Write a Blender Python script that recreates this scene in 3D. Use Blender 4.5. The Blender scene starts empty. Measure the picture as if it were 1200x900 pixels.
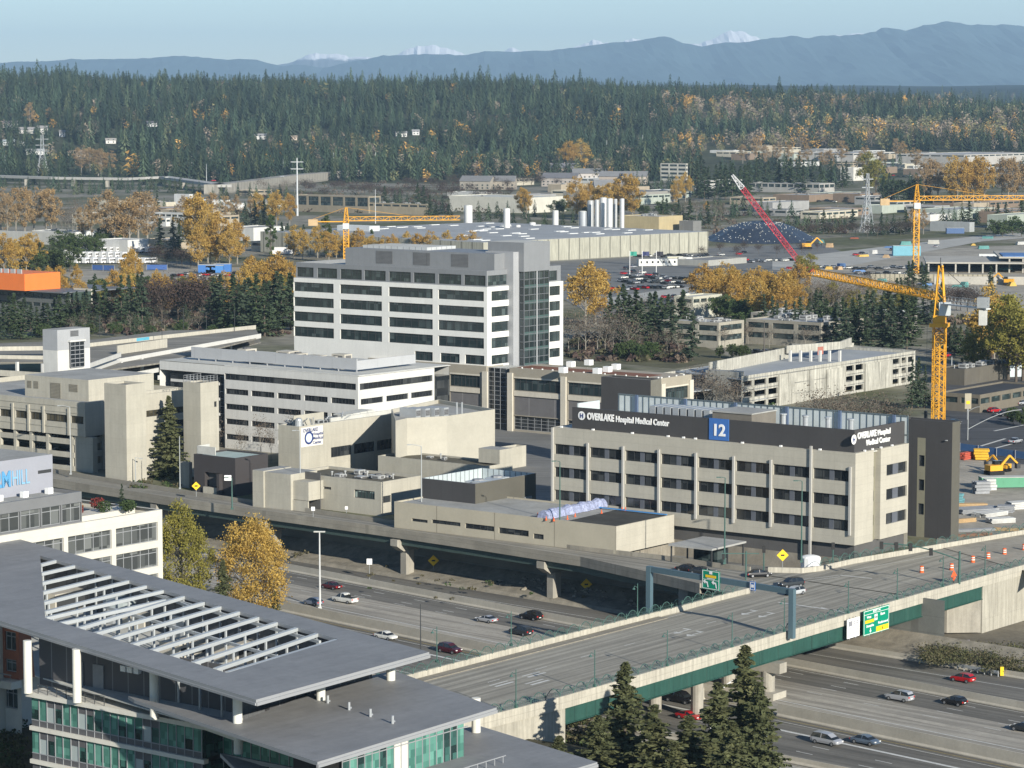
import bpy,bmesh,math,random
import numpy as np
from mathutils import Vector,Matrix,Euler
random.seed(7)
SC=bpy.context.scene
COL=SC.collection
R_=math.radians
# camera
FPX=3230.0;CAMH=87.0;PITCH=math.atan((450-124)/FPX)
cam=bpy.data.objects.new('camera',bpy.data.cameras.new('camera'))
COL.objects.link(cam);SC.camera=cam
cam.location=(0,0,CAMH)
cam.rotation_euler=(math.pi/2-PITCH,0,0)
cam.data.sensor_width=36;cam.data.lens=FPX/1200*36
cam.data.clip_start=1;cam.data.clip_end=120000
# world, sun, exposure
SUN_EL=20.0
SHX,SHY=-0.50,0.866
SKY_STR=0.08
world=bpy.data.worlds.new('World');SC.world=world;world.use_nodes=True
nt=world.node_tree;nt.nodes.clear()
sky=nt.nodes.new('ShaderNodeTexSky');sky.sky_type='NISHITA';sky.sun_disc=False
sky.sun_elevation=R_(SUN_EL)
sky.sun_rotation=math.atan2(-SHX,-SHY)
sky.altitude=1200;sky.air_density=1.0;sky.dust_density=0.0;sky.ozone_density=3.2
bg=nt.nodes.new('ShaderNodeBackground');bg.inputs[1].default_value=SKY_STR
ow=nt.nodes.new('ShaderNodeOutputWorld')
nt.links.new(sky.outputs[0],bg.inputs[0]);nt.links.new(bg.outputs[0],ow.inputs[0])
sl=bpy.data.lights.new('sun','SUN');sl.energy=4.6;sl.angle=R_(0.6);sl.color=(1.0,0.94,0.83)
so=bpy.data.objects.new('sun',sl);COL.objects.link(so)
ce=math.cos(R_(SUN_EL))
so.rotation_euler=Vector((SHX*ce,SHY*ce,-math.sin(R_(SUN_EL)))).to_track_quat('-Z','Y').to_euler()
SC.view_settings.view_transform='Standard';SC.view_settings.look='None'
SC.view_settings.gamma=1.0;SC.view_settings.exposure=0.64
SC.view_settings.use_curve_mapping=False
SC.render.engine='CYCLES'
SC.cycles.max_bounces=5;SC.cycles.diffuse_bounces=2;SC.cycles.glossy_bounces=2
SC.cycles.transmission_bounces=3;SC.cycles.volume_bounces=0;SC.cycles.transparent_max_bounces=8
SC.cycles.use_denoising=True
SC.cycles.caustics_reflective=False;SC.cycles.caustics_refractive=False
# frames: metres measured from the photo
cpi,spi=math.cos(PITCH),math.sin(PITCH)
def at(px,py,z=0.0):
 u=(px-600)/FPX;v=(450-py)/FPX
 d=(u,cpi+v*spi,-spi+v*cpi)
 t=(z-CAMH)/d[2]
 return(d[0]*t,d[1]*t)
def proj(x,y,z):
 dz=z-CAMH;f=y*cpi-dz*spi;up=y*spi+dz*cpi
 return 600+FPX*x/f,450-FPX*up/f
AU=R_(37.5)
U=(math.sin(AU),math.cos(AU));V=(-U[1],U[0])
ROT=math.atan2(U[1],U[0])
def ab(P):return(P[0]*U[0]+P[1]*U[1],P[0]*V[0]+P[1]*V[1])
def xy(a,b):return(a*U[0]+b*V[0],a*U[1]+b*V[1])
BU=R_(47.5)
FQ=(-math.sin(BU),math.cos(BU));FP=(math.cos(BU),math.sin(BU))
def fpq(p,q):return(p*FP[0]+q*FQ[0],p*FP[1]+q*FQ[1])
FROT=math.atan2(FQ[1],FQ[0])
def bis(f,lo,hi):
 for _ in range(50):
  m=(lo+hi)/2
  if f(m):lo=m
  else:hi=m
 return lo
def ztop(P,y):return bis(lambda m:proj(P[0],P[1],m)[1]>y,-50,500)
def along(P,d,x,z):
 x0=proj(P[0],P[1],z)[0]
 s=1 if proj(P[0]+d[0],P[1]+d[1],z)[0]>x0 else-1
 f=(lambda m:proj(P[0]+d[0]*m,P[1]+d[1]*m,z)[0]<x)if s>0 else(lambda m:proj(P[0]+d[0]*m,P[1]+d[1]*m,z)[0]>x)
 return bis(f,-80,1800)
 # materials
MATS={}
def new_mat(name):
 m=bpy.data.materials.new(name);m.use_nodes=True
 n=m.node_tree;n.nodes.clear()
 o=n.nodes.new('ShaderNodeOutputMaterial');p=n.nodes.new('ShaderNodeBsdfPrincipled')
 n.links.new(p.outputs[0],o.inputs[0])
 return m,n,p
def mul(n,a,b,fac=1.0):
 x=n.nodes.new('ShaderNodeMix');x.data_type='RGBA';x.blend_type='MULTIPLY'
 x.inputs[0].default_value=fac
 n.links.new(a,x.inputs[6]);n.links.new(b,x.inputs[7]);return x.outputs[2]
def ramp(n,src,p0,c0,p1,c1):
 r=n.nodes.new('ShaderNodeValToRGB');e=r.color_ramp.elements
 e[0].position=p0;e[0].color=(*c0,1);e[1].position=p1;e[1].color=(*c1,1)
 n.links.new(src,r.inputs[0]);return r.outputs[0]
def noise(n,co,scale,detail=4,rough=.6):
 t=n.nodes.new('ShaderNodeTexNoise');t.inputs['Scale'].default_value=scale
 t.inputs['Detail'].default_value=detail;t.inputs['Roughness'].default_value=rough
 n.links.new(co,t.inputs['Vector']);return t.outputs['Fac']
def mat(name,col,rough=.85,metal=0.0,var=.12,scale=.35,joint=None,jdark=.8,streak=0.0,spec=.3,bump=0.0,fine=True):
 if name in MATS:return MATS[name]
 m,n,p=new_mat(name)
 tc=n.nodes.new('ShaderNodeTexCoord');co=tc.outputs['Object']
 rgb=n.nodes.new('ShaderNodeRGB');rgb.outputs[0].default_value=(*col,1)
 c=rgb.outputs[0]
 if var:
  c=mul(n,c,ramp(n,noise(n,co,scale),.3,(1-var,)*3,.7,(1+var*.6,)*3))
  if fine:
   c=mul(n,c,ramp(n,noise(n,co,scale*9,3),.3,(1-var*.6,)*3,.7,(1+var*.3,)*3))
 if streak or joint:
  sp=n.nodes.new('ShaderNodeSeparateXYZ');n.links.new(co,sp.inputs[0])
  ad=n.nodes.new('ShaderNodeMath');ad.operation='ADD'
  n.links.new(sp.outputs[0],ad.inputs[0]);n.links.new(sp.outputs[1],ad.inputs[1])
 if streak:
  cb=n.nodes.new('ShaderNodeCombineXYZ');n.links.new(ad.outputs[0],cb.inputs[0])
  z=n.nodes.new('ShaderNodeMath');z.operation='MULTIPLY';z.inputs[1].default_value=.09
  n.links.new(sp.outputs[2],z.inputs[0]);n.links.new(z.outputs[0],cb.inputs[2])
  c=mul(n,c,ramp(n,noise(n,cb.outputs[0],1.1,5),.35,(1-streak,)*3,.62,(1,1,1)))
 if joint:
  cb=n.nodes.new('ShaderNodeCombineXYZ');n.links.new(ad.outputs[0],cb.inputs[0]);n.links.new(sp.outputs[2],cb.inputs[1])
  b=n.nodes.new('ShaderNodeTexBrick');b.offset=0;b.inputs['Scale'].default_value=1
  b.inputs['Color1'].default_value=(1,1,1,1);b.inputs['Color2'].default_value=(.96,.96,.96,1)
  b.inputs['Mortar'].default_value=(jdark,jdark,jdark,1)
  b.inputs['Mortar Size'].default_value=joint[2]if len(joint)>2 else.04
  b.inputs['Brick Width'].default_value=joint[0];b.inputs['Row Height'].default_value=joint[1]
  n.links.new(cb.outputs[0],b.inputs['Vector']);c=mul(n,c,b.outputs[0])
 n.links.new(c,p.inputs['Base Color'])
 p.inputs['Roughness'].default_value=rough;p.inputs['Metallic'].default_value=metal
 p.inputs['Specular IOR Level'].default_value=spec
 if bump:
  bp=n.nodes.new('ShaderNodeBump');bp.inputs['Strength'].default_value=bump;bp.inputs['Distance'].default_value=.3
  n.links.new(noise(n,co,scale*6,4),bp.inputs['Height']);n.links.new(bp.outputs[0],p.inputs['Normal'])
 MATS[name]=m;return m
def glass_mat(name,col=(.018,.022,.026),light=(.10,.11,.11),pane=1.5,rough=.12,thr=.62,spec=.7):
 if name in MATS:return MATS[name]
 m,n,p=new_mat(name)
 tc=n.nodes.new('ShaderNodeTexCoord')
 sp=n.nodes.new('ShaderNodeSeparateXYZ');n.links.new(tc.outputs['Object'],sp.inputs[0])
 ad=n.nodes.new('ShaderNodeMath');ad.operation='ADD'
 n.links.new(sp.outputs[0],ad.inputs[0]);n.links.new(sp.outputs[1],ad.inputs[1])
 cb=n.nodes.new('ShaderNodeCombineXYZ')
 for i,(s,w)in enumerate(((ad.outputs[0],pane),(sp.outputs[2],pane*1.3))):
  d=n.nodes.new('ShaderNodeMath');d.operation='DIVIDE';d.inputs[1].default_value=w
  fl=n.nodes.new('ShaderNodeMath');fl.operation='FLOOR'
  n.links.new(s,d.inputs[0]);n.links.new(d.outputs[0],fl.inputs[0]);n.links.new(fl.outputs[0],cb.inputs[i])
 oi=n.nodes.new('ShaderNodeObjectInfo');n.links.new(oi.outputs['Random'],cb.inputs[2])
 wn=n.nodes.new('ShaderNodeTexWhiteNoise');wn.noise_dimensions='3D';n.links.new(cb.outputs[0],wn.inputs['Vector'])
 c=ramp(n,wn.outputs['Value'],thr,col,1.0,light)
 n.links.new(c,p.inputs['Base Color'])
 p.inputs['Roughness'].default_value=rough;p.inputs['Specular IOR Level'].default_value=spec
 MATS[name]=m;return m
def leaf_mat(name,c1,c2,c3=None,trans=.25):
 if name in MATS:return MATS[name]
 m,n,p=new_mat(name)
 oi=n.nodes.new('ShaderNodeObjectInfo');tc=n.nodes.new('ShaderNodeTexCoord')
 nf=noise(n,tc.outputs['Object'],.55,3)
 a=ramp(n,nf,.32,c1,.68,c2)
 g=n.nodes.new('ShaderNodeNewGeometry')
 a=mul(n,a,ramp(n,g.outputs['Random Per Island'],0,(.62,)*3,1,(1.3,)*3))
 x=n.nodes.new('ShaderNodeMix');x.data_type='RGBA'
 r2=n.nodes.new('ShaderNodeMath');r2.operation='MULTIPLY';r2.inputs[1].default_value=.75
 n.links.new(oi.outputs['Random'],r2.inputs[0]);n.links.new(r2.outputs[0],x.inputs[0])
 n.links.new(a,x.inputs[6]);x.inputs[7].default_value=(*(c3 or c1),1)
 c=x.outputs[2]
 n.links.new(c,p.inputs['Base Color']);p.inputs['Roughness'].default_value=.8
 p.inputs['Specular IOR Level'].default_value=.15
 tr=n.nodes.new('ShaderNodeBsdfTranslucent');n.links.new(c,tr.inputs[0])
 ms=n.nodes.new('ShaderNodeMixShader');ms.inputs[0].default_value=trans
 out=[k for k in n.nodes if k.type=='OUTPUT_MATERIAL'][0]
 n.links.new(p.outputs[0],ms.inputs[1]);n.links.new(tr.outputs[0],ms.inputs[2]);n.links.new(ms.outputs[0],out.inputs[0])
 MATS[name]=m;return m
 # mesh building
class MB:
 def __init__(s):s.v=[];s.f=[];s.m=[]
 def face(s,pts,m=0):
  i=len(s.v);s.v+=[tuple(p)for p in pts];s.f.append(tuple(range(i,i+len(pts))));s.m.append(m);return s
 def box(s,x0,x1,y0,y1,z0,z1,m=0,mt=None):
  i=len(s.v)
  s.v+=[(x0,y0,z0),(x1,y0,z0),(x1,y1,z0),(x0,y1,z0),(x0,y0,z1),(x1,y0,z1),(x1,y1,z1),(x0,y1,z1)]
  s.f+=[(i,i+3,i+2,i+1),(i+4,i+5,i+6,i+7),(i,i+1,i+5,i+4),(i+1,i+2,i+6,i+5),(i+2,i+3,i+7,i+6),(i+3,i,i+4,i+7)]
  s.m+=[m,m if mt is None else mt,m,m,m,m];return s
 def prism(s,pts,z0,z1,m=0,mt=None):
  if sum(pts[k][0]*pts[(k+1)%len(pts)][1]-pts[(k+1)%len(pts)][0]*pts[k][1]for k in range(len(pts)))<0:pts=pts[::-1]
  n=len(pts);i=len(s.v)
  s.v+=[(p[0],p[1],z0)for p in pts]+[(p[0],p[1],z1)for p in pts]
  s.f.append(tuple(range(i+n-1,i-1,-1)));s.m.append(m)
  s.f.append(tuple(range(i+n,i+2*n)));s.m.append(m if mt is None else mt)
  for k in range(n):
   l=(k+1)%n;s.f.append((i+k,i+l,i+n+l,i+n+k));s.m.append(m)
  return s
 def tube(s,p,q,r,n=6,m=0,r2=None):
  p=Vector(p);q=Vector(q);d=q-p
  if d.length<1e-6:return s
  d.normalize();a=d.orthogonal().normalized();b=d.cross(a);i=len(s.v);r2=r if r2 is None else r2
  for c,rr in((p,r),(q,r2)):
   for k in range(n):
    t=2*math.pi*k/n;s.v.append(tuple(c+(a*math.cos(t)+b*math.sin(t))*rr))
  for k in range(n):
   l=(k+1)%n;s.f.append((i+k,i+l,i+n+l,i+n+k));s.m.append(m)
  s.f.append(tuple(range(i+n-1,i-1,-1)));s.f.append(tuple(range(i+n,i+2*n)));s.m+=[m,m]
  return s
 def bar(s,p,q,w,h,m=0):
  p=Vector(p);q=Vector(q);d=(q-p).normalized()
  a=d.cross(Vector((0,0,1)))
  a=Vector((1,0,0))if a.length<1e-3 else a.normalized()
  b=a.cross(d);i=len(s.v)
  for c in(p,q):
   for u,v in((-1,-1),(1,-1),(1,1),(-1,1)):s.v.append(tuple(c+a*(u*w/2)+b*(v*h/2)))
  s.f+=[(i+3,i+2,i+1,i),(i+4,i+5,i+6,i+7)]+[(i+k,i+(k+1)%4,i+4+(k+1)%4,i+4+k)for k in range(4)]
  s.m+=[m]*6;return s
 def dome(s,cx,cy,z,r,h,m=0,n=10):
  pts=[[(cx+r*math.cos(t)*math.cos(p),cy+r*math.sin(t)*math.cos(p),z+h*math.sin(p))for t in[2*math.pi*k/n for k in range(n)]]for p in(0,.5,1.0,1.4)]
  for a,b in zip(pts,pts[1:]):
   for k in range(n):s.face((a[k],a[(k+1)%n],b[(k+1)%n],b[k]),m)
  s.face(pts[-1],m);return s
 def mesh(s,name,mats):
  me=bpy.data.meshes.new(name);me.from_pydata(s.v,[],s.f);me.update()
  for k in(mats if isinstance(mats,(list,tuple))else[mats]):me.materials.append(k)
  if any(s.m):me.polygons.foreach_set('material_index',s.m)
  return me
 def build(s,name,mats,parent=None,loc=(0,0,0),rot=0,smooth=False):
  me=s.mesh(name,mats)
  if smooth:me.polygons.foreach_set('use_smooth',[True]*len(me.polygons))
  return link(name,me,parent,loc,rot)
def link(name,me,parent=None,loc=(0,0,0),rot=0):
 o=bpy.data.objects.new(name,me);COL.objects.link(o)
 o.location=loc;o.rotation_euler=(0,0,rot)
 if parent:o.parent=parent
 return o
def tag(o,label=None,cat=None,group=None,kind=None):
 if label:o['label']=label
 if cat:o['category']=cat
 if group:o['group']=group
 if kind:o['kind']=kind
 return o
def thing(name,label,cat,loc,rot=0,group=None):
 o=link(name,None,None,loc,rot);o.empty_display_size=.5
 return tag(o,label,cat,group)
def struct(name,mb,mats,label=None,kind='structure'):
 o=mb.build(name,mats);return tag(o,label or name.replace('_',' '),None,None,kind)
def kids(o):return[c for c in COL.objects if c.parent==o]
def copy_tree(o,parent=None,tree=None):
 c=o.copy();COL.objects.link(c);c.parent=parent
 for ch,sub in(tree or[]):copy_tree(ch,c,sub)
 return c
def tree_of(o):
 return[(c,tree_of(c))for c in o.children]
def text(s,name,size,mat_,parent,loc,rot,extrude=.05,bold=0.0,align='LEFT',sx=1.0,width=None):
 cu=bpy.data.curves.new('lettering','FONT');cu.body=s;cu.size=size;cu.extrude=extrude;cu.offset=bold
 cu.align_x=align;cu.resolution_u=3
 o=bpy.data.objects.new('tmp',cu);COL.objects.link(o)
 bpy.context.view_layer.update()
 me=bpy.data.meshes.new_from_object(o.evaluated_get(bpy.context.evaluated_depsgraph_get()))
 bpy.data.objects.remove(o);bpy.data.curves.remove(cu)
 me.materials.clear();me.materials.append(mat_)
 if width:sx=width/max(1e-3,max(v.co.x for v in me.vertices)-min(v.co.x for v in me.vertices))
 for v in me.vertices:v.co.x*=sx
 t=bpy.data.objects.new(name,me);COL.objects.link(t);t.parent=parent
 t.location=loc;t.rotation_euler=rot
 return t
 # text standing on a wall: front walls (x = const, seen from -x) read towards -y; side walls (y = const, seen from -y) read towards +x
ROT_F=(math.pi/2,0,-math.pi/2);ROT_S=(math.pi/2,0,0)
# walls with openings
def pt(face,off,s,z,d):
 if face=='F':return(off+d,s,z)
 if face=='S':return(s,off+d,z)
 if face=='B':return(off-d,s,z)
 return(s,off-d,z)
def quad_ps(mb,face,a,m):
 mb.face(a if face in 'SB' else a[::-1],m)
def facade(mb,face,off,s0,s1,z0,z1,ops,depth=.3,m=0,mrev=None):
 ss=sorted({s0,s1,*[min(max(v,s0),s1)for o in ops for v in o[:2]]})
 zs=sorted({z0,z1,*[min(max(v,z0),z1)for o in ops for v in o[2:4]]})
 for i in range(len(ss)-1):
  if ss[i+1]-ss[i]<1e-4:continue
  j=0
  while j<len(zs)-1:
   cs=(ss[i]+ss[i+1])/2
   def ins(jj):
    cz=(zs[jj]+zs[jj+1])/2
    return any(o[0]<cs<o[1]and o[2]<cz<o[3]for o in ops)
   if ins(j):j+=1;continue
   k=j
   while k+1<len(zs)-1 and not ins(k+1):k+=1
   quad_ps(mb,face,[pt(face,off,ss[i],zs[j],0),pt(face,off,ss[i+1],zs[j],0),pt(face,off,ss[i+1],zs[k+1],0),pt(face,off,ss[i],zs[k+1],0)],m)
   j=k+1
 mr=m if mrev is None else mrev
 for o in ops:
  a,b,c,d=o[:4]
  e=[(a,c),(b,c),(b,d),(a,d)]
  for k in range(4):
   p,q=e[k],e[(k+1)%4]
   mb.face([pt(face,off,p[0],p[1],0),pt(face,off,q[0],q[1],0),pt(face,off,q[0],q[1],depth),pt(face,off,p[0],p[1],depth)],mr)
def window(root,face,off,o,depth=.3,nm=2,nh=0,gmat=None,fmat=None,fw=.09,name='window',panel=None):
 a,b,c,d=o[:4];mb=MB();e=.006
 dd=depth-.02
 mb.face([pt(face,off,a,c,dd),pt(face,off,b,c,dd),pt(face,off,b,d,dd),pt(face,off,a,d,dd)],0)
 def bar(s0,s1,z0,z1,th=.07,m=1):
  p=pt(face,off,s0,z0,dd-th);q=pt(face,off,s1,z1,dd-e)
  mb.box(min(p[0],q[0]),max(p[0],q[0]),min(p[1],q[1]),max(p[1],q[1]),z0,z1,m)
 if panel:
  for f,w in panel:
   s=a+(b-a)*f;bar(s-w*(b-a)/2,s+w*(b-a)/2,c,d,.1,2)
 bar(a,b,c,c+fw);bar(a,b,d-fw,d);bar(a,a+fw,c+fw,d-fw,.068);bar(b-fw,b,c+fw,d-fw,.068)
 for k in range(1,nm):
  s=a+(b-a)*k/nm;bar(s-fw/2,s+fw/2,c+fw,d-fw,.066)
 for k in range(nh):
  z=c+(d-c)*(.74 if nh==1 else(k+1)/(nh+1));bar(a+fw,b-fw,z-fw/2,z+fw/2,.06)
 ms=[gmat,fmat]+([panel_mat()]if panel else[])
 return mb.build(name,ms,root)
def panel_mat():return mat('window_panel',(.11,.12,.14),.6,var=.08)
def shell(root,Rr,L,z1,walls,roof,fops=(),sops=(),par=.9,z0=0,depth=.3,th=.35,mside=None,name='wall',cap=None,roofname='roof',x0=0,y0=0):
 """four walls with openings + parapet + roof slab"""
 mb=MB()
 facade(mb,'F',x0,y0,y0+L,z0,z1,list(fops),depth,0)
 facade(mb,'S',y0,x0,x0+Rr,z0,z1,list(sops),depth,1 if mside else 0)
 facade(mb,'B',x0+Rr,y0,y0+L,z0,z1,[],depth,0);facade(mb,'N',y0+L,x0,x0+Rr,z0,z1,[],depth,0)
 # parapet ring: top and inner faces
 zr=z1-par;X0,X1,Y0,Y1=x0,x0+Rr,y0,y0+L;a,b,c,d=X0+th,X1-th,Y0+th,Y1-th
 mc=2 if cap else 0
 for q in(((X0,Y0),(X1,Y0),(b,c),(a,c)),((X1,Y0),(X1,Y1),(b,d),(b,c)),((X1,Y1),(X0,Y1),(a,d),(b,d)),((X0,Y1),(X0,Y0),(a,c),(a,d))):
  mb.face([(x,y,z1)for x,y in q],mc)
 ring=[(a,c),(b,c),(b,d),(a,d)]
 for k in range(4):
  p,q=ring[k],ring[(k+1)%4];mb.face([(p[0],p[1],zr-.05),(p[0],p[1],z1),(q[0],q[1],z1),(q[0],q[1],zr-.05)],0)
 ml=[walls,mside or walls]+([cap]if cap else[])
 w=mb.build(name,ml,root)
 r=MB().box(a,b,c,d,zr-.4,zr,0).build(roofname,roof,root)
 return w,r
def clutter(root,x0,x1,y0,y1,z,n,seed=1,big=3.0,mats=None):
 rnd=random.Random(seed)
 ms=mats or[mat('unit_grey',(.42,.43,.42),.6,var=.1),mat('unit_dark',(.13,.13,.13),.6)]
 for k in range(n):
  w,d,h=rnd.uniform(.5,1)*big,rnd.uniform(.5,1)*big,rnd.uniform(.35,.8)*big*.6
  x=rnd.uniform(x0,max(x0+.1,x1-w));y=rnd.uniform(y0,max(y0+.1,y1-d))
  mb=MB().box(x,x+w,y,y+d,z+.25,z+h)
  mb.box(x+.15,x+w-.15,y+.15,y+d-.15,z,z+.25,1)
  mb.box(x+w*.15,x+w*.85,y-.03,y+.02,z+h*.35,z+h*.85,1);mb.box(x-.03,x+.02,y+d*.15,y+d*.85,z+h*.4,z+h*.85,1)
  if k%2:mb.tube((x+w/2,y+d/2,z+h),(x+w/2,y+d/2,z+h+.35),min(w,d)*.35,8,1)
  mb.build('rooftop_unit',ms,root)
 for k in range(n//2):
  x=rnd.uniform(x0,x1);y=rnd.uniform(y0,y1)
  MB().tube((x,y,z),(x,y,z+.9),.14,6).tube((x,y,z+.9),(x,y,z+1.15),.28,8).build('vent_pipe',ms,root)
  # TERRAIN
def sstep(a,b,x):
 t=np.clip((x-a)/(b-a),0,1);return t*t*(3-2*t)
_rs=np.random.RandomState(3)
_gw=[(_rs.uniform(-1,1)*k,_rs.uniform(-1,1)*k,_rs.uniform(0,6.28),1/(k*900+.5))for k in(.001,.0016,.0025,.004,.006,.009)for _ in range(3)]
def terr(x,y):
 x=np.asarray(x,float);y=np.asarray(y,float)
 r=np.clip(x/np.maximum(y,800),-.25,.25)
 ridge=np.interp(r,[-.25,-.186,-.1,0,.06,.1,.14,.186,.25],[125,122,116,108,98,86,78,70,66])
 rise=sstep(3150,5100,y)
 low=np.interp(r,[-.2,0,.1,.2],[0,0,6,8])*sstep(2000,2700,y)
 h=ridge*rise+low*(1-rise)
 h=h+(sstep(6500,14000,y))*(186-ridge)
 w=sum(a3*np.sin(x*a0+y*a1+a2)for a0,a1,a2,a3 in _gw)
 return h+w*3.0*sstep(2200,3600,y)+5*sstep(3600,4600,y)*np.sin(x*.0063+1)*np.sin(y*.0031+x*.0021)
def tz(x,y):return float(terr(x,y))
def att(px,py):
 u=(px-600)/FPX;v=(450-py)/FPX;dy=cpi+v*spi;dz=(-spi+v*cpi)/dy;dx=u/dy
 Y=300.0
 while Y<12000:
  if CAMH+dz*Y<=tz(dx*Y,Y):break
  Y+=12 if Y>1300 else 40
 lo,hi=Y-40,Y
 for _ in range(14):
  m=(lo+hi)/2
  if CAMH+dz*m<=tz(dx*m,m):hi=m
  else:lo=m
 return dx*hi,hi,tz(dx*hi,hi)
grass=mat('ground_mixed',(.105,.098,.078),.95,var=.35,scale=.012,spec=.1)
n=grass.node_tree;p=[k for k in n.nodes if k.type=='BSDF_PRINCIPLED'][0]
tc=n.nodes.new('ShaderNodeTexCoord')
c=ramp(n,noise(n,tc.outputs['Object'],.011,6),.42,(.27,.25,.20),.58,(.12,.125,.065))
c=mul(n,c,ramp(n,noise(n,tc.outputs['Object'],.12,5),.3,(.6,)*3,.7,(1.25,)*3))
n.links.new(c,p.inputs['Base Color'])
hillm=mat('forest_floor',(.075,.082,.045),.95,var=.35,scale=.02,spec=.1)
farm=mat('far_forest',(.030,.045,.038),.95,var=.45,scale=.004,spec=.05)
mb=MB()
ys=list(np.concatenate([np.arange(1300,3100,150),np.arange(3100,6400,55),np.arange(6400,12000,350),np.array([12000,14000,17000,21000,27000,34000,40000])]))
NX=70
rows=[]
for y in ys:
 wv=380+.33*y if y<12000 else 4400+(y-12000)*.4
 xs=np.linspace(-wv,wv,NX);rows.append([(float(x),float(y),tz(x,y))for x in xs])
base=len(mb.v)
for r in rows:mb.v+=r
for i in range(len(rows)-1):
 for j in range(NX-1):
  k=base+i*NX+j;mb.f.append((k,k+1,k+1+NX,k+NX));mb.m.append(0 if ys[i]<3150 else(1 if ys[i]<6400 else 2))
def isect():
 q=bis(lambda m:ab(fpq(405.5,m))[1]<240,100,500);return fpq(405.5,q)
K=isect();ka,kb=ab(K)
poly=[K,xy(ka+60,239),(698,1300),(-817,1300)]
def qb(b):return bis(lambda m:ab(fpq(405.5,m))[1]<b,100,600)
am_,bm_=ab(at(1001,657));am_+=.97;bm_+=.4
PIT=[fpq(405.5,qb(309)),xy(am_,309),xy(am_,bm_),fpq(405.5,qb(bm_))]
poly+=PIT;ZP=-3.3
mb.face([(p_[0],p_[1],0.0)for p_ in poly],0)
g=mb.build('ground',[grass,hillm,farm]);tag(g,'ground and hills',kind='structure')
# low-lying ground of the freeway trench and the near bank
dirt=mat('verge_dirt',(.20,.18,.14),.95,var=.3,scale=.15,spec=.1)
mb=MB();mb.face([(*fpq(60,-300),-9.75),(*fpq(700,-300),-9.75),(*fpq(700,420),-9.75),(*fpq(405.6,900),-9.75),(*fpq(60,1100),-9.75)])
struct('trench_ground',mb,dirt)
# near bank below the offices and the trees
bank=mat('bank_brush',(.075,.07,.045),.95,var=.4,scale=.2,spec=.1)
mb=MB()
for q in range(120,800,20):
 rowp=[]
 for qq in(q,q+20):
  rowp.append([(*fpq(310,qq),-9.72),(*fpq(303,qq),-7.5),(*fpq(290,qq),-4),(*fpq(80,qq),-4)])
 for k in range(3):mb.face([rowp[0][k],rowp[1][k],rowp[1][k+1],rowp[0][k+1]])
struct('near_bank',mb,bank)
# FREEWAY
def asphalt(name,col,seam=None):
 if name in MATS:return MATS[name]
 m,n,p=new_mat(name);tc=n.nodes.new('ShaderNodeTexCoord')
 mp=n.nodes.new('ShaderNodeMapping');mp.inputs['Rotation'].default_value=(0,0,-seam[0])if seam else(0,0,0)
 mp.vector_type='POINT'
 n.links.new(tc.outputs['Object'],mp.inputs[0]);co=mp.outputs[0]
 rgb=n.nodes.new('ShaderNodeRGB');rgb.outputs[0].default_value=(*col,1)
 c=mul(n,rgb.outputs[0],ramp(n,noise(n,tc.outputs['Object'],.08,6),.3,(.84,)*3,.7,(1.12,)*3))
 st=n.nodes.new('ShaderNodeMapping');st.inputs['Scale'].default_value=(.012,.9,1);n.links.new(co,st.inputs[0])
 c=mul(n,c,ramp(n,noise(n,st.outputs[0],1.0,4),.38,(.70,)*3,.62,(1.14,)*3))
 c=mul(n,c,ramp(n,noise(n,tc.outputs['Object'],1.6,4),.3,(.9,)*3,.7,(1.06,)*3))
 n.links.new(c,p.inputs['Base Color']);p.inputs['Roughness'].default_value=.9;p.inputs['Specular IOR Level'].default_value=.25
 MATS[name]=m;return m
conc_road=asphalt('road_concrete',(.35,.325,.275),(FROT,))
asph=asphalt('road_asphalt',(.165,.157,.137),(FROT,))
deck_m=asphalt('deck_asphalt',(.315,.298,.25),(ROT,))
white=mat('paint_white',(.62,.62,.58),.7,var=.2,scale=1.5)
yellow=mat('paint_yellow',(.42,.32,.10),.7,var=.25,scale=1.5)
conc=mat('concrete',(.37,.345,.29),.9,var=.14,scale=.25,streak=.22,spec=.2)
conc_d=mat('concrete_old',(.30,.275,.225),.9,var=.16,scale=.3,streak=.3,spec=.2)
conc_l=mat('concrete_light',(.46,.43,.36),.9,var=.12,scale=.3,streak=.16,spec=.2)
green_steel=mat('girder_green',(.055,.085,.075),.55,var=.2,scale=.3,streak=.15)
green_paint=mat('pole_green',(.06,.125,.108),.5,var=.1)
ZF=-9.5
med=lambda q:346.6+(q-263)*.07
def line_poly(fn,q0=60,q1=720,step=20):return[(fn(q),q)for q in np.arange(q0,q1+.1,step)]
def strip_pq(fa,fb,z,mb,q0=60,q1=720,step=20,m=0):
 for q in np.arange(q0,q1,step):
  mb.face([(*fpq(fa(q),q),z),(*fpq(fb(q),q),z),(*fpq(fb(q+step),q+step),z),(*fpq(fa(q+step),q+step),z)],m)
 return mb
nbo=lambda q:376.8+(q-255)*.063
mb=MB();strip_pq(lambda q:med(q)+.3,lambda q:nbo(q)-.1,ZF,mb);struct('northbound_lanes',mb,conc_road)
mb=MB();strip_pq(lambda q:nbo(q)-9.5,lambda q:nbo(q)-.2,ZF+.01,mb);struct('northbound_outer_lanes',mb,asph,'darker resurfaced outer lanes of the freeway')
mb=MB();strip_pq(lambda q:322.6,lambda q:med(q)-.3,ZF,mb);struct('southbound_lanes',mb,asph)
mb=MB();strip_pq(lambda q:nbo(q)+.4,lambda q:396.5,ZF,mb);struct('exit_ramp',mb,asph)
mb=MB();strip_pq(lambda q:309,lambda q:321.6,ZF,mb);struct('on_ramp',mb,conc_road)
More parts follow.
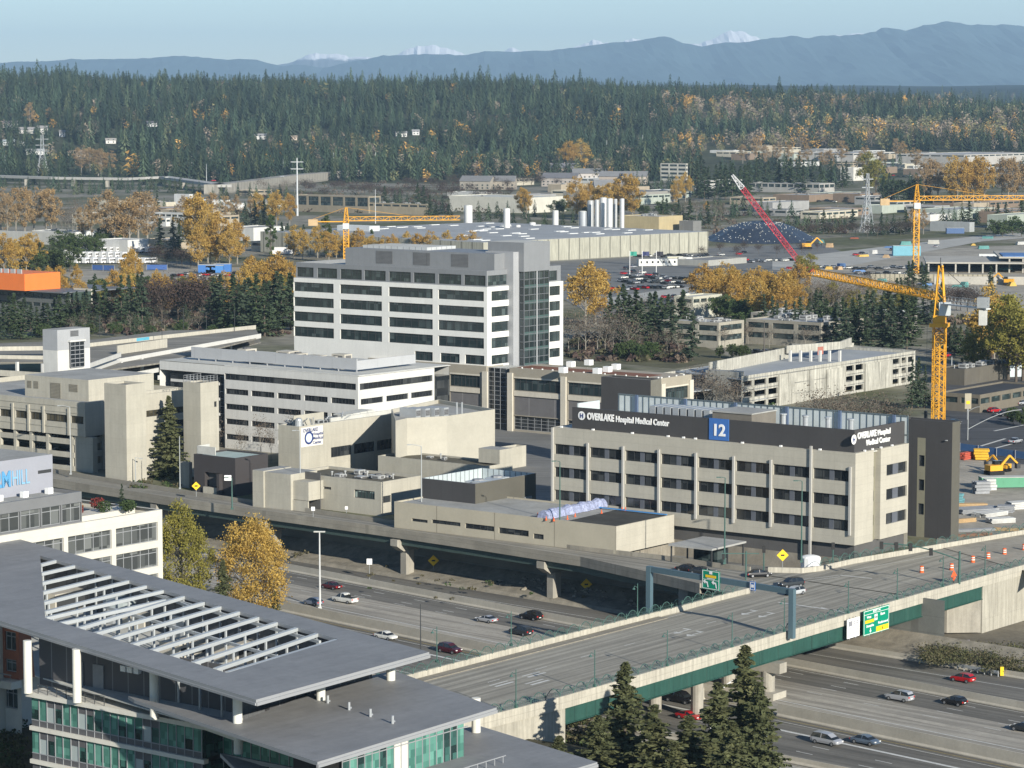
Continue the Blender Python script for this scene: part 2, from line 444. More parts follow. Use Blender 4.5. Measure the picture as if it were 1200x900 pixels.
def mark(fn,w,z,mb,dash=None,q0=60,q1=720,m=0):
 q=q0
 while q<q1:
  L=dash[0]if dash else 20
  mb.face([(*fpq(fn(q)-w/2,q),z),(*fpq(fn(q)+w/2,q),z),(*fpq(fn(q+L)+w/2,q+L),z),(*fpq(fn(q+L)-w/2,q+L),z)],m)
  q+=(dash[0]+dash[1])if dash else 20
mb=MB()
mark(lambda q:nbo(q)-1.1,.16,ZF+.02,mb);mark(lambda q:med(q)+8.6,.3,ZF+.02,mb)
for off in(3.4,7.0):mark(lambda q:nbo(q)-off,.2,ZF+.02,mb,(3.2,8.8))
for off in(17.0,21):mark(lambda q:med(q)+off,.18,ZF+.02,mb,(3.2,8.8))
for off,wd,ds in((3.0,.18,None),(7.6,.7,None),(12.4,.2,(3.2,8.8)),(16.6,.2,(3.2,8.8)),(21.0,.2,None)):
 mark(lambda q:med(q)-off,wd,ZF+.02,mb,ds)
mark(lambda q:390.0,.2,ZF+.02,mb);mark(lambda q:nbo(q)+2.2,.2,ZF+.02,mb);mark(lambda q:320.4,.16,ZF+.02,mb)
struct('lane_lines',mb,white,'white lane lines of the freeway')
mb=MB();mark(lambda q:med(q)-1.6,.16,ZF+.02,mb);mark(lambda q:med(q)+1.3,.14,ZF+.02,mb);struct('yellow_lines',mb,yellow)
mb=MB();mark(lambda q:med(q)+13.4,1.5,ZF+.012,mb);struct('worn_lane_strip',mb,mat('worn_strip',(.40,.37,.31),.9,var=.2,scale=.5),'pale worn strip along the lanes')
def barrier(fn,name,label,h=1.1,z=ZF,q0=60,q1=720,w=.6,m=None):
 mb=MB()
 for q in np.arange(q0,q1,10):
  sec=[]
  for qq in(q,min(q+10,q1)):
   c=fn(qq);sec.append([(*fpq(c+o,qq),z+zz)for o,zz in((-w/2,0),(-w/2,.12),(-w*.2,.4),(-w*.16,h),(w*.16,h),(w*.2,.4),(w/2,.12),(w/2,0))])
  for k in range(7):mb.face([sec[0][k],sec[0][k+1],sec[1][k+1],sec[1][k]])
  if q==q0:mb.face(sec[0])
 o=mb.build(name,m or conc_l);return tag(o,label,'barrier')
barrier(med,'median_barrier','tall concrete median barrier left of the bridge pier between the two directions',2.0,w=.9,q0=276)
barrier(med,'median_barrier','tall concrete median barrier right of the bridge pier between the two directions',2.0,w=.9,q1=260)
barrier(lambda q:nbo(q)+.1,'concrete_barrier','long concrete barrier between the freeway lanes and the exit ramp below the viaduct',1.5)
barrier(lambda q:396.8,'roadside_barrier','low concrete wall along the far shoulder of the exit ramp by the bushes',1.1,w=.5,q1=330)
barrier(lambda q:322.1,'concrete_barrier','concrete barrier on the near side of the freeway beside the fir trees',1.0)
# far verge: slope from ramp shoulder to the wall below the hospital
verge=mat('verge_gravel',(.27,.245,.195),.95,var=.3,scale=.5,spec=.1)
mb=MB()
for q in np.arange(60,720,15):
 def sec(qq):
  s=397
  return[(*fpq(s-.3,qq),ZF-.1),(*fpq(s+.4,qq),ZF+.55),(*fpq(402,qq),ZF+1.4),(*fpq(405.45,qq),ZF+3.2)]
 a,b=sec(q),sec(q+15)
 for k in range(3):mb.face([a[k],b[k],b[k+1],a[k+1]])
o=struct('verge_slope',mb,verge)
mb=MB();
for q0,q1 in((ab(K)[0]*0+262,720),):
 A_,B_=fpq(405.5,268),fpq(405.5,q1)
 mb.face([(*A_,ZF),(*B_,ZF),(*B_,0.02),(*A_,0.02)])
 dx,dy=FP[0]*.5,FP[1]*.5
 mb.face([(*A_,.02),(*B_,.02),(B_[0]+dx,B_[1]+dy,.02),(A_[0]+dx,A_[1]+dy,.02)])
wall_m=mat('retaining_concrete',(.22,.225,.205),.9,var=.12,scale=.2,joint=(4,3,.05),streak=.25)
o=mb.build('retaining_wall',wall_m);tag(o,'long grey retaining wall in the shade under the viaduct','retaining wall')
# rocks on the verge
rnd=random.Random(4);mb=MB()
for _ in range(170):
 q=rnd.uniform(300,372);p_=rnd.uniform(399.6,404.6);s=rnd.uniform(.18,.6);c=fpq(p_,q);z=ZF+.8+(p_-399)*.33
 mb.dome(c[0],c[1],z-.1,s,s*.7,0,5)
o=mb.build('rubble',mat('rubble',(.30,.27,.21),.95,var=.2));tag(o,'rocks on the dirt slope under the viaduct',kind='stuff')
# OVERPASS BRIDGE + RAMP DECK
S_ab=[ab(at(x_,y_,1.0))for x_,y_ in((400,884),(480,862.5),(562,841),(660,816),(740,793.5),(800,776),(900,746.5),(960,729),(1080,695),(1124,683),(1200,662),(1330,630))]
Sb=[xy(*k)for k in S_ab]
Nb=[xy(S_ab[0][0],264),xy(317.5,263.4),xy(353,263.6),xy(390.5,262.8)]
Nb+=[at(860,691.5,.8)]
viaN=[at(860,691.5,.8),at(820,684,.8),at(786,676,.8),at(680,652.5,.8),at(560,634,.8),at(440,616.5,.8),at(320,600,.8),at(200,583,.8),at(66,562,.8),at(-60,541,.8)]
viaF=[at(880,664.5,.8),at(836,659,.8),at(786,652,.8),at(680,640,.8),at(560,623.5,.8),at(440,607,.8),at(320,589.5,.8),at(240,578,.8),at(64,550,.8),at(-60,530,.8)]
outer=[at(900,666,.8),at(940,667,.8),at(962,664.5,.8),at(1000,656,.8),at(1100,639,.8),at(1196,623,.8),at(1330,600,.8)]
bridge=thing('overpass_bridge','wide road bridge on green girders crossing the freeway','bridge',(0,0,0))
deckpoly=Sb+outer[::-1]+[viaF[0]]+Nb[::-1]
ZB=0.0
mb=MB();mb.face([(*p_,ZB+.02)for p_ in deckpoly],0)
mb.build('road_deck',[deck_m],bridge)
def wall_run(pts,zt,h,th,name,mats,parent,side=1,label=None,cat=None,cap=0):
 """wall following plan points, thickness th to the left (side=1) or right (-1)"""
 mb=MB();n=len(pts);nrm=[]
 for i in range(n):
  a=Vector(pts[max(i-1,0)]);b=Vector(pts[min(i+1,n-1)]);d=(b-a).normalized();nrm.append(Vector((-d.y,d.x))*side*th)
 for i in range(n-1):
  a,b=Vector(pts[i]),Vector(pts[i+1]);c,d=b+nrm[i+1],a+nrm[i]
  mb.face([(*a,zt-h),(*b,zt-h),(*b,zt),(*a,zt)]);mb.face([(*d,zt-h),(*c,zt-h),(*c,zt),(*d,zt)])
  mb.face([(*a,zt),(*b,zt),(*c,zt),(*d,zt)]);mb.face([(*a,zt-h),(*b,zt-h),(*c,zt-h),(*d,zt-h)])
  if i==0:mb.face([(*a,zt-h),(*a,zt),(*d,zt),(*d,zt-h)])
  if i==n-2:mb.face([(*b,zt-h),(*b,zt),(*c,zt),(*c,zt-h)])
 o=mb.build(name,mats,parent)
 if label:tag(o,label,cat)
 return o
par_m=mat('parapet_concrete',(.50,.47,.39),.9,var=.12,scale=.3,streak=.3,joint=(2.6,9,.05),jdark=.8)
wall_run(Sb,1.0,1.9,.45,'parapet',par_m,bridge,1)
NbW=Nb[:-1]+[at(820,700,1.0),at(850,693,1.0),at(872,689.5,1.0),at(880,687.5,1.0)]
NbW=[xy(S_ab[0][0],264),xy(317.5,263.4),xy(353,263.6)]+[at(790,712,1.0),at(840,698.5,1.0),at(868,691.5,1.0),at(879,689,1.0)]
wall_run(NbW,1.0,1.6,.4,'parapet',par_m,bridge,1)
wall_run(outer[:],1.0,1.9,.4,'parapet',par_m,bridge,1)
# girders
def lerp(a,b,t):return(a[0]+(b[0]-a[0])*t,a[1]+(b[1]-a[1])*t)
def s_b(a):return float(np.interp(a,[k[0]for k in S_ab],[k[1]for k in S_ab]))
girder_m=mat('girder_green_panel',(.028,.088,.070),.55,var=.15,scale=.2,joint=(7.3,9,.12),jdark=.62,streak=.2)
A0,A1=ab(at(664,815,1.0))[0],ab(at(1152,675,1.0))[0]
for off in(.35,6.3,12.6,19.3,25.5):
 mb=MB();L=[(a,s_b(a)+off)for a in np.linspace(A0,A1,9)]
 for(a,b),(c,d)in zip(L,L[1:]):
  P1,P2=xy(a,b),xy(c,d);mb.bar((*P1,-2.1),(*P2,-2.1),.08,2.35);mb.bar((*P1,-3.3),(*P2,-3.3),.6,.1);mb.bar((*P1,-.98),(*P2,-.98),.6,.1)
  if off<1:
   for t in np.arange(0,1,.34):
    Q=lerp(P1,P2,t);mb.bar((Q[0],Q[1],-3.2),(Q[0],Q[1],-1.0),.16,.3)
 mb.build('girder',girder_m,bridge)
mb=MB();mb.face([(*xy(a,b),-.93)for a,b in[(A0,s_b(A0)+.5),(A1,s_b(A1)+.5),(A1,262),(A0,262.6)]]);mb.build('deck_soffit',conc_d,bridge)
# piers (round columns with caps)
for ax in(ab(at(908,744,1.0))[0],):
 mb=MB();mb.bar((*xy(ax,s_b(ax)-1.6),-4.3),(*xy(ax,262),-4.3),2.2,1.7);mb.build('pier_cap',conc,bridge)
 for b in(s_b(ax)+1.3,s_b(ax)+9,s_b(ax)+17,s_b(ax)+24):MB().tube((*xy(ax,b),ZF-.2),(*xy(ax,b),-5.0),1.15,16).build('pier',conc,bridge,smooth=False)
mb=MB();mb.prism([xy(ax-2,s_b(ax)-1),xy(ax+2,s_b(ax)-1),xy(ax+2,262),xy(ax-2,262)],ZF,ZF+1.1);mb.build('pier_footing',conc_l,bridge)
for b in(s_b(358)+2,s_b(358)+10,s_b(358)+18,s_b(358)+25):MB().tube((*xy(358,b),ZF-.2),(*xy(358,b),-3.3),1.0,14).build('pier',conc,bridge)
# near abutment block with vines, far abutment wall
abut_m=mat('abutment_concrete',(.43,.405,.335),.9,var=.12,scale=.2,streak=.3,joint=(2.1,7.2,.05),jdark=.85)
mb=MB();mb.prism([xy(250,s_b(250)+.2),xy(290,s_b(290)+.2),xy(A0,s_b(A0)+.2),xy(A0,263),xy(250,263)],ZF,-.95)
mb.build('abutment',abut_m,bridge)
mb=MB();pts_=[xy(a,s_b(a)+.15)for a in(A1,470,500,540,600)]+[xy(600,236),xy(A1,258)]
mb.prism(pts_,ZF-.2,-.92);mb.build('abutment',abut_m,bridge)
mb=MB();q_=[xy(A1-4.5,s_b(A1)+5),xy(A1-.3,s_b(A1)+.3),xy(A1+.5,258),xy(A1-4.5,258)];mb.prism(q_,ZF,-3.4);mb.build('bearing_wall',conc,bridge)
# arched green railings
def railing(pts,name='railing',z0=1.0,span=3.3,parent=None):
 mb=MB();parent=parent or bridge
 P=[Vector(p_)for p_ in pts];seg=[(P[i+1]-P[i]).length for i in range(len(P)-1)];tot=sum(seg)
 def at_s(s):
  for i,L in enumerate(seg):
   if s<=L or i==len(seg)-1:return P[i]+(P[i+1]-P[i])*(s/L)
   s-=L
 k=0;s=0
 while s+span<=tot:
  n=7
  arc=[(s+span*(.04+.92*j/n),.25+1.15*math.sin(math.pi*(.06+.88*j/n)))for j in range(n+1)]
  pp=[(*at_s(a),z0+h)for a,h in arc]
  for a,b in zip(pp,pp[1:]):mb.tube(a,b,.06,4)
  for a,h in arc:c=at_s(a);mb.tube((*c,z0),(*c,z0+h),.022,4)
  for hh in(.35,.7):
   a,b=at_s(s+span*.04),at_s(s+span*.96);mb.tube((*a,z0+hh*.9),(*b,z0+hh*.9),.02,4)
  c=at_s(s);mb.tube((*c,z0),(*c,z0+1.05),.07,4)
  s+=span
 return mb.build(name,green_paint,parent)
inset=lambda L,d:[xy(ab(p_)[0],ab(p_)[1]+d)for p_ in L]
railing(inset(Sb[1:],.25));railing(inset(NbW,-.2));railing(inset(outer[2:],.2))
# markings on the bridge
def onb(a,b,z=.024):return(*xy(a,b),z)
mb=MB();my=MB()
for f,w in((.93,.16),):
 L=[(a,s_b(a)*(1-f)+(263.4)*f)for a in np.linspace(240,392,12)]
 for(a,b),(c,d)in zip(L,L[1:]):mb.face([onb(a,b),onb(c,d),onb(c,d+w),onb(a,b+w)])
for a in np.arange(300,392,12.0):
 for b in(253.2,):mb.face([onb(a,b),onb(a+3,b),onb(a+3,b+.16),onb(a,b+.16)])
mb.face([onb(397,247.5),onb(397.6,247.5),onb(397.6,262),onb(397,262)])if False else None
def arrow(a,b,s=1.0):
 mb.face([onb(a,b),onb(a+2.6*s,b),onb(a+2.6*s,b+.3),onb(a,b+.3)])
 mb.face([onb(a-.2,b-.7*s),onb(a-.2,b+1.0*s),onb(a-1.5*s,b+.15)])
 mb.face([onb(a+2.6*s,b),onb(a+3.0*s,b-.2),onb(a+3.0*s,b+1.3*s),onb(a+2.5*s,b+1.3*s)])
for px_,py_ in((797,741),(812,744),(876,719),(896,722)):arrow(*ab(at(px_,py_,0)),1.1)
for px_,py_ in((620,794),(624,803),(582,805)):a,b=ab(at(px_,py_,0));mb.face([onb(a,b),onb(a+4.5,b),onb(a+4.5,b+.5),onb(a,b+.5)]);mb.face([onb(a,b+1.2),onb(a+4.5,b+1.2),onb(a+4.5,b+1.5),onb(a,b+1.5)])
def pxline(p1,p2,w=.3):
 a=Vector(at(*p1,0));b=Vector(at(*p2,0));d=(b-a).normalized();nn=Vector((-d.y,d.x))*w/2
 mb.face([(*(a-nn),.026),(*(b-nn),.026),(*(b+nn),.026),(*(a+nn),.026)])
for p1,p2,w in(((912,706),(984,716),.5),((984,674),(1022,678),.5),((934,680),(985,674),.2),((934,683),(984,676),.2),((1000,668),(1180,636),.16),((1000,712),(1190,664),.14),((962,712),(990,718),.4)):pxline(p1,p2,w)
o=mb.build('road_marking',white,bridge)
mb=MB()
L=[(a,261.2)for a in np.linspace(240,384,10)]
for(a,b),(c,d)in zip(L,L[1:]):mb.face([onb(a,b,.16),onb(c,d,.16),onb(c,d+2.0,.16),onb(a,b+2.0,.16)])
for(a,b),(c,d)in zip(L,L[1:]):mb.face([onb(a,b,.02),onb(c,d,.02),onb(c,d,.16),onb(a,b,.16)])
mb.build('sidewalk',conc_d,bridge);mb=MB()
L=[(a,s_b(a)+.45)for a in np.linspace(240,560,24)]
for(a,b),(c,d)in zip(L,L[1:]):mb.face([onb(a,b,.16),onb(c,d,.16),onb(c,d+1.7,.16),onb(a,b+1.7,.16)]);mb.face([onb(a,b+1.7,.02),onb(c,d+1.7,.02),onb(c,d+1.7,.16),onb(a,b+1.7,.16)])
mb.build('sidewalk',conc_d,bridge)
# VIADUCT RAMP
via=thing('elevated_ramp','long curving concrete viaduct ramp running in front of the hospital','viaduct',(0,0,0))
mb=MB()
for i in range(len(viaN)-1):mb.face([(*viaN[i],ZB+.016),(*viaN[i+1],ZB+.016),(*viaF[i+1],ZB+.016),(*viaF[i],ZB+.016)])
mb.face([(*viaN[0],ZB+.012),(*viaF[0],ZB+.012),(*lerp(viaF[0],Nb[-1],.5),ZB+.012)])
via_m=asphalt('viaduct_road',(.28,.265,.225),(FROT,))
mb.build('road_deck',via_m,via)
vp_m=mat('viaduct_parapet',(.33,.305,.25),.9,var=.12,scale=.3,streak=.3,joint=(3.0,9,.05),jdark=.8)
wall_run(viaN[1:],.85,1.9,.4,'parapet',vp_m,via,-1)
wall_run(viaF,.85,1.9,.4,'parapet',vp_m,via,1)
mb=MB()
for i in range(len(viaN)-1):mb.face([(*viaN[i],-1.0),(*viaN[i+1],-1.0),(*viaF[i+1],-1.0),(*viaF[i],-1.0)])
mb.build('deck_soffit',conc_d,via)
for f in(.12,.5,.86):
 mb=MB()
 for i in range(1,len(viaN)-1):
  P1,P2=lerp(viaN[i],viaF[i],f),lerp(viaN[i+1],viaF[i+1],f);mb.bar((*P1,-1.75),(*P2,-1.75),.5,1.45)
 mb.build('girder',green_steel,via)
def via_pt(px,f):
 xsN=[proj(*p_,.8)[0]for p_ in viaN]
 for i in range(len(viaN)-1):
  if xsN[i+1]<=px<=xsN[i]:
   t=(xsN[i]-px)/(xsN[i]-xsN[i+1]);return lerp(lerp(viaN[i],viaN[i+1],t),lerp(viaF[i],viaF[i+1],t),f),(Vector(viaN[i+1])-Vector(viaN[i])).normalized()
for px_,w in((478,1.7),(650,1.7),(322,1.7),(182,1.7),(60,1.7)):
 c,d=via_pt(px_,.42);nn=Vector((-d.y,d.x));c=Vector(c)
 if nn.dot(Vector(via_pt(px_,1)[0])-Vector(via_pt(px_,0)[0]))<0:nn=-nn
 e0=c-nn*3.9;e1=c+nn*5.0
 mb=MB();hw=1.0
 for s1,s2 in((1,-1),):
  A=[(e0,-1.35),(e1,-1.35),(c+nn*2.2,-3.9),(c-nn*2.0,-3.9),(e0,-2.7)]
  f1=[(*(P_-d*hw),z)for P_,z in A];f2=[(*(P_+d*hw),z)for P_,z in A]
  mb.face(f1);mb.face(f2[::-1])
  for k in range(5):mb.face([f1[k],f1[(k+1)%5],f2[(k+1)%5],f2[k]])
 mb.build('pier_cap',conc,via)
 mb=MB();e=1.15
 mb.prism([tuple(c+nn*e+d*.8),tuple(c+nn*.8+d*e),tuple(c-nn*.8+d*e),tuple(c-nn*e+d*.8),tuple(c-nn*e-d*.8),tuple(c-nn*.8-d*e),tuple(c+nn*.8-d*e),tuple(c+nn*e-d*.8)],ZF-.1,-3.7)
 mb.build('pier',conc,via)
 # abutment block where ramp meets the bridge
P1=at(815,705,-2)
mb=MB();c=Vector(lerp(viaN[1],viaF[1],.3));
mb.prism([tuple(c+Vector(U)*s*3.0+Vector(V)*t*4.5)for s,t in((-1,-1),(1,-1),(1.2,.2),(.3,1),(-1,.8))],ZF,-1.2);mb.build('abutment',conc,via)
# HOSPITAL CAMPUS
beige=mat('beige_panel',(.445,.42,.35),.85,var=.07,scale=.2,joint=(4.6,1.45,.035),jdark=.86,streak=.06)
beige2=mat('beige_plain',(.43,.408,.34),.85,var=.08,scale=.2,joint=(5.2,3.4,.035),jdark=.88,streak=.10)
olive=mat('olive_panel',(.235,.225,.165),.8,var=.08,scale=.3)
charcoal=mat('charcoal_panel',(.062,.060,.060),.7,var=.08,scale=.2,joint=(3.0,30,.03),jdark=.8)
charcoal2=mat('warm_charcoal_panel',(.105,.10,.082),.7,var=.08,scale=.2,joint=(3.0,30,.03),jdark=.85)
baseg=mat('base_grey',(.10,.098,.095),.8,var=.1,scale=.2,joint=(3.5,9,.04),jdark=.85)
roof_g=mat('roof_gravel',(.20,.20,.185),.95,var=.25,scale=.25,spec=.1)
roof_l=mat('roof_light',(.52,.52,.48),.9,var=.14,scale=.15,spec=.1)
roof_w=mat('roof_pale',(.36,.36,.34),.9,var=.2,scale=.15,spec=.1)
roof_d=mat('roof_dark',(.075,.075,.07),.95,var=.25,scale=.2,spec=.1)
roof_o=mat('roof_olive',(.135,.125,.095),.95,var=.2,scale=.2,spec=.1)
gl=glass_mat('dark_glass',(.016,.019,.022),(.06,.065,.066));gl_t=glass_mat('teal_dark_glass',(.02,.032,.034),(.075,.10,.10),1.45)
fr_d=mat('frame_dark',(.045,.048,.05),.5,var=0);fr_g=mat('frame_grey',(.28,.29,.30),.5,var=0)
wht=mat('sign_white',(.82,.82,.80),.5,var=0);blue=mat('sign_blue',(.05,.15,.42),.5,var=.05)
navy=mat('sign_navy',(.03,.05,.16),.5,var=0)
metal=mat('galvanised',(.42,.44,.45),.45,.3,var=.1);lpanel=mat('translucent_panel',(.50,.56,.57),.5,var=.1,joint=(1.5,30,.12),jdark=.35)
def origin(px,yg,z0=0):P=at(px,yg,z0);return P
def span_f(P,z,x1,x2):return along(P,V,x1,z),along(P,V,x2,z)
def span_s(P,z,x1,x2):return along(P,U,x1,z),along(P,U,x2,z)
def cols(P,face,z,pairs):
 out=[]
 for a,b in pairs:
  s,t=(span_f if face=='F' else span_s)(P,z,a,b);out.append((min(s,t),max(s,t)))
 return out
def grid(cs,rs):return[(a,b,c,d)for c,d in rs for a,b in cs]
def logo_disc(parent,face,off,s,z,r,letter='H',inner=navy,sc=1.0):
 mb=MB();n=20
 ring=[(s+r*math.cos(2*math.pi*k/n),z+r*math.sin(2*math.pi*k/n))for k in range(n)]
 mb.face([pt(face,off,a,b,-.12)for a,b in ring],0)
 r2=r*.72;ring2=[(s+r2*math.cos(2*math.pi*k/n),z+r2*math.sin(2*math.pi*k/n))for k in range(n)]
 o=mb.build('emblem',[wht],parent)
 if letter:
  p=pt(face,off,s,z-r*.5,-.16);text(letter,'emblem_letter',r*1.4,inner,o,p,ROT_F if face=='F' else ROT_S,.02,.05,'CENTER')
 return o
 # main beige building with the charcoal parapet band
P=origin(1001,657);Z=lambda y:ztop(P,y)
zt=Z(531.5);Lm=along(P,V,648,zt);Rm=along(P,U,1065,zt)
A=thing('hospital_building','beige hospital block with charcoal roof band, white lettering and a blue 12 banner','hospital',(*P,0),ROT)
zb=Z(639.5)
px_p=[648,689.2,730.6,772.4,815.8,860,903.6,950.4,996.5]
rows=[(Z(565.5),Z(552.5)),(Z(594.5),Z(581.5)),(Z(623.5),Z(610.5))]
zm=rows[1][0]
cb=[along(P,V,x,zm)for x in px_p]
fcols=[(cb[i+1]+.42,cb[i]-.42)for i in range(8)]
fops=grid(fcols,rows)
sc1=cols(P,'S',zm,[(1038.5,1062.5)]);sops=grid(sc1,rows)
sa,sb_=span_s(P,zm,1023.2,1031.5)
mb=MB()
facade(mb,'F',0,0,Lm,zb,zt,fops,.45,0)
facade(mb,'S',0,0,sa,zb,zt,[],.45,0);facade(mb,'S',0,sb_,Rm,zb,zt,sops,.45,0)
facade(mb,'B',Rm,0,Lm,0,zt,[]);facade(mb,'N',Lm,0,Rm,0,zt,[])
mb.face([(0,0,zb),(sa,0,zb),(sa,Lm,zb),(0,Lm,zb)]);mb.face([(sb_,0,zb),(Rm,0,zb),(Rm,6,zb),(sb_,6,zb)])
mb.face([(sa,0,zb),(sa,1.2,zb),(sa,1.2,zt),(sa,0,zt)]);mb.face([(sb_,0,zb),(sb_,1.2,zb),(sb_,1.2,zt),(sb_,0,zt)])
mb.face([(0,0,zt),(sa,0,zt),(sa,.8,zt),(0,.8,zt)]);mb.face([(0,.8,zt),(.9,.8,zt),(.9,Lm,zt),(0,Lm,zt)])
mb.face([(sa,0,zt-.02),(Rm,0,zt-.02),(Rm,1.3,zt-.02),(sa,1.3,zt-.02)])
mb.build('wall',[beige],A)
rec=cols(P,'S',zm,[(1024.3,1030.2)])[0]
mb=MB();ro=[(rec[0],rec[1],a,b)for a,b in rows];facade(mb,'S',1.2,sa,sb_,0,zt,ro,.3);mb.build('recessed_wall',olive,A)
for o in fops:window(A,'F',0,o,.45,4,0,gl,fr_d,.08,panel=[(.5,.13)])
for o in sops:window(A,'S',0,o,.45,2,0,gl,fr_d,.08,panel=[(.5,.26)])
for o in ro:window(A,'S',1.2,o,.3,1,0,gl,fr_d)
# pilasters
zp0=[0,None]
for i,s in enumerate(cb):
 yb={0:0,7:0}.get(i,None)
 z0_,z1_=(Z(628)if i!=7 else 0),(Z(547.5)if i!=7 else Z(527))
 if i==0:z0_,z1_=0,zt-.1
 w=.22
 MB().box(-.4,-.01,s-w,s+w,z0_,z1_).build('pilaster',mat('pilaster',(.42,.41,.38),.6,var=.06),A)
 # dark base, setback
mb=MB();facade(mb,'F',1.0,.6,Lm,ZP,zb,[]);facade(mb,'S',.8,1.0,Rm,ZP,zb,[]);mb.build('base_wall',[baseg],A)
# charcoal parapet band
zbt=Z(505);lb=along(P,V,667.5,zbt)
mb=MB();facade(mb,'F',.9,.8,lb,zt,zbt,[]);facade(mb,'S',.8,.9,Rm,zt,zbt,[])
mb.face([(.9,lb,zt),(1.4,lb,zt),(1.4,lb,zbt),(.9,lb,zbt)])
mb.face([(.9,.8,zbt),(Rm,.8,zbt),(Rm,1.25,zbt),(.9,1.25,zbt)]);mb.face([(.9,1.25,zbt),(1.35,1.25,zbt),(1.35,lb,zbt),(.9,lb,zbt)])
mb.build('parapet_band',[charcoal,charcoal2],A)
mb=MB();mb.face([(1.35,1.25,zt),(1.35,lb,zt),(1.35,lb,zbt),(1.35,1.25,zbt)]);mb.face([(1.35,1.25,zt),(Rm,1.25,zt),(Rm,1.25,zbt),(1.35,1.25,zbt)]);mb.build('parapet_lining',lpanel,A)
MB().box(.9,Rm-.1,.8,Lm-.3,zt-.6,zt-.03).build('roof',roof_l,A)
# rear screen with posts: translucent panels
xs=Rm+1.5
mb=MB();mb.face([(Rm-.3,0,zt),(Rm-.3,Lm*.97,zt),(Rm-.3,Lm*.97,zbt+.9),(Rm-.3,0,zbt+.9)],0)
for s in np.arange(0,Lm*.97,1.55):mb.box(Rm-.42,Rm-.31,s-.06,s+.06,zt,zbt+.95,1)
for s in np.arange(3,Lm*.97,12.4):mb.box(Rm-.9,Rm-.4,s-.3,s+.3,zt,zbt+1.1,2)
mb.box(Rm-.5,Rm-.1,0,Lm*.97,zbt+.9,zbt+1.1,1);mb.box(Rm-.48,Rm-.32,0,Lm*.97,zt+1.6,zt+1.75,1)
mb.build('roof_screen',[mat('screen_panel',(.52,.57,.57),.5,var=.12,scale=.4),mat('screen_post',(.12,.15,.16),.6),mat('screen_column',(.10,.14,.22),.6)],A)
# short side screen near the lettering end + cooling units
mb=MB();mb.box(1.4,9,lb-1.2,lb-.9,zt,zbt+.8,0)
mb.build('roof_screen',[mat('screen_panel',(0,0,0))],A)
for k in range(8):
 y=along(P,V,812,zbt)+k*1.9
 MB().box(6,11.5,y,y+1.4,zt+.5,zbt+.9).box(6.3,11.2,y+1.4,y+1.75,zt+.8,zbt+.3,1).build('cooling_unit',[metal,fr_d],A)
for k in range(5):
 y=along(P,V,960,zbt)+k*5.2
 mb=MB().tube((12,y,zt),(12,y,zbt+.4),.55,10).tube((12,y,zbt+.4),(12,y,zbt+.7),.75,10);mb.build('exhaust_stack',metal,A)
y0,y1=along(P,V,876,zbt),along(P,V,830,zbt)
MB().box(1.5,10.5,y0,y1,zt,zbt+1.3,0).box(1.3,10.7,y0-.2,y1+.2,zbt+1.3,zbt+1.55,1).build('penthouse',[mat('pent_brown',(.17,.155,.13),.8),roof_w],A)
# lettering on the band
size=3.05;zl=zt+2
def wF(x1,x2):return abs(along(P,V,x1,zl)-along(P,V,x2,zl))
def wS(x1,x2):return abs(along(P,U,x1,zl)-along(P,U,x2,zl))
text('OVERLAKE','lettering',1.95,wht,A,(.82,along(P,V,685.2,zl),zt+2.1),ROT_F,.08,.07,width=wF(685.2,716.6))
text('Hospital Medical Center','lettering',1.7,wht,A,(.82,along(P,V,718.8,zl),zt+2.1),ROT_F,.08,.05,width=wF(718.8,781))
logo_disc(A,'F',.9,along(P,V,679,zl),zt+2.75,.92)
text('OVERLAKE','lettering',1.7,wht,A,(along(P,U,1008.6,zl),.72,zt+2.55),ROT_S,.08,.05,width=wS(1008.6,1030.5))
text('Hospital','lettering',1.5,wht,A,(along(P,U,1032,zl),.72,zt+2.55),ROT_S,.08,.04,width=wS(1032,1046.8))
text('Medical Center','lettering',1.5,wht,A,(along(P,U,1019,zl),.72,zt+1.0),ROT_S,.08,.04,width=wS(1019,1046.8))
logo_disc(A,'S',.8,along(P,U,1004.3,zl),zt+2.6,.95)
y0,y1=along(P,V,851.5,zt+2),along(P,V,828.5,zt+2)
bn=MB().box(.72,.88,y0,y1,zt+.15,zbt+.1,0).build('banner',[blue],A)
text('12','banner_number',3.2,wht,bn,(.66,(y0+y1)/2,zt+1.1),ROT_F,.05,.09,'CENTER')
for x in(657,694,740,782,800,814,869,914,960):s=along(P,V,x,zt);MB().box(.1,.5,s-.25,s+.25,zt,zt+.3).build('floodlight',wht,A)
for x in(1015,1024,1034,1047):s=along(P,U,x,zt);MB().box(s-.2,s+.2,.1,.5,zt,zt+.3).build('floodlight',wht,A)
# charcoal wing to the right
P2=origin(1114,633);Z2=lambda y:ztop(P2,y)
W2=thing('charcoal_wing','tall windowless charcoal stair tower at the right end of the beige hospital block','tower',(*P2,0),ROT)
zt2=Z2(495);L2=along(P2,V,1062,zt2)+1;R2=along(P2,U,1125.5,zt2)
rows2=[(Z2(y+13),Z2(y))for y in(536.5,565,593.5)]
c2=cols(P2,'F',zt2-8,[(1077,1083.5)])[0];ops2=[(c2[0],c2[1],a,b)for a,b in rows2]
shell(W2,R2,L2,zt2,charcoal,roof_g,ops2,[],par=.5,mside=charcoal2)
for o in ops2:window(W2,'F',0,o,.3,1,0,gl,fr_d)
st=cols(P2,'F',zt2-8,[(1075,1084.5)])[0]
mb=MB();facade(mb,'F',-.03,st[0],st[1],0,Z2(516),ops2,.02);mb.build('olive_strip',olive,W2)
MB().box(-.5,-.05,c2[0]-5.2,c2[0]-4.8,Z2(517),Z2(516)).build('wall_lamp',fr_g,W2)
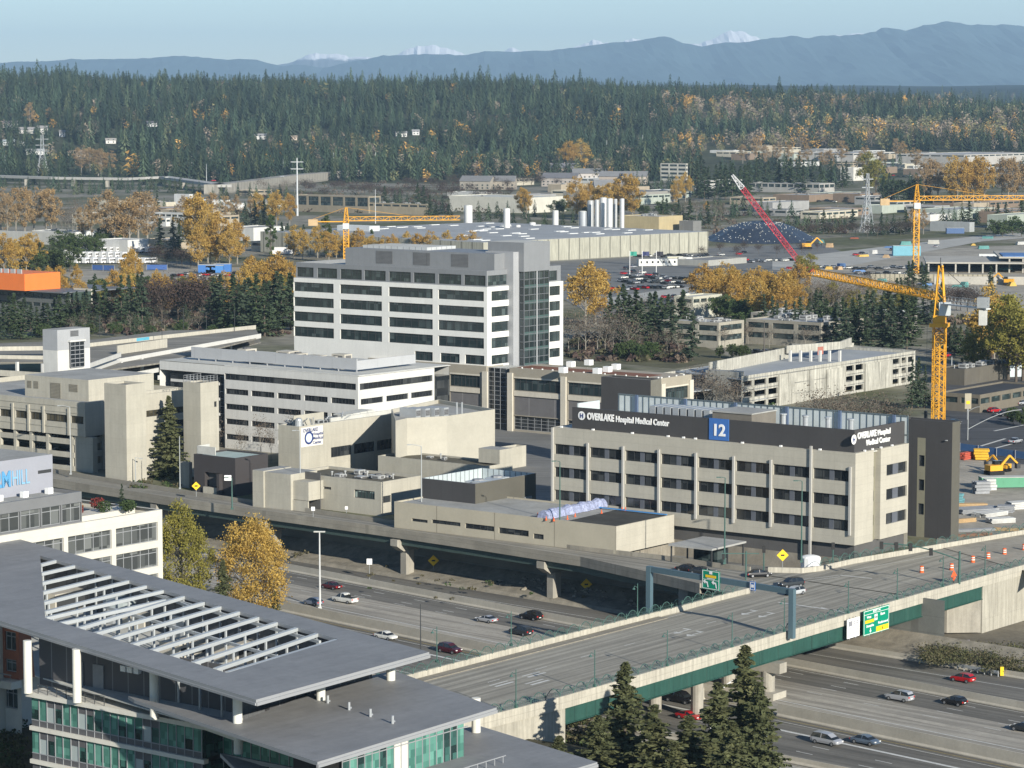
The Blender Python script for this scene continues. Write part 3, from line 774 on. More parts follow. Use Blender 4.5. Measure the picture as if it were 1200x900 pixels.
# white ten-storey tower
P=origin(571,502);Z=lambda y:ztop(P,y)
T=thing('white_tower','tall white office tower with ribbon windows, grey top floor and glass stairwell','tower',(*P,0),ROT)
zt=Z(317.7);Lt=along(P,V,344,zt);Rt=along(P,U,660,zt)
whitew=mat('white_panel',(.76,.755,.71),.8,var=.05,scale=.2,joint=(4.4,4.3,.03),jdark=.92,streak=.05)
greyw=mat('grey_metal_panel',(.225,.235,.245),.55,var=.06,scale=.3,joint=(2.2,30,.04),jdark=.85)
greyl=mat('grey_light_panel',(.36,.37,.38),.55,var=.06,scale=.3,joint=(2.2,30,.04),jdark=.88)
zg=Z(336.8)
rws=[(Z(353.3),Z(342)),(Z(371.8),Z(360.4)),(Z(390),Z(378.3)),(Z(409),Z(396.8))]
top=(Z(335.5),Z(323.5));low=(Z(428),Z(417.2))
frame_px=[(344,391),(398.5,447.5),(455.5,507),(513.5,567)]
fc=cols(P,'F',rws[1][0],frame_px);fops=grid(fc,rws)
tpx=[(346.5,366),(370.5,393.5),(397.5,422.5),(425.5,450.5),(454.5,480),(483.3,508.5),(512.5,539),(542.5,567.5)]
tc_=cols(P,'F',top[0],tpx);tops=grid(tc_,[top])
lc=cols(P,'F',low[0],[(486,507),(516,538.5),(545,567.5)]);lops=grid(lc,[low])
sc_=cols(P,'S',rws[1][0],[(576,601)]);sops=grid(sc_,rws+[low])
sc2=cols(P,'S',rws[1][0],[(644,656.5)]);sops+=grid(sc2,rws+[low])
st_=cols(P,'S',top[0],[(573.5,598.5),(644,654.5)]);stops=grid(st_,[top])
mb=MB();d=.5
facade(mb,'F',0,0,Lt,0,zg,fops+lops,.35,0);facade(mb,'S',0,0,Rt,0,zg,sops,.35,0)
facade(mb,'B',Rt,0,Lt,0,zg,[]);facade(mb,'N',Lt,0,Rt,0,zg,[]);mb.face([(0,0,zg),(Rt,0,zg),(Rt,Lt,zg),(0,Lt,zg)])
mb.build('wall',[whitew],T)
for o in fops:window(T,'F',0,o,.35,6,1,gl_t,fr_d,.12)
for o in lops:window(T,'F',0,o,.35,4,1,gl_t,fr_d,.12)
for o in sops:window(T,'S',0,o,.35,4,1,gl_t,fr_d,.12)
w,r=shell(T,Rt-2*d,Lt-2*d,zt,greyw,roof_l,[(a,b,c,dd)for a,b,c,dd in tops],[(a,b,c,dd)for a,b,c,dd in stops],par=1.0,z0=zg,name='top_floor_wall',x0=d,y0=d,cap=greyl)
for o in tops:window(T,'F',d,o,.3,4,1,gl_t,fr_d,.12)
for o in stops:window(T,'S',d,o,.3,4,1,gl_t,fr_d,.12)
# penthouse screens
y1,y0=along(P,V,391,zt+3),along(P,V,566,zt+3)
pc_=xy(ab(P)[0]+5,ab(P)[1]+y0);zp=ztop(pc_,297.5)
MB().box(5,Rt*.62,y0,y1,zt-1,zp,0).build('penthouse',[greyw,roof_l],T)
MB().box(8,Rt*.6,y0+26,y1-4,zp,zp+.8,0,1).build('penthouse_screen',[mat('pale_screen',(.50,.52,.52),.6,joint=(2.2,30,.1),jdark=.5),roof_l],T)
for k in range(3):
 yy=y0+9+k*13.5;MB().box(4.93,5.02,yy,yy+6,zt+.4,zp-.5).build('louvre',mat('louvre',(.18,.185,.19),.7,joint=(30,.35,.1),jdark=.5),T)
 # grey shaft, glass stair, cap block
zS=zg
x0,x1=span_s((P[0]-V[0]*1.6,P[1]-V[1]*1.6),25,601.5,613.5);x2=along((P[0]-V[0]*3.3,P[1]-V[1]*3.3),U,644,25);x1=along((P[0]-V[0]*3.3,P[1]-V[1]*3.3),U,614,25)
MB().box(x0,x1,-1.6,8,Z(428)-8,Z(297)+.0).build('grey_shaft',greyl,T)
zc0,zc1=Z(320.5),Z(286)
MB().box(x1-.2,x2,-3.4,9,zc0,zc1,0,1).build('cap_block',[greyw,roof_l],T)
mb=MB();mb.box(x1+.3,x2-.2,-3.1,0.1,0,zc0,0)
mb.build('stair_glass',glass_mat('stair_glass',(.014,.022,.024),(.045,.06,.062),1.6),T)
mb=MB()
for k in range(0,16):
 z=zc0-k*2.14
 if z<2:break
 mb.box(x1+.2,x2-.1,-3.22,-3.1,z-.1,z+.1);mb.box(x1+.18,x1+.3,-3.1,0,z-.1,z+.1)
for s in np.linspace(x1+.3,x2-.2,6):mb.box(s-.06,s+.06,-3.25,-3.1,0,zc0)
mb.box(x1+5.8,x1+6.2,-3.3,-3.1,0,zc0,1)
for s in(-3.1,-1.6):mb.box(x1+.15,x1+.3,s-.06,s+.06,0,zc0)
mb.build('stair_frame',[mat('frame_mid',(.13,.14,.15),.5),greyl],T)
mb=MB()
for k in range(1,8):
 z=zc0-k*4.28+.6
 if z>3:mb.box(x1+.25,x2-.15,-3.16,-3.08,z-.9,z)
mb.build('spandrel',mat('teal_spandrel',(.06,.10,.095),.3,var=.05),T)
# stone podium beneath the tower (left part)
stone=mat('stone_frieze',(.33,.30,.24),.85,var=.08,scale=.2);stone_l=mat('stone_light',(.58,.54,.45),.85,var=.08,scale=.2,streak=.1)
screeng=mat('metal_mesh_screen',(.155,.15,.15),.6,var=.1,scale=.5,joint=(8.6,30,.12),jdark=1.6)
def stone_bays(root,P,Z,L,z1,bays,pil,off=0,face='F',base_glass=True,zbase=0):
 """bays: (s0,s1); cladding: frieze / windows / white belt / mesh screen / base glass"""
 zf,zw0,zw1,zbelt,zs=z1-2.2,z1-6.0,z1-2.8,z1-7.5,4.6
 ops=[(a,b,zw0,zw1)for a,b in bays]+[(a,b,zs-.1,zbelt)for a,b in bays]+[(a,b,.6,zs-.3)for a,b in bays]
 mb=MB();facade(mb,face,off,0,L,zbase,z1,ops,.5,0);mb.build('stone_wall',stone,root)
 for i,o in enumerate(ops):
  if i<len(bays):window(root,face,off,o,.4,8,1,gl_t,fr_d,.12)
  elif i<2*len(bays):
   a,b,c,d_=o;m_=MB();m_.face([pt(face,off,a,c,.25),pt(face,off,b,c,.25),pt(face,off,b,d_,.25),pt(face,off,a,d_,.25)])
   m_.build('mesh_screen',screeng,root)
   m_=MB();p,q=pt(face,off,a,0,-.1),pt(face,off,b,0,.12);m_.box(min(p[0],q[0]),max(p[0],q[0]),min(p[1],q[1]),max(p[1],q[1]),zbelt,zbelt+1.35)
   m_.box(min(p[0],q[0]),max(p[0],q[0]),min(p[1],q[1]),max(p[1],q[1]),z1-2.75,z1-2.35);m_.build('belt',stone_l,root)
  else:window(root,face,off,o,.4,7,3,gl,fr_g,.1)
 for s in pil:
  p,q=pt(face,off,s-.85,0,-.5),pt(face,off,s+.85,0,.05)
  MB().box(min(p[0],q[0]),max(p[0],q[0]),min(p[1],q[1]),max(p[1],q[1]),0,z1-1.4).build('pilaster',stone_l,root)
zpod=Z(428.8)
ce_=along(P,V,524,zpod);c0=along(P,V,565,zpod-5)
mbp=thing('stone_podium','stone clad podium with dark mesh bays beneath the white tower','building',(*P,0),ROT)
PO=xy(ab(P)[0]-1.2,ab(P)[1]-.6);mbp.location=(*PO,0)
bays=[(along(PO,V,562,zpod-4),along(PO,V,527,zpod-4))]
stone_bays(mbp,PO,Z,42,zpod,bays,[along(PO,V,569,zpod-4)])
MB().box(.02,1.15,0.02,42,zpod-.5,zpod-.02).build('ledge',stone_l,mbp)
mb=MB();mb.face([(0,0,0),(7.5,0,0),(7.5,0,zpod),(0,0,zpod)]);mb.build('end_wall',stone,mbp)
# dark glass slot
G=thing('glass_link','narrow dark glass link between the white tower podium and the brown roofed wing','building',(*PO,0),ROT)
gx0,gx1=.4,2.2
yA=along(PO,V,597.5,zpod-2)
mb=MB();mb.face([(1.0,yA,0),(1.0,-.02,0),(1.0,-.02,zpod-.3),(1.0,yA,zpod-.3)]);mb.build('curtain_wall',gl,G)
mb=MB()
for k in range(1,13):mb.box(.9,1.0,yA,-.02,zpod-.3-k*1.25,zpod-.2-k*1.25)
for s in np.linspace(yA,-.1,5):mb.box(.88,1.0,s-.05,s+.05,0,zpod-.3)
mb.build('mullions',fr_g,G);MB().box(1.0,9,yA,-.02,zpod-.5,zpod-.3).build('roof',roof_l,G)
# brown roofed wing
P=origin(774,521);Z=lambda y:ztop(P,y)
Cw=thing('stone_wing','low stone wing with pale pilasters, mesh bays and a rust brown roof','building',(*P,0),ROT)
zt=Z(443.5);Lc=along(P,V,597,zt);Rc=along(P,U,810.5,zt)
def bay_f(a,b):return tuple(sorted((along(P,V,a,zt-4),along(P,V,b,zt-4))))
bays=[bay_f(602,657.5),bay_f(665.5,713),bay_f(720,768)]
stone_bays(Cw,P,Z,Lc,zt,bays,[along(P,V,598.5,zt-4),along(P,V,661,zt-4),along(P,V,716,zt-4),.9])
def bay_s(a,b):return tuple(sorted((along(P,U,a,zt-4),along(P,U,b,zt-4))))
stone_bays(Cw,P,Z,Rc,zt,[bay_s(779,806.5)],[along(P,U,776,zt-4),along(P,U,809,zt-4)],face='S')
rust=mat('roof_rust',(.20,.085,.05),.95,var=.25,scale=.2);
zr=zt-.1
MB().box(.05,Rc-.05,.05,Lc-.05,zt-1,zr).build('roof_edge',mat('roof_edge_stone',(.36,.32,.255),.9,var=.1),Cw)
MB().box(2.0,Rc-5.5,5.5,Lc-1,zr,zr+.05).build('roof',rust,Cw)
mb=MB()
for s in np.arange(1,Lc-1,3.4):mb.box(.4,.7,s,s+.3,zr,zr+.35)
for s in np.arange(1,Rc-1,3.4):mb.box(s,s+.3,.4,.7,zr,zr+.35)
mb.build('edge_anchors',wht,Cw)
for x,y in((660,437),(712,436),(700,438),(722,433),(690,428),(669,430)):
 a_,b_=ab(at(x,y,zr));a0,b0=ab(P);MB().box(a_-a0-.9,a_-a0+.9,b_-b0-.9,b_-b0+.9,zr+.05,zr+1.5).build('skylight_box',wht,Cw)
 # charcoal box in between
P=origin(762,556);Z=lambda y:ztop(P,y);zt=Z(445.5)
D=thing('charcoal_box','plain charcoal plant tower standing behind the main hospital sign band','building',(*P,0),ROT)
shell(D,along(P,U,775,zt),along(P,V,704.5,zt),zt,charcoal,roof_w,par=.4,mside=mat('olive_metal',(.155,.15,.125),.7,joint=(2,30,.03),jdark=.85))
# REST OF THE CAMPUS
# white office block with black ribbon windows
P=origin(420,541);Z=lambda y:ztop(P,y);zt=Z(441)
E=thing('white_office','white four-storey office block with black ribbon windows and a grey roof screen','office building',(*P,0),ROT)
Le=along(P,V,187,zt);Re=along(P,U,509,zt);Re2=along(P,U,526,zt)
zrb=(Z(457.5),Z(450));zr4=[(Z(475),Z(468.2)),(Z(493.5),Z(486.6)),(Z(511.6),Z(504.8)),(Z(530),Z(523.4))]
whiteo=mat('white_office_wall',(.62,.615,.58),.8,var=.06,scale=.2,joint=(6.9,3.9,.03),jdark=.9,streak=.08)
ym=zr4[1][0]
xg=along(P,V,263.3,ym)
fc=cols(P,'F',ym,[(264.5,291),(294.5,321.5),(325.3,352.5),(356.5,384),(388,416)])
fo=grid(fc,zr4);fo_r=[(.7,along(P,V,255.5,zt),*zrb)]
scs=cols(P,'S',ym,[(423,449),(453,478.5),(482,507)])
so_=grid(scs,zr4);so_r=[(.7,along(P,U,507,zt),*zrb)]
mb=MB()
facade(mb,'F',0,0,xg,0,zt,fo+[(o[0],min(o[1],xg-.1),o[2],o[3])for o in fo_r],.35)
facade(mb,'S',0,0,Re,0,zt,so_+so_r,.35);facade(mb,'B',Re2,0,Le,0,zt,[]);facade(mb,'N',Le,0,Re2,0,zt,[])
mb.build('wall',[whiteo],E)
for o in fo:window(E,'F',0,o,.35,7,0,gl,fr_d,.1)
for o in so_:window(E,'S',0,o,.35,7,0,gl,fr_d,.1)
for o in[(fo_r[0][0],xg-.1,*zrb)]:window(E,'F',0,o,.35,26,0,gl,fr_d,.1,name='ribbon_window')
for o in so_r:window(E,'S',0,o,.35,16,0,gl,fr_d,.1,name='ribbon_window')
ye=along(P,V,255.5,zt)
MB().box(.9,Re2,xg,Le-3,0,zt-2.2).build('glass_core',gl,E)
mb=MB()
for k in range(9):z=zt-3-k*1.9;mb.box(.8,.9,xg,ye,z,z+.1)if z>0 else 0
mb.box(.8,.9,(xg+ye)/2-.05,(xg+ye)/2+.05,0,zt-2.2);mb.build('mullions',fr_g,E)
for k in range(4):MB().box(.7,.92,ye+.3,Le-3.2,zt-5.2-k*3.9,zt-4.5-k*3.9).build('spandrel',whiteo,E)
MB().box(0,Re2+.1,xg+.02,Le,zt-2.2,zt).build('fascia',whiteo,E)
MB().box(Re+.02,Re2,-.3,12,0,zt-2.4).build('glass_corner',gl,E)
MB().box(-.05,Re2+.2,-.35,xg+.01,zt-.02,zt+.12).build('roof_edge',whiteo,E)
MB().box(.1,Re2,.1,Le-.1,zt+.13,zt+.2).build('roof',roof_l,E)
# roof screen
zs_=zt+.2;S0=at(418,436.5,zs_);sa_,sb2=ab(S0)[0]-ab(P)[0],ab(S0)[1]-ab(P)[1]
sy=along(S0,V,224,zs_+3);sx_=along(S0,U,487,zs_+2);hs=ztop(S0,420.5)
scr=mat('pale_grey_screen',(.40,.41,.42),.6,var=.05,joint=(9.5,30,.06),jdark=.8)
mb=MB();mb.box(sa_,sa_+.3,sb2,sb2+sy,zs_+.6,hs);mb.box(sa_+.3,sa_+sx_,sb2,sb2+.3,zs_+.6,hs-.5)
for s in np.arange(0,sy,6):mb.box(sa_+.05,sa_+.25,sb2+s,sb2+s+.25,zs_,zs_+.6)
mb.build('roof_screen',[scr],E)
clutter(E,sa_+2,sa_+sx_-3,sb2+2,sb2+sy-4,zs_,16,5,5.0,[mat('unit_beige',(.48,.45,.38),.7,var=.1),mat('unit_dark',(.13,.13,.13))])
# beige garage / clinic on the left (front part)
P=origin(101,554);Z=lambda y:ztop(P,y);zt=Z(472)
F1=thing('parking_clinic','beige concrete clinic with open parking decks below it on the left','parking garage',(*P,0),ROT)
Lf=62;Rf=along(P,U,125,zt)
zo=Z(512);w1=(Z(497.5),Z(488.5));
wc=[(83,98),(53.5,79),(35.5,50),(18,32),(0,14),(-18,-4),(-36,-22)]
fo=grid(cols(P,'F',w1[0],wc),[w1])
mb=MB();facade(mb,'F',0,0,Lf,zo,zt,fo,.4);facade(mb,'S',0,0,Rf+6,zo,zt,[],.4);facade(mb,'N',Lf,0,40,0,zt,[]);facade(mb,'B',40,0,Lf,0,zt,[])
mb.face([(0,0,zo),(20,0,zo),(20,Lf,zo),(0,Lf,zo)]);mb.face([(0,0,zt),(.8,.0,zt),(.8,Lf,zt),(0,Lf,zt)]);mb.face([(.8,0,zt),(.8,Lf,zt),(.8,Lf,zt-1.2),(.8,0,zt-1.2)]);mb.face([(0,0,zt),(Rf+6,0,zt),(Rf+6,.6,zt),(0,.6,zt)])
mb.build('wall',[beige2],F1)
for k,z in enumerate((Z(478),Z(485),Z(503))):MB().box(-.12,-.004,-.1,Lf,z-.12,z+.12).build('string_course',beige2,F1)
for o in fo:window(F1,'F',0,o,.4,max(2,int((o[1]-o[0])/1.3)),0,glass_mat('bronze_glass',(.05,.045,.03),(.12,.105,.07),1.3),fr_d,.1)
MB().box(.8,40,.6,Lf,zt-1.6,zt-1.2).build('roof',roof_w,F1)
mb=MB()
for px_ in(100,81,51.5,34,15.5,-2):s=along(P,V,px_,zt-4);mb.box(-.35,-.003,s-.3,s+.3,zo,Z(480))
mb.build('fins',beige2,F1)
yd=along(P,V,85.5,zo-2)
ztops=[Z(503)-3.25-3.1*k for k in range(6)]
zds=[Z(520.5),Z(536),Z(552)]
for k,z in enumerate(zds):
 MB().box(.35,.65,yd,Lf,z-.55,z+.75).build('deck_rail',beige2,F1)
 MB().box(.65,30,yd,Lf,z-.55,z-.2).build('parking_deck',conc_d,F1)
 MB().box(.7,30,4,yd-.3,z-.55,z-.2).build('parking_deck',conc_d,F1)
for px_ in(82.5,70.5-16,35,16.5,-2,-20):s=along(P,V,px_,zo-3);MB().box(.3,1.2,s-.45,s+.45,0,zo).build('column',beige2,F1)
MB().box(12,12.3,0,Lf,0,zo).build('deck_back_wall',conc_d,F1)
s1,s2=along(P,V,107,zo-3),along(P,V,85.5,zo-3)
MB().box(.5,2.0,s1,s2,0,Z(512.5)).build('pier_wall',beige2,F1)
# side decks between pier wall and stair tower
for k in range(5):
 z=Z(519+k*15.6);MB().box(along(P,U,107,z),along(P,U,133,z),1.2,1.6,z-.6,z+.8).build('deck_rail',beige2,F1)
s=along(P,U,125,zo);MB().box(s-.4,s+.4,1.0,1.9,0,zo).build('column',beige2,F1)
# penthouse
Q=at(104,470.5,zt-1.2);qa,qb=ab(Q)[0]-ab(P)[0],ab(Q)[1]-ab(P)[1];hz=ztop(Q,445.5)
PL=along(Q,V,29,hz);PR=along(Q,U,180,hz)
MB().box(qa,qa+PR,qb,qb+PL,zt-1.3,hz,0,1).build('penthouse',[beige2,roof_w],F1)
mb=MB()
for a,b in((32,37),(39.5,45),(59,71),(81,91)):s,t=along(Q,V,b,hz-2),along(Q,V,a,hz-2);mb.box(qa-.08,qa-.01,qb+s,qb+t,hz-3.2 if a!=59 else zt-1.1,hz-1.4);mb.build('louvre',mat('louvre_beige',(.26,.24,.19),.7,joint=(30,.35,.1),jdark=.6),F1);mb=MB()
# stair tower 1
P3=origin(149,566);Z3=lambda y:ztop(P3,y);zz=Z3(451)
t1=thing('stair_tower','windowless beige stair tower at the corner of the left parking clinic','tower',(*P3,0),ROT)
shell(t1,along(P3,U,170.5,zz),along(P3,V,122,zz),zz,beige2,roof_g,par=.5)
# wing 3 (side wall with bronze strip and blue panels)
ao=ab(P3)[0]+along(P3,U,170.5,zz);bo=ab(P3)[1]+2.5
P4=xy(ao+.1,bo);Z4=lambda y:ztop(P4,y+2)
ztw=Z4(461)
wg=thing('beige_wing','beige wing with a bronze window strip and bright blue window panels behind the fir','building',(*P4,0),ROT)
Rw=along(P4,U,228,ztw)
s_a,s_b1=along(P4,U,171.5,ztw-4),along(P4,U,225.5,ztw-4)
strip=(s_a,s_b1,Z4(488),Z4(480.5));
bl=[(along(P4,U,205,ztw-8),along(P4,U,224.5,ztw-8),Z4(y+10),Z4(y+2.0))for y in(494,508.5,523)]
shell(wg,Rw,5.5,ztw,beige2,roof_w,[],[strip]+bl,par=.8)
window(wg,'S',0,strip,.3,12,0,glass_mat('bronze_glass'),fr_d,.1)
for o in bl:
 window(wg,'S',0,o,.3,3,0,gl,fr_d,.1)
 MB().box(o[0]+(o[1]-o[0])*.55,o[1]-.4,.02,.15,o[2]+.2,o[3]-.2).build('blue_panel',mat('bright_blue',(.06,.22,.62),.5,var=.05),wg)
 # stair tower 2 
P5=origin(236,562);Z5=lambda y:ztop(P5,y);zz=Z5(449)
t2=thing('stair_tower','tall beige tower with rooftop railings between the blue window wing and the white office','tower',(*P5,0),ROT)
xo=[(along(P5,U,251,zz-5),along(P5,U,254,zz-5),Z5(479),Z5(472.5))]
shell(t2,along(P5,U,256,zz),along(P5,V,214.5,zz),zz,beige2,roof_g,[],xo,par=.5)
window(t2,'S',0,xo[0],.3,1,0,gl,fr_d)
mb=MB()
RR,LL=along(P5,U,256,zz),along(P5,V,214.5,zz)
for h in(.5,1.0,1.5):mb.bar((.2,.2,zz+h),(RR-.2,.2,zz+h),.06,.06);mb.bar((.2,.2,zz+h),(.2,LL,zz+h),.06,.06);mb.bar((.2,LL,zz+h),(RR,LL,zz+h),.06,.06)
for s in np.linspace(.2,RR-.2,6):mb.bar((s,.2,zz),(s,.2,zz+1.5),.08,.08);mb.bar((s,LL,zz),(s,LL,zz+1.5),.08,.08)
for s in np.linspace(.2,LL,6):mb.bar((.2,s,zz),(.2,s,zz+1.5),.08,.08)
mb.build('railing',fr_g,t2)
# upper-left parking structure with white stair tower
P=origin(69,513);Z=lambda y:ztop(P,y);zz=Z(387)
wt=thing('white_stair_tower','white and grey stair tower with a black glazed corner on the rear parking deck','tower',(*P,0),ROT)
RR,LL=along(P,U,105,zz),along(P,V,50,zz);zmid=Z(411)
MB().box(0,RR,0,LL,0,zmid,0).build('wall',whiteo,wt);MB().box(-.02,RR+.02,-.02,LL+.02,zmid+.02,zz,0,1).build('upper_wall',[greyl,roof_w],wt)
a_,b_=along(P,U,81,zmid),along(P,U,97,zmid)
MB().box(a_,b_,-.5,.5,Z(432),Z(402)).build('glass_bay',gl,wt)
mb=MB()
for z in np.linspace(Z(432),Z(402),7):mb.box(a_-.03,b_+.03,-.56,-.5,z-.08,z+.08)
for s in np.linspace(a_,b_,4):mb.box(s-.05,s+.05,-.56,-.5,Z(432),Z(402))
mb.build('mullions',fr_g,wt);MB().box(a_-.4,b_+.4,-.9,.5,Z(402),Z(400)).build('canopy',whiteo,wt)
MB().box(a_+.5,b_-1.5,-.05,.0,Z(396),Z(389)).build('louvre',mat('louvre',(.1,.1,.1)),wt)
def deckbar(name,label,pts,ztop_,h,t=.35,m=None,parent=None):
 return wall_run(pts,ztop_,h,t,name,m or whiteo,parent,1,label,'parapet wall' if label else None)
gar=thing('parking_structure','large rear parking structure with pale parapets and an open roof deck','parking garage',(0,0,0))
gd=asphalt('garage_deck',(.25,.235,.20),None)
zd=9.5
def G_(x,y,z=zd):return at(x,y,z)
deck=[G_(-60,424),G_(50,424),G_(105,436),G_(186,425),G_(305,395),G_(300,386),G_(200,387),G_(100,399),G_(-60,404)]
mb=MB();mb.prism(deck,zd-.5,zd-.02,0);mb.build('roof_deck',[gd],gar)
pal=mat('garage_concrete',(.50,.475,.40),.9,var=.1,scale=.2,streak=.2)
def seg(p1,p2,zt_,h,m=pal,nm='parapet',t=.35):wall_run([at(*p1,zt_),at(*p2,zt_)],zt_,h,t,nm,m,gar,1)
seg((-60,407),(100,405),zd+3.2,1.3);seg((105,402),(300,381),zd+1.2,1.4);seg((-60,415),(50,417),zd+1.1,1.3)
seg((142,420),(306,391),zd+1.2,1.5,whiteo);seg((105,432),(142,408.5+11),zd+1.2,1.4,whiteo)
seg((105,426),(142,413),zd+3.6,1.3,whiteo)
seg((186,440),(306,413),zd-2.0,1.3,whiteo);seg((105,446),(186,431),zd-2,1.3,whiteo)
seg((138,405),(196,397),zd+2.9,2.8,pal);seg((-60,430),(55,437),zd-1.8,1.8)
seg((-60,443),(70,446),zd-4.8,2.4)
for x_,y_ in((142,421),(166,417),(192,411),(218,406),(245,400),(270,395),(115,430),(20,421),(-5,421),(50,423)):
 c=at(x_,y_,zd+1);MB().box(-.4,.4,-.4,.4,-9,.0).build('column',whiteo,gar,(*c,zd+.2),ROT)
mb=MB();mb.prism([at(105,438,zd-3.5),at(186,430,zd-3.5),at(306,401,zd-3.5),at(300,392,zd-3.5),at(105,415,zd-3.5)],zd-3.8,zd-3.5);mb.build('parking_deck',[gd],gar)
mb=MB();mb.face([(*at(160,397.5,zd+2.3),zd+1.6),(*at(175,395.7,zd+2.3),zd+1.6),(*at(175,395.7,zd+2.3),zd+2.6),(*at(160,397.5,zd+2.3),zd+2.6)]);mb.build('deck_sign',mat('sign_cyan',(.12,.42,.55),.5),gar)
for x_,y_ in((117,395),(100,405),(215,385),(242,390),(275,388),(190,400)):
 c=at(x_,y_,zd);MB().tube((0,0,0),(0,0,7),.1,6).box(-.5,.5,-.15,.15,6.9,7.1).build('deck_lamp',fr_d,gar,(*c,zd),ROT)
 # small buildings in front of the white office
P=origin(276,582);Z=lambda y:ztop(P,y);zz=Z(537)
H1=thing('black_clad_entry','black clad entrance pavilion with a pale green roof behind the viaduct','building',(*P,0),ROT)
RR,LL=along(P,U,314,zz),along(P,V,227,zz)
blk=mat('black_cladding',(.052,.047,.047),.6,var=.06)
o=[(along(P,V,258,3),along(P,V,240,3),Z(574),Z(557))]
shell(H1,RR,LL,zz,blk,mat('roof_mint',(.38,.46,.43),.8,var=.1),o,[],par=.35,depth=1.4)
MB().box(1.3,1.38,o[0][0],o[0][1],o[0][2],o[0][3]).build('recess_wall',baseg,H1)
MB().box(-1.2,-.02,o[0][0]-.8,o[0][0]-.02,0,Z(557)).build('side_fin',blk,H1);MB().box(-.6,-.03,o[0][0],o[0][1],0,Z(574)).build('planter_wall',beige2,H1)
MB().box(1,1.2,LL*.55,LL,zz,zz+1.8).box(1,5,LL-.2,LL,zz,zz+1.8).build('roof_frame',roof_l,H1)
P=origin(222,572);zz=ztop(P,542)
o_=thing('concrete_post_wall','plain grey concrete slab wall between the fir tree and the black pavilion','wall',(*P,0),ROT);MB().box(0,1.0,0,2.8,0,zz).build('slab',conc,o_)
P=origin(326+25,566);Z=lambda y:ztop(P,y);zz=Z(500)
I1=thing('sign_building','beige hospital building with cluttered roof pipes and a round logo sign','hospital',(*P,0),ROT)
RR,LL=along(P,U,466,zz),along(P,V,326,zz)
ops=grid(cols(P,'S',6,[(388,412),(415,439),(442,466)]),[(Z(542),Z(530))])
shell(I1,RR,LL,zz,beige2,roof_w,[],ops,par=.6,cap=roof_l)
for o in ops:window(I1,'S',0,o,.3,6,0,gl,fr_d,.1)
clutter(I1,1,RR*.55,1,LL-2,zz-.6,9,11,2.6,[metal,fr_d])
MB().box(1.5,12,LL*.45,LL*.5,zz-.6,zz+2.2).build('roof_screen',beige2,I1)
mb=MB();rnd=random.Random(8)
for k in range(26):x=rnd.uniform(2,RR*.5);y=rnd.uniform(1,LL);mb.tube((x,y,zz-.6),(x+rnd.uniform(-3,3),y+rnd.uniform(-3,3),zz+rnd.uniform(.3,1.6)),.14,5)
mb.build('pipework',metal,I1)
mb=MB();rr=RR*.5
for k in range(4):mb.box(rr+k*2.6,rr+k*2.6+2.4,1+k*.02,5,zz-.5,zz+1.1+.1*k);
mb.box(rr-6,RR,.6,1.0,zz,zz+.9);mb.build('roof_duct',roof_l,I1)
mb=MB().tube((1.2,1.2,zz-.3),(1.2,1.2,zz+1.3),.9,12);mb.dome(1.2,1.2,zz+1.3,.9,.6);mb.build('roof_fan',metal,I1)
zs2=zz-4.9
sg=MB().box(along(P,U,352.5,8),along(P,U,378,8),-.14,-.02,zs2,zz-.4).build('sign_board',mat('sign_cream',(.70,.68,.62),.6,var=.02),I1)
cx=along(P,U,361.5,8)
ring=MB();nn=24
for k in range(nn):
 t1_,t2_=2*math.pi*k/nn,2*math.pi*(k+1)/nn
 ring.face([(cx+r*math.cos(t),-.2,zs2+2.0+r*math.sin(t))for r,t in((1.55,t1_),(1.55,t2_),(1.0,t2_),(1.15,t1_))])
ring.build('emblem_ring',navy,sg)
inner=MB();inner.face([(cx+1.1*math.cos(2*math.pi*k/nn),-.17,zs2+2.0+1.1*math.sin(2*math.pi*k/nn))for k in range(nn)]);inner.build('emblem',mat('emblem_pale',(.55,.62,.75),.5,var=0),sg)
def wSx(x1,x2):return abs(along(P,U,x1,8)-along(P,U,x2,8))
text('OVERLAKE','lettering',1.15,navy,sg,(along(P,U,354.5,8),-.16,zz-1.5),ROT_S,.03,.03,width=wSx(354.5,372))
for k,wd in enumerate(('Hospital','Medical','Center')):text(wd,'lettering',1.05,navy,sg,(along(P,U,366,8),-.16,zz-2.5-k*1.0),ROT_S,.03,.02,width=wSx(366,378 if k<2 else 376))
P=origin(447,605);Z=lambda y:ztop(P,y);zz=Z(565)
J1=thing('low_beige_block','low beige block with small windows and grey rooftop units beside the viaduct','building',(*P,0),ROT)
RR,LL=along(P,U,493,zz),along(P,V,338,zz)
fo=[(*cols(P,'F',4,[(415,439)])[0],Z(586.5),Z(577)),(*cols(P,'F',4,[(365,374.5)])[0],Z(581.5),Z(579)),(*cols(P,'F',4,[(378.5,388)])[0],Z(580.5),Z(577.5))]
so2=[(*cols(P,'S',4,[(449,458)])[0],Z(590),Z(582))]
shell(J1,RR,LL,zz,beige2,roof_o,fo,so2,par=.6)
window(J1,'F',0,fo[0],.3,6,0,glass_mat('mint_glass',(.04,.06,.055),(.35,.42,.38),1.2,thr=.3),fr_d,.12)
for o in fo[1:]:window(J1,'F',0,o,.3,5,0,gl,fr_d,.05)
window(J1,'S',0,so2[0],.3,3,0,gl,fr_d,.1)
clutter(J1,2,RR-2,2,LL-8,zz-.6,9,21,2.4)
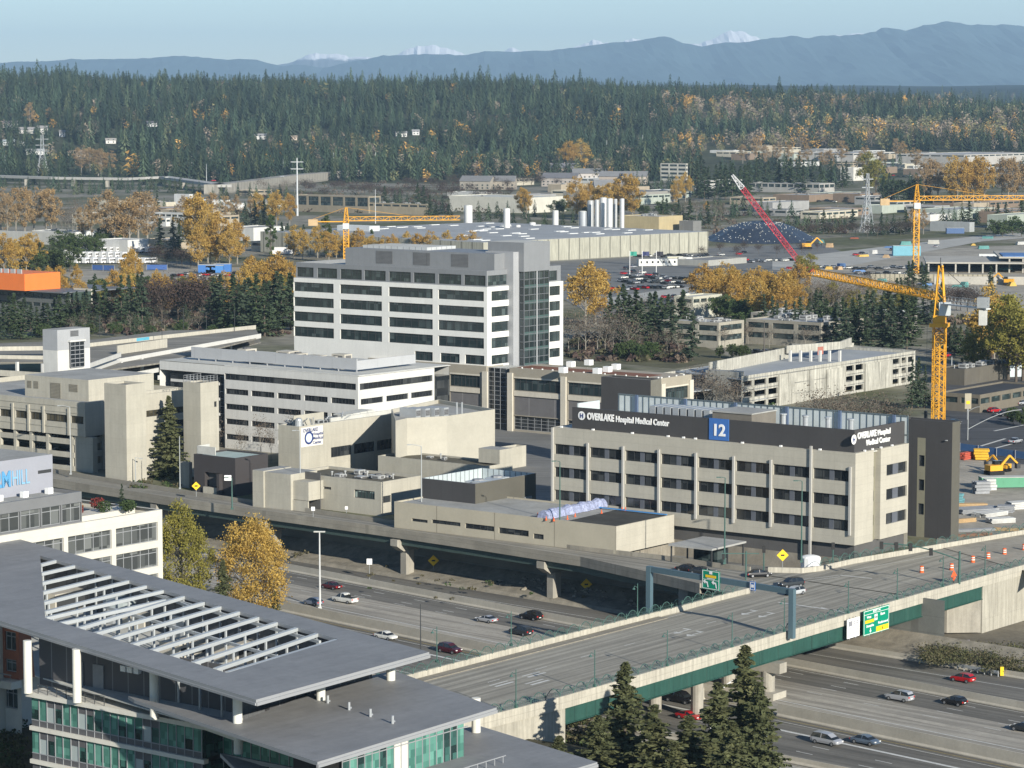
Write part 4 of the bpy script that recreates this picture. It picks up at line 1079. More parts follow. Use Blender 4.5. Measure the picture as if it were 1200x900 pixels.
# entrance walls left of it
P=origin(309,595);zz=ztop(P,552)
o_=thing('entry_canopy_block','small beige entry block with a dark recess left of the low beige block','building',(*P,0),ROT)
MB().box(0,9,-.0,3.2,0,zz,0,1).build('wall',[beige2,roof_w],o_);MB().box(.4,9,-7.6,-.02,0,zz-.2,0,1).build('wall',[beige2,roof_w],o_)
MB().box(1.2,8,-12,-7.62,2.4,zz-1.6).build('balcony_slab',beige2,o_);MB().box(1.0,1.3,-12,-7.62,0,2.3).build('low_wall',beige2,o_);MB().box(5,5.2,-12,-7.62,0,zz).build('back_wall',baseg,o_)
# bevelled beige block (polygon plan)
zz=15.2;pts=[at(463.5,493,zz),at(477,490,zz),at(524,487.5,zz),at(580,479.5,zz)]
back=[(pts[3][0]-14,pts[3][1]+22),(pts[0][0]-2,pts[0][1]+24)]
kb_=thing('angular_beige_block','beige plant block with angled corners and silver rooftop machines beside the white office','building',(0,0,0))
full=pts+back
mb=MB()
for i in range(6):
 a,b=full[i],full[(i+1)%6];mb.face([(*a,0),(*b,0),(*b,zz),(*a,zz)])
 ia,ib=[(p_[0]*.5+(sum(k[0]for k in full)/6)*.03+p_[0]*.47,p_[1]*.97+(sum(k[1]for k in full)/6)*.03)for p_ in(a,b)]
 mb.face([(*a,zz),(*b,zz),(*ib,zz),(*ia,zz)]);mb.face([(*ia,zz),(*ib,zz),(*ib,zz-1),(*ia,zz-1)])
mb.build('wall',mat('beige_block',(.43,.408,.34),.85,var=.08,scale=.2),kb_)
mb=MB();mb.face([(*k,zz-.9)for k in full]);mb.build('roof',roof_w,kb_)
c_=at(505,488,zz)
for k in range(4):
 x,y=at(487+k*11,487.2-k*.5,zz);MB().box(0,1.7,0,5,0,2.1).box(.1,1.6,-.05,0,.4,1.7,1).build('air_handler',[metal,mat('louvre',(.1,.1,.1))],kb_,(x,y+3.2,zz-.9),ROT)
for x_ in(535,541):x,y=at(x_,486.5,zz);MB().tube((0,0,0),(0,0,3.6),.22,6).build('flue',metal,kb_,(x,y+3,zz-.9))
# lower extension to its right
P=origin(590,551);zz=ztop(P,526)
kx=thing('curved_link_block','small beige block with a shaded side beside the angular beige block','building',(*P,0),ROT)
shell(kx,9,along(P,V,578,zz),zz,beige2,roof_w,par=.5)
# flat olive roof
P=origin(570,582);zz=ztop(P,546.5)
ol=thing('olive_roof_wing','low beige wing with a wide flat olive gravel roof','building',(*P,0),ROT)
RR=along(P,U,588,zz)+4;LL=along(P,V,443,zz)
shell(ol,RR,LL,zz,beige2,roof_o,par=.35);clutter(ol,3,RR-3,12,LL-6,zz-.35,2,3,1.8)
MB().box(RR*.5,RR,-.02,6,zz,zz+3.2,0,1).build('stair_head',[beige2,roof_w],ol)
# dark plant building with open top
P=origin(557,620);Z=lambda y:ztop(P,y);zz=Z(567)
Lq=thing('dark_plant_building','charcoal plant building with an open top showing silver cooling machinery','plant building',(*P,0),ROT)
RR,LL=along(P,U,628,zz),along(P,V,493,zz)
w_,r_=shell(Lq,RR,LL,zz,charcoal,roof_l,par=3.2,mside=charcoal2,cap=fr_g)
mb=MB()
mb.face([(.4,.4,zz-3),(.4,LL-.4,zz-3),(.4,LL-.4,zz),(.4,.4,zz)]);mb.face([(RR-.4,.4,zz-3),(RR-.4,LL-.4,zz-3),(RR-.4,LL-.4,zz),(RR-.4,.4,zz)]);mb.face([(.4,LL-.4,zz-3),(RR-.4,LL-.4,zz-3),(RR-.4,LL-.4,zz),(.4,LL-.4,zz)])
mb.build('screen_lining',lpanel,Lq)
clutter(Lq,4,RR-3,2,LL-5,zz-3,10,6,5.0,[mat('bright_metal',(.55,.58,.58),.4,.3,var=.1),fr_g])
MB().box(RR*.8,RR*.8+2.3,-.35,-.02,1,zz-4.6).build('wall_duct',fr_g,Lq)
# long low beige block in front
P=origin(722,650);Z=lambda y:ztop(P,y);zz=Z(617)
Ml=thing('long_low_block','long low beige block with slit windows, a part white and part black roof','building',(*P,0),ROT)
RR,LL=along(P,U,790,zz),along(P,V,462,zz)
slits=grid(cols(P,'F',2,[(483,501),(506,540),(545,579),(584.5,619.5),(625,637)]),[(Z(647),Z(643.5))])
slits=[]
for(a,b),(y0_,y1_)in zip([(482.5,501),(506,539.5),(545,579),(584.5,619.5),(625,637)],[(609.5,613),(612.5,617),(617,623),(622,629),(626.5,632.5)]):
 s,t=sorted((along(P,V,a,3),along(P,V,b,3)));c=xy(ab(P)[0],ab(P)[1]+s);slits.append((s,t,max(.4,ztop(c,y1_)),ztop(c,y0_)))
shell(Ml,RR,LL,zz,mat('beige_low_wall',(.42,.385,.30),.85,var=.07,scale=.2,joint=(15,30,.12),jdark=.6),roof_w,slits,[],par=.3,mside=beige)
for o in slits:window(Ml,'F',0,o,.3,max(2,int((o[1]-o[0])/1.8)),0,gl,fr_d,.08)
yb0=along(P,V,690,zz);yb1=along(P,V,655,zz)
mb=MB();ra=ab(at(800,600,zz))[0]-ab(P)[0]
mb.face([(.4,.4,zz-.28),(RR-.4,.4,zz-.28),(RR-.4,14,zz-.28),(.4,yb1*.93,zz-.28)]);mb.build('black_roofing',roof_d,Ml)
mb=MB();mb.bar((RR-1.2,1,zz+.02),(RR-1.2,24,zz+.02),.4,.2);mb.build('blue_edge',mat('blue_tarp',(.06,.25,.55),.5),Ml)
# plastic-wrapped tunnel on the roof
e0=at(636,607,zz);e1=at(706,592,zz);mb=MB();n=22;pr=[]
for k in range(n+1):
 c=lerp(e0,e1,k/n);rr_=1.35+.14*math.sin(k*2.3)+.1*math.sin(k*5.1)
 d=(Vector(e1)-Vector(e0)).normalized();nn_=Vector((-d.y,d.x))
 pr.append([(c[0]+nn_.x*rr_*math.cos(t),c[1]+nn_.y*rr_*math.cos(t),zz-.2+rr_*1.25*math.sin(t))for t in np.linspace(0,math.pi,8)])
for a,b in zip(pr,pr[1:]):
 for k in range(7):mb.face([a[k],a[k+1],b[k+1],b[k]])
mb.face(pr[0]);mb.face(pr[-1])
tu=mb.build('plastic_tunnel',mat('plastic_wrap',(.34,.38,.55),.4,var=.45,scale=2.2,spec=.5,bump=.4));tag(tu,'long roll wrapped in wrinkled bluish plastic on the low roof','wrapped duct')
cone=None
orange=mat('cone_orange',(.75,.13,.03),.6,var=.05)
conepx=[(630,604),(640,608),(649,609),(665,607),(674,604),(705,600),(733,597),(729,597)]
for i,(x_,y_)in enumerate(conepx):
 c=at(x_,y_,zz)
 me=MB().tube((0,0,0),(0,0,.8),.17,8,0,.04).box(-.22,.22,-.22,.22,-.04,.02).mesh('cone',[orange])if cone is None else cone
 cone=me;o=link('traffic_cone',me,None,(*c,zz-.24));tag(o,'small orange cone beside the plastic wrapped roll on the low roof','traffic cone','cones on the low roof')
 # bus shelter roof
P=origin(829,664.5);zz=3.2
sh=thing('flat_canopy','flat grey canopy on thin posts between the low block and the main building','canopy',(*xy(ab(P)[0]-0,ab(P)[1]),0),ROT)
MB().box(0,12,-1,9,zz,zz+.35).build('canopy_roof',roof_w,sh)
for a in(.5,6,11.5):
 for b in(-.6,8.6):MB().box(a-.12,a+.12,b-.12,b+.12,ZP,zz).build('post',fr_d,sh)
MB().box(8,11.5,3,8.5,ZP,2.6).build('glass_booth',gl_t,sh)
# FOREGROUND OFFICE WITH THE TRELLIS ROOF
roofm=mat('standing_seam_roof',(.245,.245,.242),.6,.05,var=.12,scale=.14,spec=.35)
_n=roofm.node_tree;_p=[k for k in _n.nodes if k.type=='BSDF_PRINCIPLED'][0]
tc=_n.nodes.new('ShaderNodeTexCoord');mp=_n.nodes.new('ShaderNodeMapping');mp.inputs['Rotation'].default_value=(0,0,-ROT)
_n.links.new(tc.outputs['Object'],mp.inputs[0]);sp=_n.nodes.new('ShaderNodeSeparateXYZ');_n.links.new(mp.outputs[0],sp.inputs[0])
fr_=_n.nodes.new('ShaderNodeMath');fr_.operation='FRACT';dv=_n.nodes.new('ShaderNodeMath');dv.operation='DIVIDE';dv.inputs[1].default_value=.45
_n.links.new(sp.outputs[1],dv.inputs[0]);_n.links.new(dv.outputs[0],fr_.inputs[0])
cc=ramp(_n,fr_.outputs[0],.0,(.82,)*3,.12,(1,1,1));prev=_p.inputs['Base Color'].links[0].from_socket
st_=_n.nodes.new('ShaderNodeMapping');st_.inputs['Scale'].default_value=(.05,.7,1);_n.links.new(mp.outputs[0],st_.inputs[0])
cc2=mul(_n,mul(_n,prev,cc),ramp(_n,noise(_n,st_.outputs[0],1.0,5),.35,(.93,)*3,.62,(1.03,)*3));_n.links.new(mul(_n,cc2,ramp(_n,noise(_n,mp.outputs[0],.35,6),.55,(1,1,1),.78,(.8,)*3)),_p.inputs['Base Color'])
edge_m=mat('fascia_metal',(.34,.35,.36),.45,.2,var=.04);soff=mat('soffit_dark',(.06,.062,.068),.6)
colm=mat('column_white',(.68,.67,.60),.8,var=.08,scale=.4,streak=.12)
glg=glass_mat('green_glass',(.05,.15,.12),(.13,.31,.25),.66,rough=.15,thr=.12)
gld=glass_mat('green_glass_dark',(.012,.03,.028),(.05,.14,.12),.66,rough=.1,thr=.45)
spm=mat('spandrel_dark',(.10,.10,.105),.5,var=.06);lgp=mat('light_panel',(.36,.41,.40),.4,var=.05)
slabm=mat('slab_white',(.62,.60,.53),.8,var=.08,scale=.3)
FG=thing('trellis_roof_office','glass office in the foreground with a big grey roof and open white beam trellis','office building',(0,0,0))
ZR=24.0;Z2_=20.0;ZT=17.2
def ring_roof(outer_,hole,z,th,name,parent):
 """roof sheet with a hole: four quads between matching corners"""
 mb=MB();n=4
 for zz_,m_ in((z,0),(z-th,2)):
  for k in range(n):
   a,b,c,d=outer_[k],outer_[(k+1)%n],hole[(k+1)%n],hole[k];mb.face([(*a,zz_),(*b,zz_),(*c,zz_),(*d,zz_)],m_)
 for k in range(n):
  a,b=outer_[k],outer_[(k+1)%n];mb.face([(*a,z-th),(*b,z-th),(*b,z),(*a,z)],1)
  a,b=hole[k],hole[(k+1)%n];mb.face([(*a,z-th),(*b,z-th),(*b,z),(*a,z)],1)
 return mb.build(name,[roofm,edge_m,soff],parent)
Oq=[at(-60,609,ZR),at(503,764,ZR),at(300,820,ZR),at(-60,709,ZR)]
Hq=[at(47,651,ZR),at(397,749,ZR),at(266,788.5,ZR),at(53,724,ZR)]
ring_roof(Oq,Hq,ZR,.45,'upper_roof',FG)
mb=MB();mb.bar((*Oq[2],ZR-.5),(*Oq[1],ZR-.5),.35,.35);mb.bar((*Oq[2],ZR-.5),(*Oq[3],ZR-.5),.25,.25);mb.build('roof_gutter',edge_m,FG)
# trellis beams parallel to the long side
beam_m=mat('beam_white',(.44,.465,.47),.5,.1,var=.05)
beams=[((47,661.5),(70,655.5)),((47.5,672),(91,662)),((48.5,683),(112,668.5)),((49.5,694),(132,674)),((50.5,706),(153,680)),((52,717),(173,686)),((53,724),(193,691.5)),((70,730),(193,703)),((91,736),(215,699)),((111,742),(238,706)),((131,748),(258,711)),((154,755),(280,717)),((177,762),(302,723.5)),((201,769),(324,729.5)),((226,776.5),(348,736)),((252,784),(372,742.5)),((266,788),(394,750))]
for i,(p1,p2)in enumerate(beams):
 a,b=at(*p1,ZR-.1),at(*p2,ZR-.1)
 mb=MB().bar((*a,ZR-.22),(*b,ZR-.22),.56,.42);mb.build('trellis_beam',beam_m,FG)
 n=4 if i>3 else 2
 for t in np.linspace(.06,1.0,n)[:]:
  c=lerp(a,b,t);mb=MB().box(-.11,.11,-.11,.11,18.2,ZR-.44);mb.build('trellis_post',beam_m,FG,(c[0],c[1],0),ROT)
for(p1,p2)in(((93,738),(134,751)),((193,697),(225,710)),((120,708),(330,769)),((165,690),(375,750))):
 a,b=at(*p1,ZR-.5),at(*p2,ZR-.5);MB().bar((*a,ZR-.75),(*b,ZR-.75),.3,.35).build('cross_beam',beam_m,FG)
 # roof well with machines
mb=MB();cH=[at(30,640,ZR),at(430,748,ZR),at(275,800,ZR),at(40,736,ZR)]
mb.prism([(p_[0],p_[1])for p_ in cH],18.0,18.15);mb.build('well_floor',roof_l,FG)
mb=MB();hh=[lerp(Hq[k],Hq[(k+2)%4],-.03)for k in range(4)]
for k in(0,1):
 a,b=hh[k],hh[(k+1)%4];mb.face([(*a,18),(*b,18),(*b,ZR-.5),(*a,ZR-.5)])
mb.build('well_wall',mat('well_wall',(.12,.125,.13),.7,joint=(1.2,30,.05),jdark=.7),FG)
for i,(x_,y_,w,d,h)in enumerate(((75,705,7,4,2.6),(130,700,5,5,3.2),(175,725,6,4,2.2),(235,735,7,4,2.8),(290,762,8,4,2.4),(330,758,5,5,3.0),(215,760,5,3.5,2.0))):
 c=at(x_,y_+8,18.2);MB().box(-w/2,w/2,-d/2,d/2,18.2,18.2+h).box(-w/2+.3,w/2-.3,-d/2-.05,-d/2,18.6,18+h*.8,1).build('air_handler',[metal if i%2 else mat('unit_beige',(0,0,0)),fr_d],FG,(c[0],c[1],0),ROT)
c=at(148,727,18.2);mb=MB().tube((0,0,18.2),(0,0,20.4),3.1,20).dome(0,0,20.4,3.1,1.3,1,20);mb.build('domed_tank',[metal,mat('dome_grey',(.30,.34,.34),.4)],FG,(c[0],c[1],0))
# second, lower roof and the third one
q2=[at(150,815.5,Z2_),at(157,820,Z2_),at(372,893,Z2_),at(582,829,Z2_),at(462,786,Z2_),at(395,800,Z2_),at(280,846,Z2_)]
mb=MB();mb.prism(q2,Z2_-.4,Z2_,1,0);mb.build('lower_roof',[roofm,edge_m],FG)
mb=MB();mb.bar((*q2[2],Z2_-.45),(*q2[3],Z2_-.45),.3,.35);mb.build('roof_gutter',edge_m,FG)
ZL3=15.6
q3=[at(430,905,ZL3),at(470,868,ZL3),at(560,850,ZL3),at(700,893,ZL3),at(560,935,ZL3),at(430,960,ZL3)]
mb=MB();mb.prism(q3,ZL3-.4,ZL3,1,0);mb.build('entry_roof',[roofm,edge_m],FG)
mb=MB();mb.bar((*q3[3],ZL3-.4),(*q3[4],ZL3-.4),.3,.35);mb.build('roof_gutter',edge_m,FG)
q4=[at(258,883,15.6),at(300,895,15.6),at(380,925,15.6),at(300,925,15.6)]
mb=MB();mb.prism(q4,15.2,15.6,1,0);mb.build('canopy_roof',[roofm,edge_m],FG)
for x_,y_ in((432,873),(460,873-13+0),(384,824),(409,832),(434,840),(460,848)):
 if(x_,y_)in((432,873),(460,860)):continue
 c=at(x_,y_,Z2_);MB().tube((0,0,0),(0,0,.9),.16,8).tube((.0,0,.2),(.35,0,.2),.12,6).build('roof_vent',metal,FG,(*c,Z2_),ROT)
 # terrace slab, facade (front plane along V) and floors
aF=ab(at(91,820.6,ZT))[0];bR=ab(at(228,850,ZT))[1];bL=ab(at(28,813,ZT))[1]+.2
fx=thing
fr=link('facade_frame',None,FG,(*xy(aF,bR),0),ROT)
bpy.data.objects.remove(fr)
loc0=(*xy(aF,bR),0);Lw=bL-bR
def fgbuild(mb,name,mats):return mb.build(name,mats,FG,loc0,ROT)
fgbuild(MB().box(-.5,26,-1,Lw+.5,ZT-.55,ZT),'terrace_slab',slabm)
a2=at(281,864,ZT);a2a,a2b=ab(a2)[0]-aF,ab(a2)[1]-bR
mb=MB();mb.prism([(-.5,-1),(a2a-.2,a2b-.3),(a2a+1.5,a2b-.3),(6,-1)],ZT-.55,ZT-.02);fgbuild(mb,'terrace_slab',slabm)
FH=4.05;rndp=random.Random(12)
for fl in range(0,3):
 zt_=ZT-.55-fl*FH;zbt_=zt_-FH+.5
 w=1.3;n=int(Lw/w);mbw=MB();mbs=MB();mbl=MB();mbf=MB();mbd=MB()
 pat=[int(x)for x in '001100110000001100000110']
 def flush():
  for m_,nm_,mt_ in((mbw,'green_window',glg),(mbs,'spandrel',spm),(mbl,'light_panel',lgp),(mbd,'dark_window',gld)):
   if m_.v:fgbuild(m_,nm_,mt_)
  return MB(),MB(),MB(),MB()
 last=None
 for k in range(n):
  y1=Lw-k*Lw/n;y0=y1-Lw/n;kk=(k+fl*1)%24
  zs0=zbt_+.75
  if pat[kk]!=last:mbw,mbs,mbl,mbd=flush();last=pat[kk]
  if pat[kk]:
   fgbuild(MB().box(-.0,.12,y0,y1,zt_-1.0,zt_),'spandrel',spm);(mbd if kk%2 else mbl).box(.02,.12,y0,y1,zs0,zt_-1.0)
  else:
   sh_=rndp.choice((0,0,0,.45));mbw.box(.02,.12,y0,y1,zs0+(zt_-zs0)*sh_,zt_)
   if sh_:mbd.box(.03,.12,y0,y1,zs0,zs0+(zt_-zs0)*sh_)
  mbs.box(-.02,.12,y0,y1,zbt_,zs0)
  mbf.box(-.08,.0,y0-.05,y0+.05,zbt_,zt_)
 mbf.box(-.08,.02,0,Lw,zs0-.05,zs0+.05)
 flush();fgbuild(mbf,'mullions',fr_g)
 fgbuild(MB().box(-.35,.4,-.6,Lw+.1,zbt_-.5+.0,zbt_-.003),'floor_band',slabm)
 # return side at the right end and recessed glazing beyond it
 mb=MB().box(.13,8,-.0,.1,zbt_,zt_);fgbuild(mb,'side_glazing',gld)
 mb=MB().box(3.5,3.6,-17,0,zbt_,zt_);fgbuild(mb,'recessed_glazing',glg if fl!=1 else gld)
 mb=MB()
 for k in range(12):mb.box(3.4,3.5,-k*1.45-.05,-k*1.45+.05,zbt_,zt_)
 mb.box(3.2,3.6,-17,0,zbt_-.5,zbt_);fgbuild(mb,'mullions',fr_g)
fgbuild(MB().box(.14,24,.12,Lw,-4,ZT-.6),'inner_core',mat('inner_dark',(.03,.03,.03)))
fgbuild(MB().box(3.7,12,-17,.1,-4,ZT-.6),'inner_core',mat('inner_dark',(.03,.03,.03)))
# terrace penthouse walls (dark panels set back under the roof)
mb=MB().box(3.2,3.4,-7.5,Lw+2,ZT,ZR-.5).box(3.4,21,-7.5,-7.3,ZT,ZR-.5);fgbuild(mb,'penthouse_wall',mat('penthouse_panel',(.085,.085,.09),.5,var=.06,joint=(2.6,30,.08),jdark=2.4))
mb=MB()
for k in range(3):mb.box(2.7,3.2,15-k*1.1,15.8-k*1.1,ZT+3.6,ZT+4.3)
for yy in(22.5,19):mb.box(3.05,3.18,yy,yy+1.8,ZT,ZT+3.8,1)
fgbuild(mb,'wall_units',[wht,mat('door_grey',(.25,.255,.26),.5)])
for x_,y_,z_,zt_ in((33,812,ZT,ZR-.45),(90.5,823,ZT,ZR-.45),(181,842.5,ZT,ZR-.45),(278.5,847,Z2_,ZR-.45),(279.5,883,15.6,Z2_-.4),(376,820,Z2_,ZR-.45),(458,797,Z2_,ZR-.45)):
 c=at(x_,y_,z_);mb=MB().tube((0,0,z_),(0,0,zt_),.52,16);mb.build('column',colm,FG,(c[0],c[1],0),smooth=False)
mb=MB()
for k in range(8):mb.tube((-.3,Lw-1.5-k*1.6,ZT),(-.3,Lw-1.5-k*1.6,ZT+1.15),.05,5)
for h in(.5,.85,1.15):mb.tube((-.3,Lw-1.5,ZT+h),(-.3,Lw-12.7,ZT+h),.04,5)
fgbuild(mb,'terrace_railing',fr_d)
# right side: side wall under the lower roof
cS=at(383,912,15.6);
def on2(px_,py_,z):return at(px_,py_,z)
B1=at(395,889,Z2_-.4);B1=(B1[0]+.4,B1[1]+1.6);B2=(B1[0]+U[0]*27,B1[1]+U[1]*27)
loc1=(*B1,0)
def sbuild(mb,name,mats):return mb.build(name,mats,FG,loc1,ROT)
mbw,mbd,mbl,mbf=MB(),MB(),MB(),MB()
for k in range(int(along(B1,U,548,18)/1.2)):
 x0=k*1.2;c=rndp.random();pass
 sbuild(MB().box(x0,x0+1.2,.0,.1,Z2_-4.4,Z2_-.4),'side_window',glg if c<.55 else gld if c<.8 else slabm);mbf.box(x0-.04,x0+.04,-.08,.0,Z2_-4.4,Z2_-.4)
mbf.box(0,along(B1,U,548,18),-.08,.02,Z2_-1.2,Z2_-1.1)
sbuild(mbf,'mullions',fr_g)
Ls=along(B1,U,548,18)
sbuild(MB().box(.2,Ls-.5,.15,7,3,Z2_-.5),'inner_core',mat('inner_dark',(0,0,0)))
sbuild(MB().box(-1,Ls+1,-5.5,0,ZL3-.5,ZL3-.42),'terrace_slab',slabm)
mb=MB().box(-10,0,-.0,.1,Z2_-4.4,Z2_-.4);
mb=MB().box(0,20,-4.0,-3.9,Z2_-8.5,ZL3-.5);sbuild(mb,'side_glazing',glg)
mb=MB()
for k in range(9):mb.box(8.5+k*1.5,8.6+k*1.5,-5.4,-5.34,ZL3-.4,ZL3+.75)
mb.box(8.5,21,-5.42,-5.34,ZL3+.7,ZL3+.8);sbuild(mb,'terrace_railing',fr_g)
for x_,y_,z0_ in((477,884,ZL3-.4),(558,858,ZL3),(381,908,14)):
 c=at(x_,y_,z0_);MB().tube((0,0,z0_),(0,0,Z2_-.4),.52,16).build('column',colm,FG,(c[0],c[1],0))
 # terrace chairs
def chair_mesh():
 mb=MB().box(-.27,.27,-.27,.27,.42,.48).box(-.27,.27,.22,.28,.48,1.0)
 for a in(-.24,.24):
  for b in(-.24,.24):mb.tube((a,b,0),(a,b,.42),.025,5)
  mb.box(a-.02,a+.02,-.25,.25,.62,.66)
 return mb
for i,(x_,y_,nm,cm)in enumerate(((505,881,'white',wht),(517,879,'pinkish',mat('pink',(.65,.35,.33),.6)),(523,876,'second white',wht))):
 c=at(x_,y_,ZL3-.4);o=thing('terrace_chair',f'{nm} chair on the glass office terrace beside the {"left column" if i == 0 else "railing" if i == 1 else "glazed corner"}','chair',(*c,ZL3-.42),ROT+i)
 mb=MB().box(-.3,.3,-.3,.3,.42,.5);mb.build('seat',cm,o);MB().box(-.3,.3,.24,.3,.5,1.15).build('backrest',cm,o)
 for a in(-.25,.25):
  for b in(-.25,.25):MB().tube((a,b,0),(a,b,.42),.03,5).build('leg',fr_g,o)
for i,(x_,y_)in enumerate(((447,897),(470,888))):
 c=at(x_,y_,ZL3-.4);o=thing('folded_umbrella',f'cream folded umbrella on the glass office terrace, {"left" if i == 0 else "right"} of the pair','umbrella',(*c,ZL3-.42))
 MB().tube((0,0,0),(0,0,2.7),.04,6).build('pole',fr_g,o);MB().tube((0,0,.9),(0,0,2.1),.26,8,0,.16).tube((0,0,2.1),(0,0,2.65),.16,8,0,.03).build('canopy',mat('cream_cloth',(.62,.58,.46),.9),o)
 # flower tubs
c=at(462,899,ZL3);
# WHITE OFFICE WITH BLUE LETTERS (left edge)
OF=thing('blue_letter_office','white and grey office with blue rooftop letters and roof terrace planting at the left edge','office building',(0,0,0))
a1,b1=ab(at(190,597,25));loc2=(*xy(a1,b1),0)
def obuild(mb,name,mats):return mb.build(name,mats,OF,loc2,ROT)
wo=mat('office_white',(.60,.575,.50),.85,var=.06,scale=.2,joint=(8.2,4.0,.03),jdark=.9)
PO_=xy(a1,b1)
def sxo(x,z):return along(PO_,U,x,z)
ro=[(20.3,23.2),(16.3,19.2),(12.3,15.2)]
co_=[(sxo(136,21),sxo(185,21)),(sxo(80,21),sxo(131,21)),(sxo(22,21),sxo(75,21))]
ops=grid(co_,ro)
mb=MB();facade(mb,'S',0,-60,0,-4,25,ops,.35);mb.face([(0,0,-4),(0,22,-4),(0,22,25),(0,0,25)]);mb.face([(-60,0,25),(0,0,25),(0,.6,25),(-60,.6,25)]);mb.face([(0,.6,25),(-.6,.6,25),(-.6,22,25),(0,22,25)])
mb.face([(-60,.6,25),(-.6,.6,25),(-.6,.6,24),(-60,.6,24)]);mb.face([(-60,22,-4),(0,22,-4),(0,22,25),(-60,22,25)]);obuild(mb,'wall',wo)
def owin(o,off=0,nm=5,name='window'):
 w_=window(OF,'S',off,o,.35,nm,1,glass_mat('office_glass',(.05,.055,.055),(.16,.17,.165),1.6,thr=.3),fr_g,.1,name);w_.location=loc2;w_.rotation_euler=(0,0,ROT)
for o in ops:owin(o)
obuild(MB().box(-60,-.6,.6,22,23.6,24.0),'roof_terrace',roof_w)
a3=sxo(110,27);bS=2.6
zu0,zu1=24.2,28.7
wo2=[(a3-4.1*(k+1)+.12,a3-4.1*k-.12,24.8,27.6)for k in range(11)]
mb=MB();facade(mb,'S',bS,-60,a3,24,29.2,wo2,.2);mb.face([(a3,bS,24),(a3,22,24),(a3,22,29.2),(a3,bS,29.2)]);mb.face([(-60,bS,29.2),(a3,bS,29.2),(a3,bS+.5,29.2),(-60,bS+.5,29.2)]);obuild(mb,'upper_wall',mat('upper_grey',(.17,.175,.18),.6,var=.05))
for o in wo2:owin(o,bS,2)
obuild(MB().box(-60,a3-.4,bS+.5,22,28.2,28.7),'roof',roof_w)
mb=MB();q_=at(62,569,29.5);qa_,qb_=ab(q_)[0]-a1,ab(q_)[1]-b1
mb.box(-70,qa_,qb_,qb_+14,28.6,34.3,0,1);obuild(mb,'roof_block',[mat('lavender_grey',(.30,.31,.35),.6,var=.04),roof_w])
ztp=30.6;qP=xy(a1+qa_,b1+qb_)
x0_,x1_=along(qP,U,0,32)+qa_,along(qP,U,33.5,32)+qa_
bluel=mat('letter_blue',(.10,.30,.52),.5,var=0);bluel2=mat('letter_pale_blue',(.22,.42,.60),.5,var=0)
xm_=along(qP,U,11.5,32)+qa_
hm=2.3
t_=text('CH2M','lettering',hm*1.42,bluel,OF,(0,0,0),ROT_S,.06,.1,width=(xm_-x0_)*3.3)
def place_text(t_,x,y,z):
 c=xy(a1+x,b1+y);t_.location=(c[0],c[1],z);t_.rotation_euler=(math.pi/2,0,ROT)
place_text(t_,xm_-(xm_-x0_)*3.3,qb_-.1,30.4)
t_=text('HILL','lettering',hm*1.42,bluel2,OF,(0,0,0),ROT_S,.06,-.01,width=(x1_-xm_)*.92);place_text(t_,xm_+.25,qb_-.1,30.4)
obuild(MB().box(qa_-3,qa_-.3,qb_-.03,qb_-.0,31.6,32.1),'louvre',fr_d)
for k in range(5):obuild(MB().box(qa_-3-5*k,qa_-2-5*k,qb_-2.2,qb_-1.4,28.7,29.6),'rooftop_unit',wht)
obuild(MB().box(a3+.5,-.9,5,9,24,24.9),'planter',wo)
# planting on the terrace
rnd=random.Random(5)
def leafball(cx,cy,cz,r,h,n,size,mb,rnd):
 for _ in range(n):
  while True:
   v=Vector((rnd.uniform(-1,1),rnd.uniform(-1,1),rnd.uniform(-1,1)))
   if.3<v.length<1:break
  c=Vector((cx+v.x*r,cy+v.y*r,cz+v.z*h));a=Vector((rnd.gauss(0,1),rnd.gauss(0,1),rnd.gauss(0,1))).normalized()*size;b=a.orthogonal().normalized()*size*.8
  mb.face([c-a,c-b,c+a,c+b])
for nm,col,xs_ in(('red',(.16,.035,.03),(-12.5,-10.5,-5)),('rusty brown',(.22,.11,.05),(-14,-9)),('dark green',(.05,.075,.03),(-4,-2.6,-7))):
 for i,x_ in enumerate(xs_):
  mb=MB();yy={'red':7,'rusty brown':8.5,'dark green':3.5}[nm];leafball(0,0,1.0,1.2,.9,260,.16,mb,rnd)
  c=xy(a1+x_,b1+yy+i);o=mb.build('terrace_shrub',leaf_mat(nm+'_leaf',col,tuple(k*1.4 for k in col)),None,(*c,24.5 if i%2 else 24.8))
  tag(o,f'{nm} shrub on the roof terrace of the left office, {["first", "second", "third"][i]} {nm} one','shrub','roof terrace shrubs')
  # brick building at the far left edge
bo=at(24,862,-4);Zb=lambda y:ztop(bo,y)
BR=thing('brick_building','red brick building with grey windows at the left edge beside the glass office','building',(*bo,0),ROT)
brick=mat('red_brick',(.33,.13,.08),.9,var=.12,scale=1.2,joint=(.6,.2,.03),jdark=.75)
wr_=[(Zb(764),Zb(742)),(Zb(789),Zb(774.5)),(Zb(732),Zb(711))]
ops=[(.6+3.3*k,2.9+3.3*k,a,b)for a,b in wr_ for k in range(4)]
mb=MB();facade(mb,'F',0,0,18,Zb(797),Zb(700),ops,.3);mb.box(.01,14,.01,18,Zb(797),Zb(700))if False else mb.face([(0,0,Zb(797)),(14,0,Zb(797)),(14,0,Zb(700)),(0,0,Zb(700))]);mb.face([(0,0,Zb(700)),(14,0,Zb(700)),(14,18,Zb(700)),(0,18,Zb(700))]);mb.build('wall',brick,BR)
for o in ops:window(BR,'F',0,o,.3,2,1,gl_t,fr_g,.15)
MB().box(-1.8,.2,-.2,18,Zb(806),Zb(797.5)).build('balcony_band',slabm,BR)
ops=[(.8+4*k,4.2+4*k,Zb(833),Zb(809))for k in range(4)]
mb=MB();facade(mb,'F',.3,0,18,-4,Zb(806),ops,.3);mb.build('base_wall',slabm,BR)
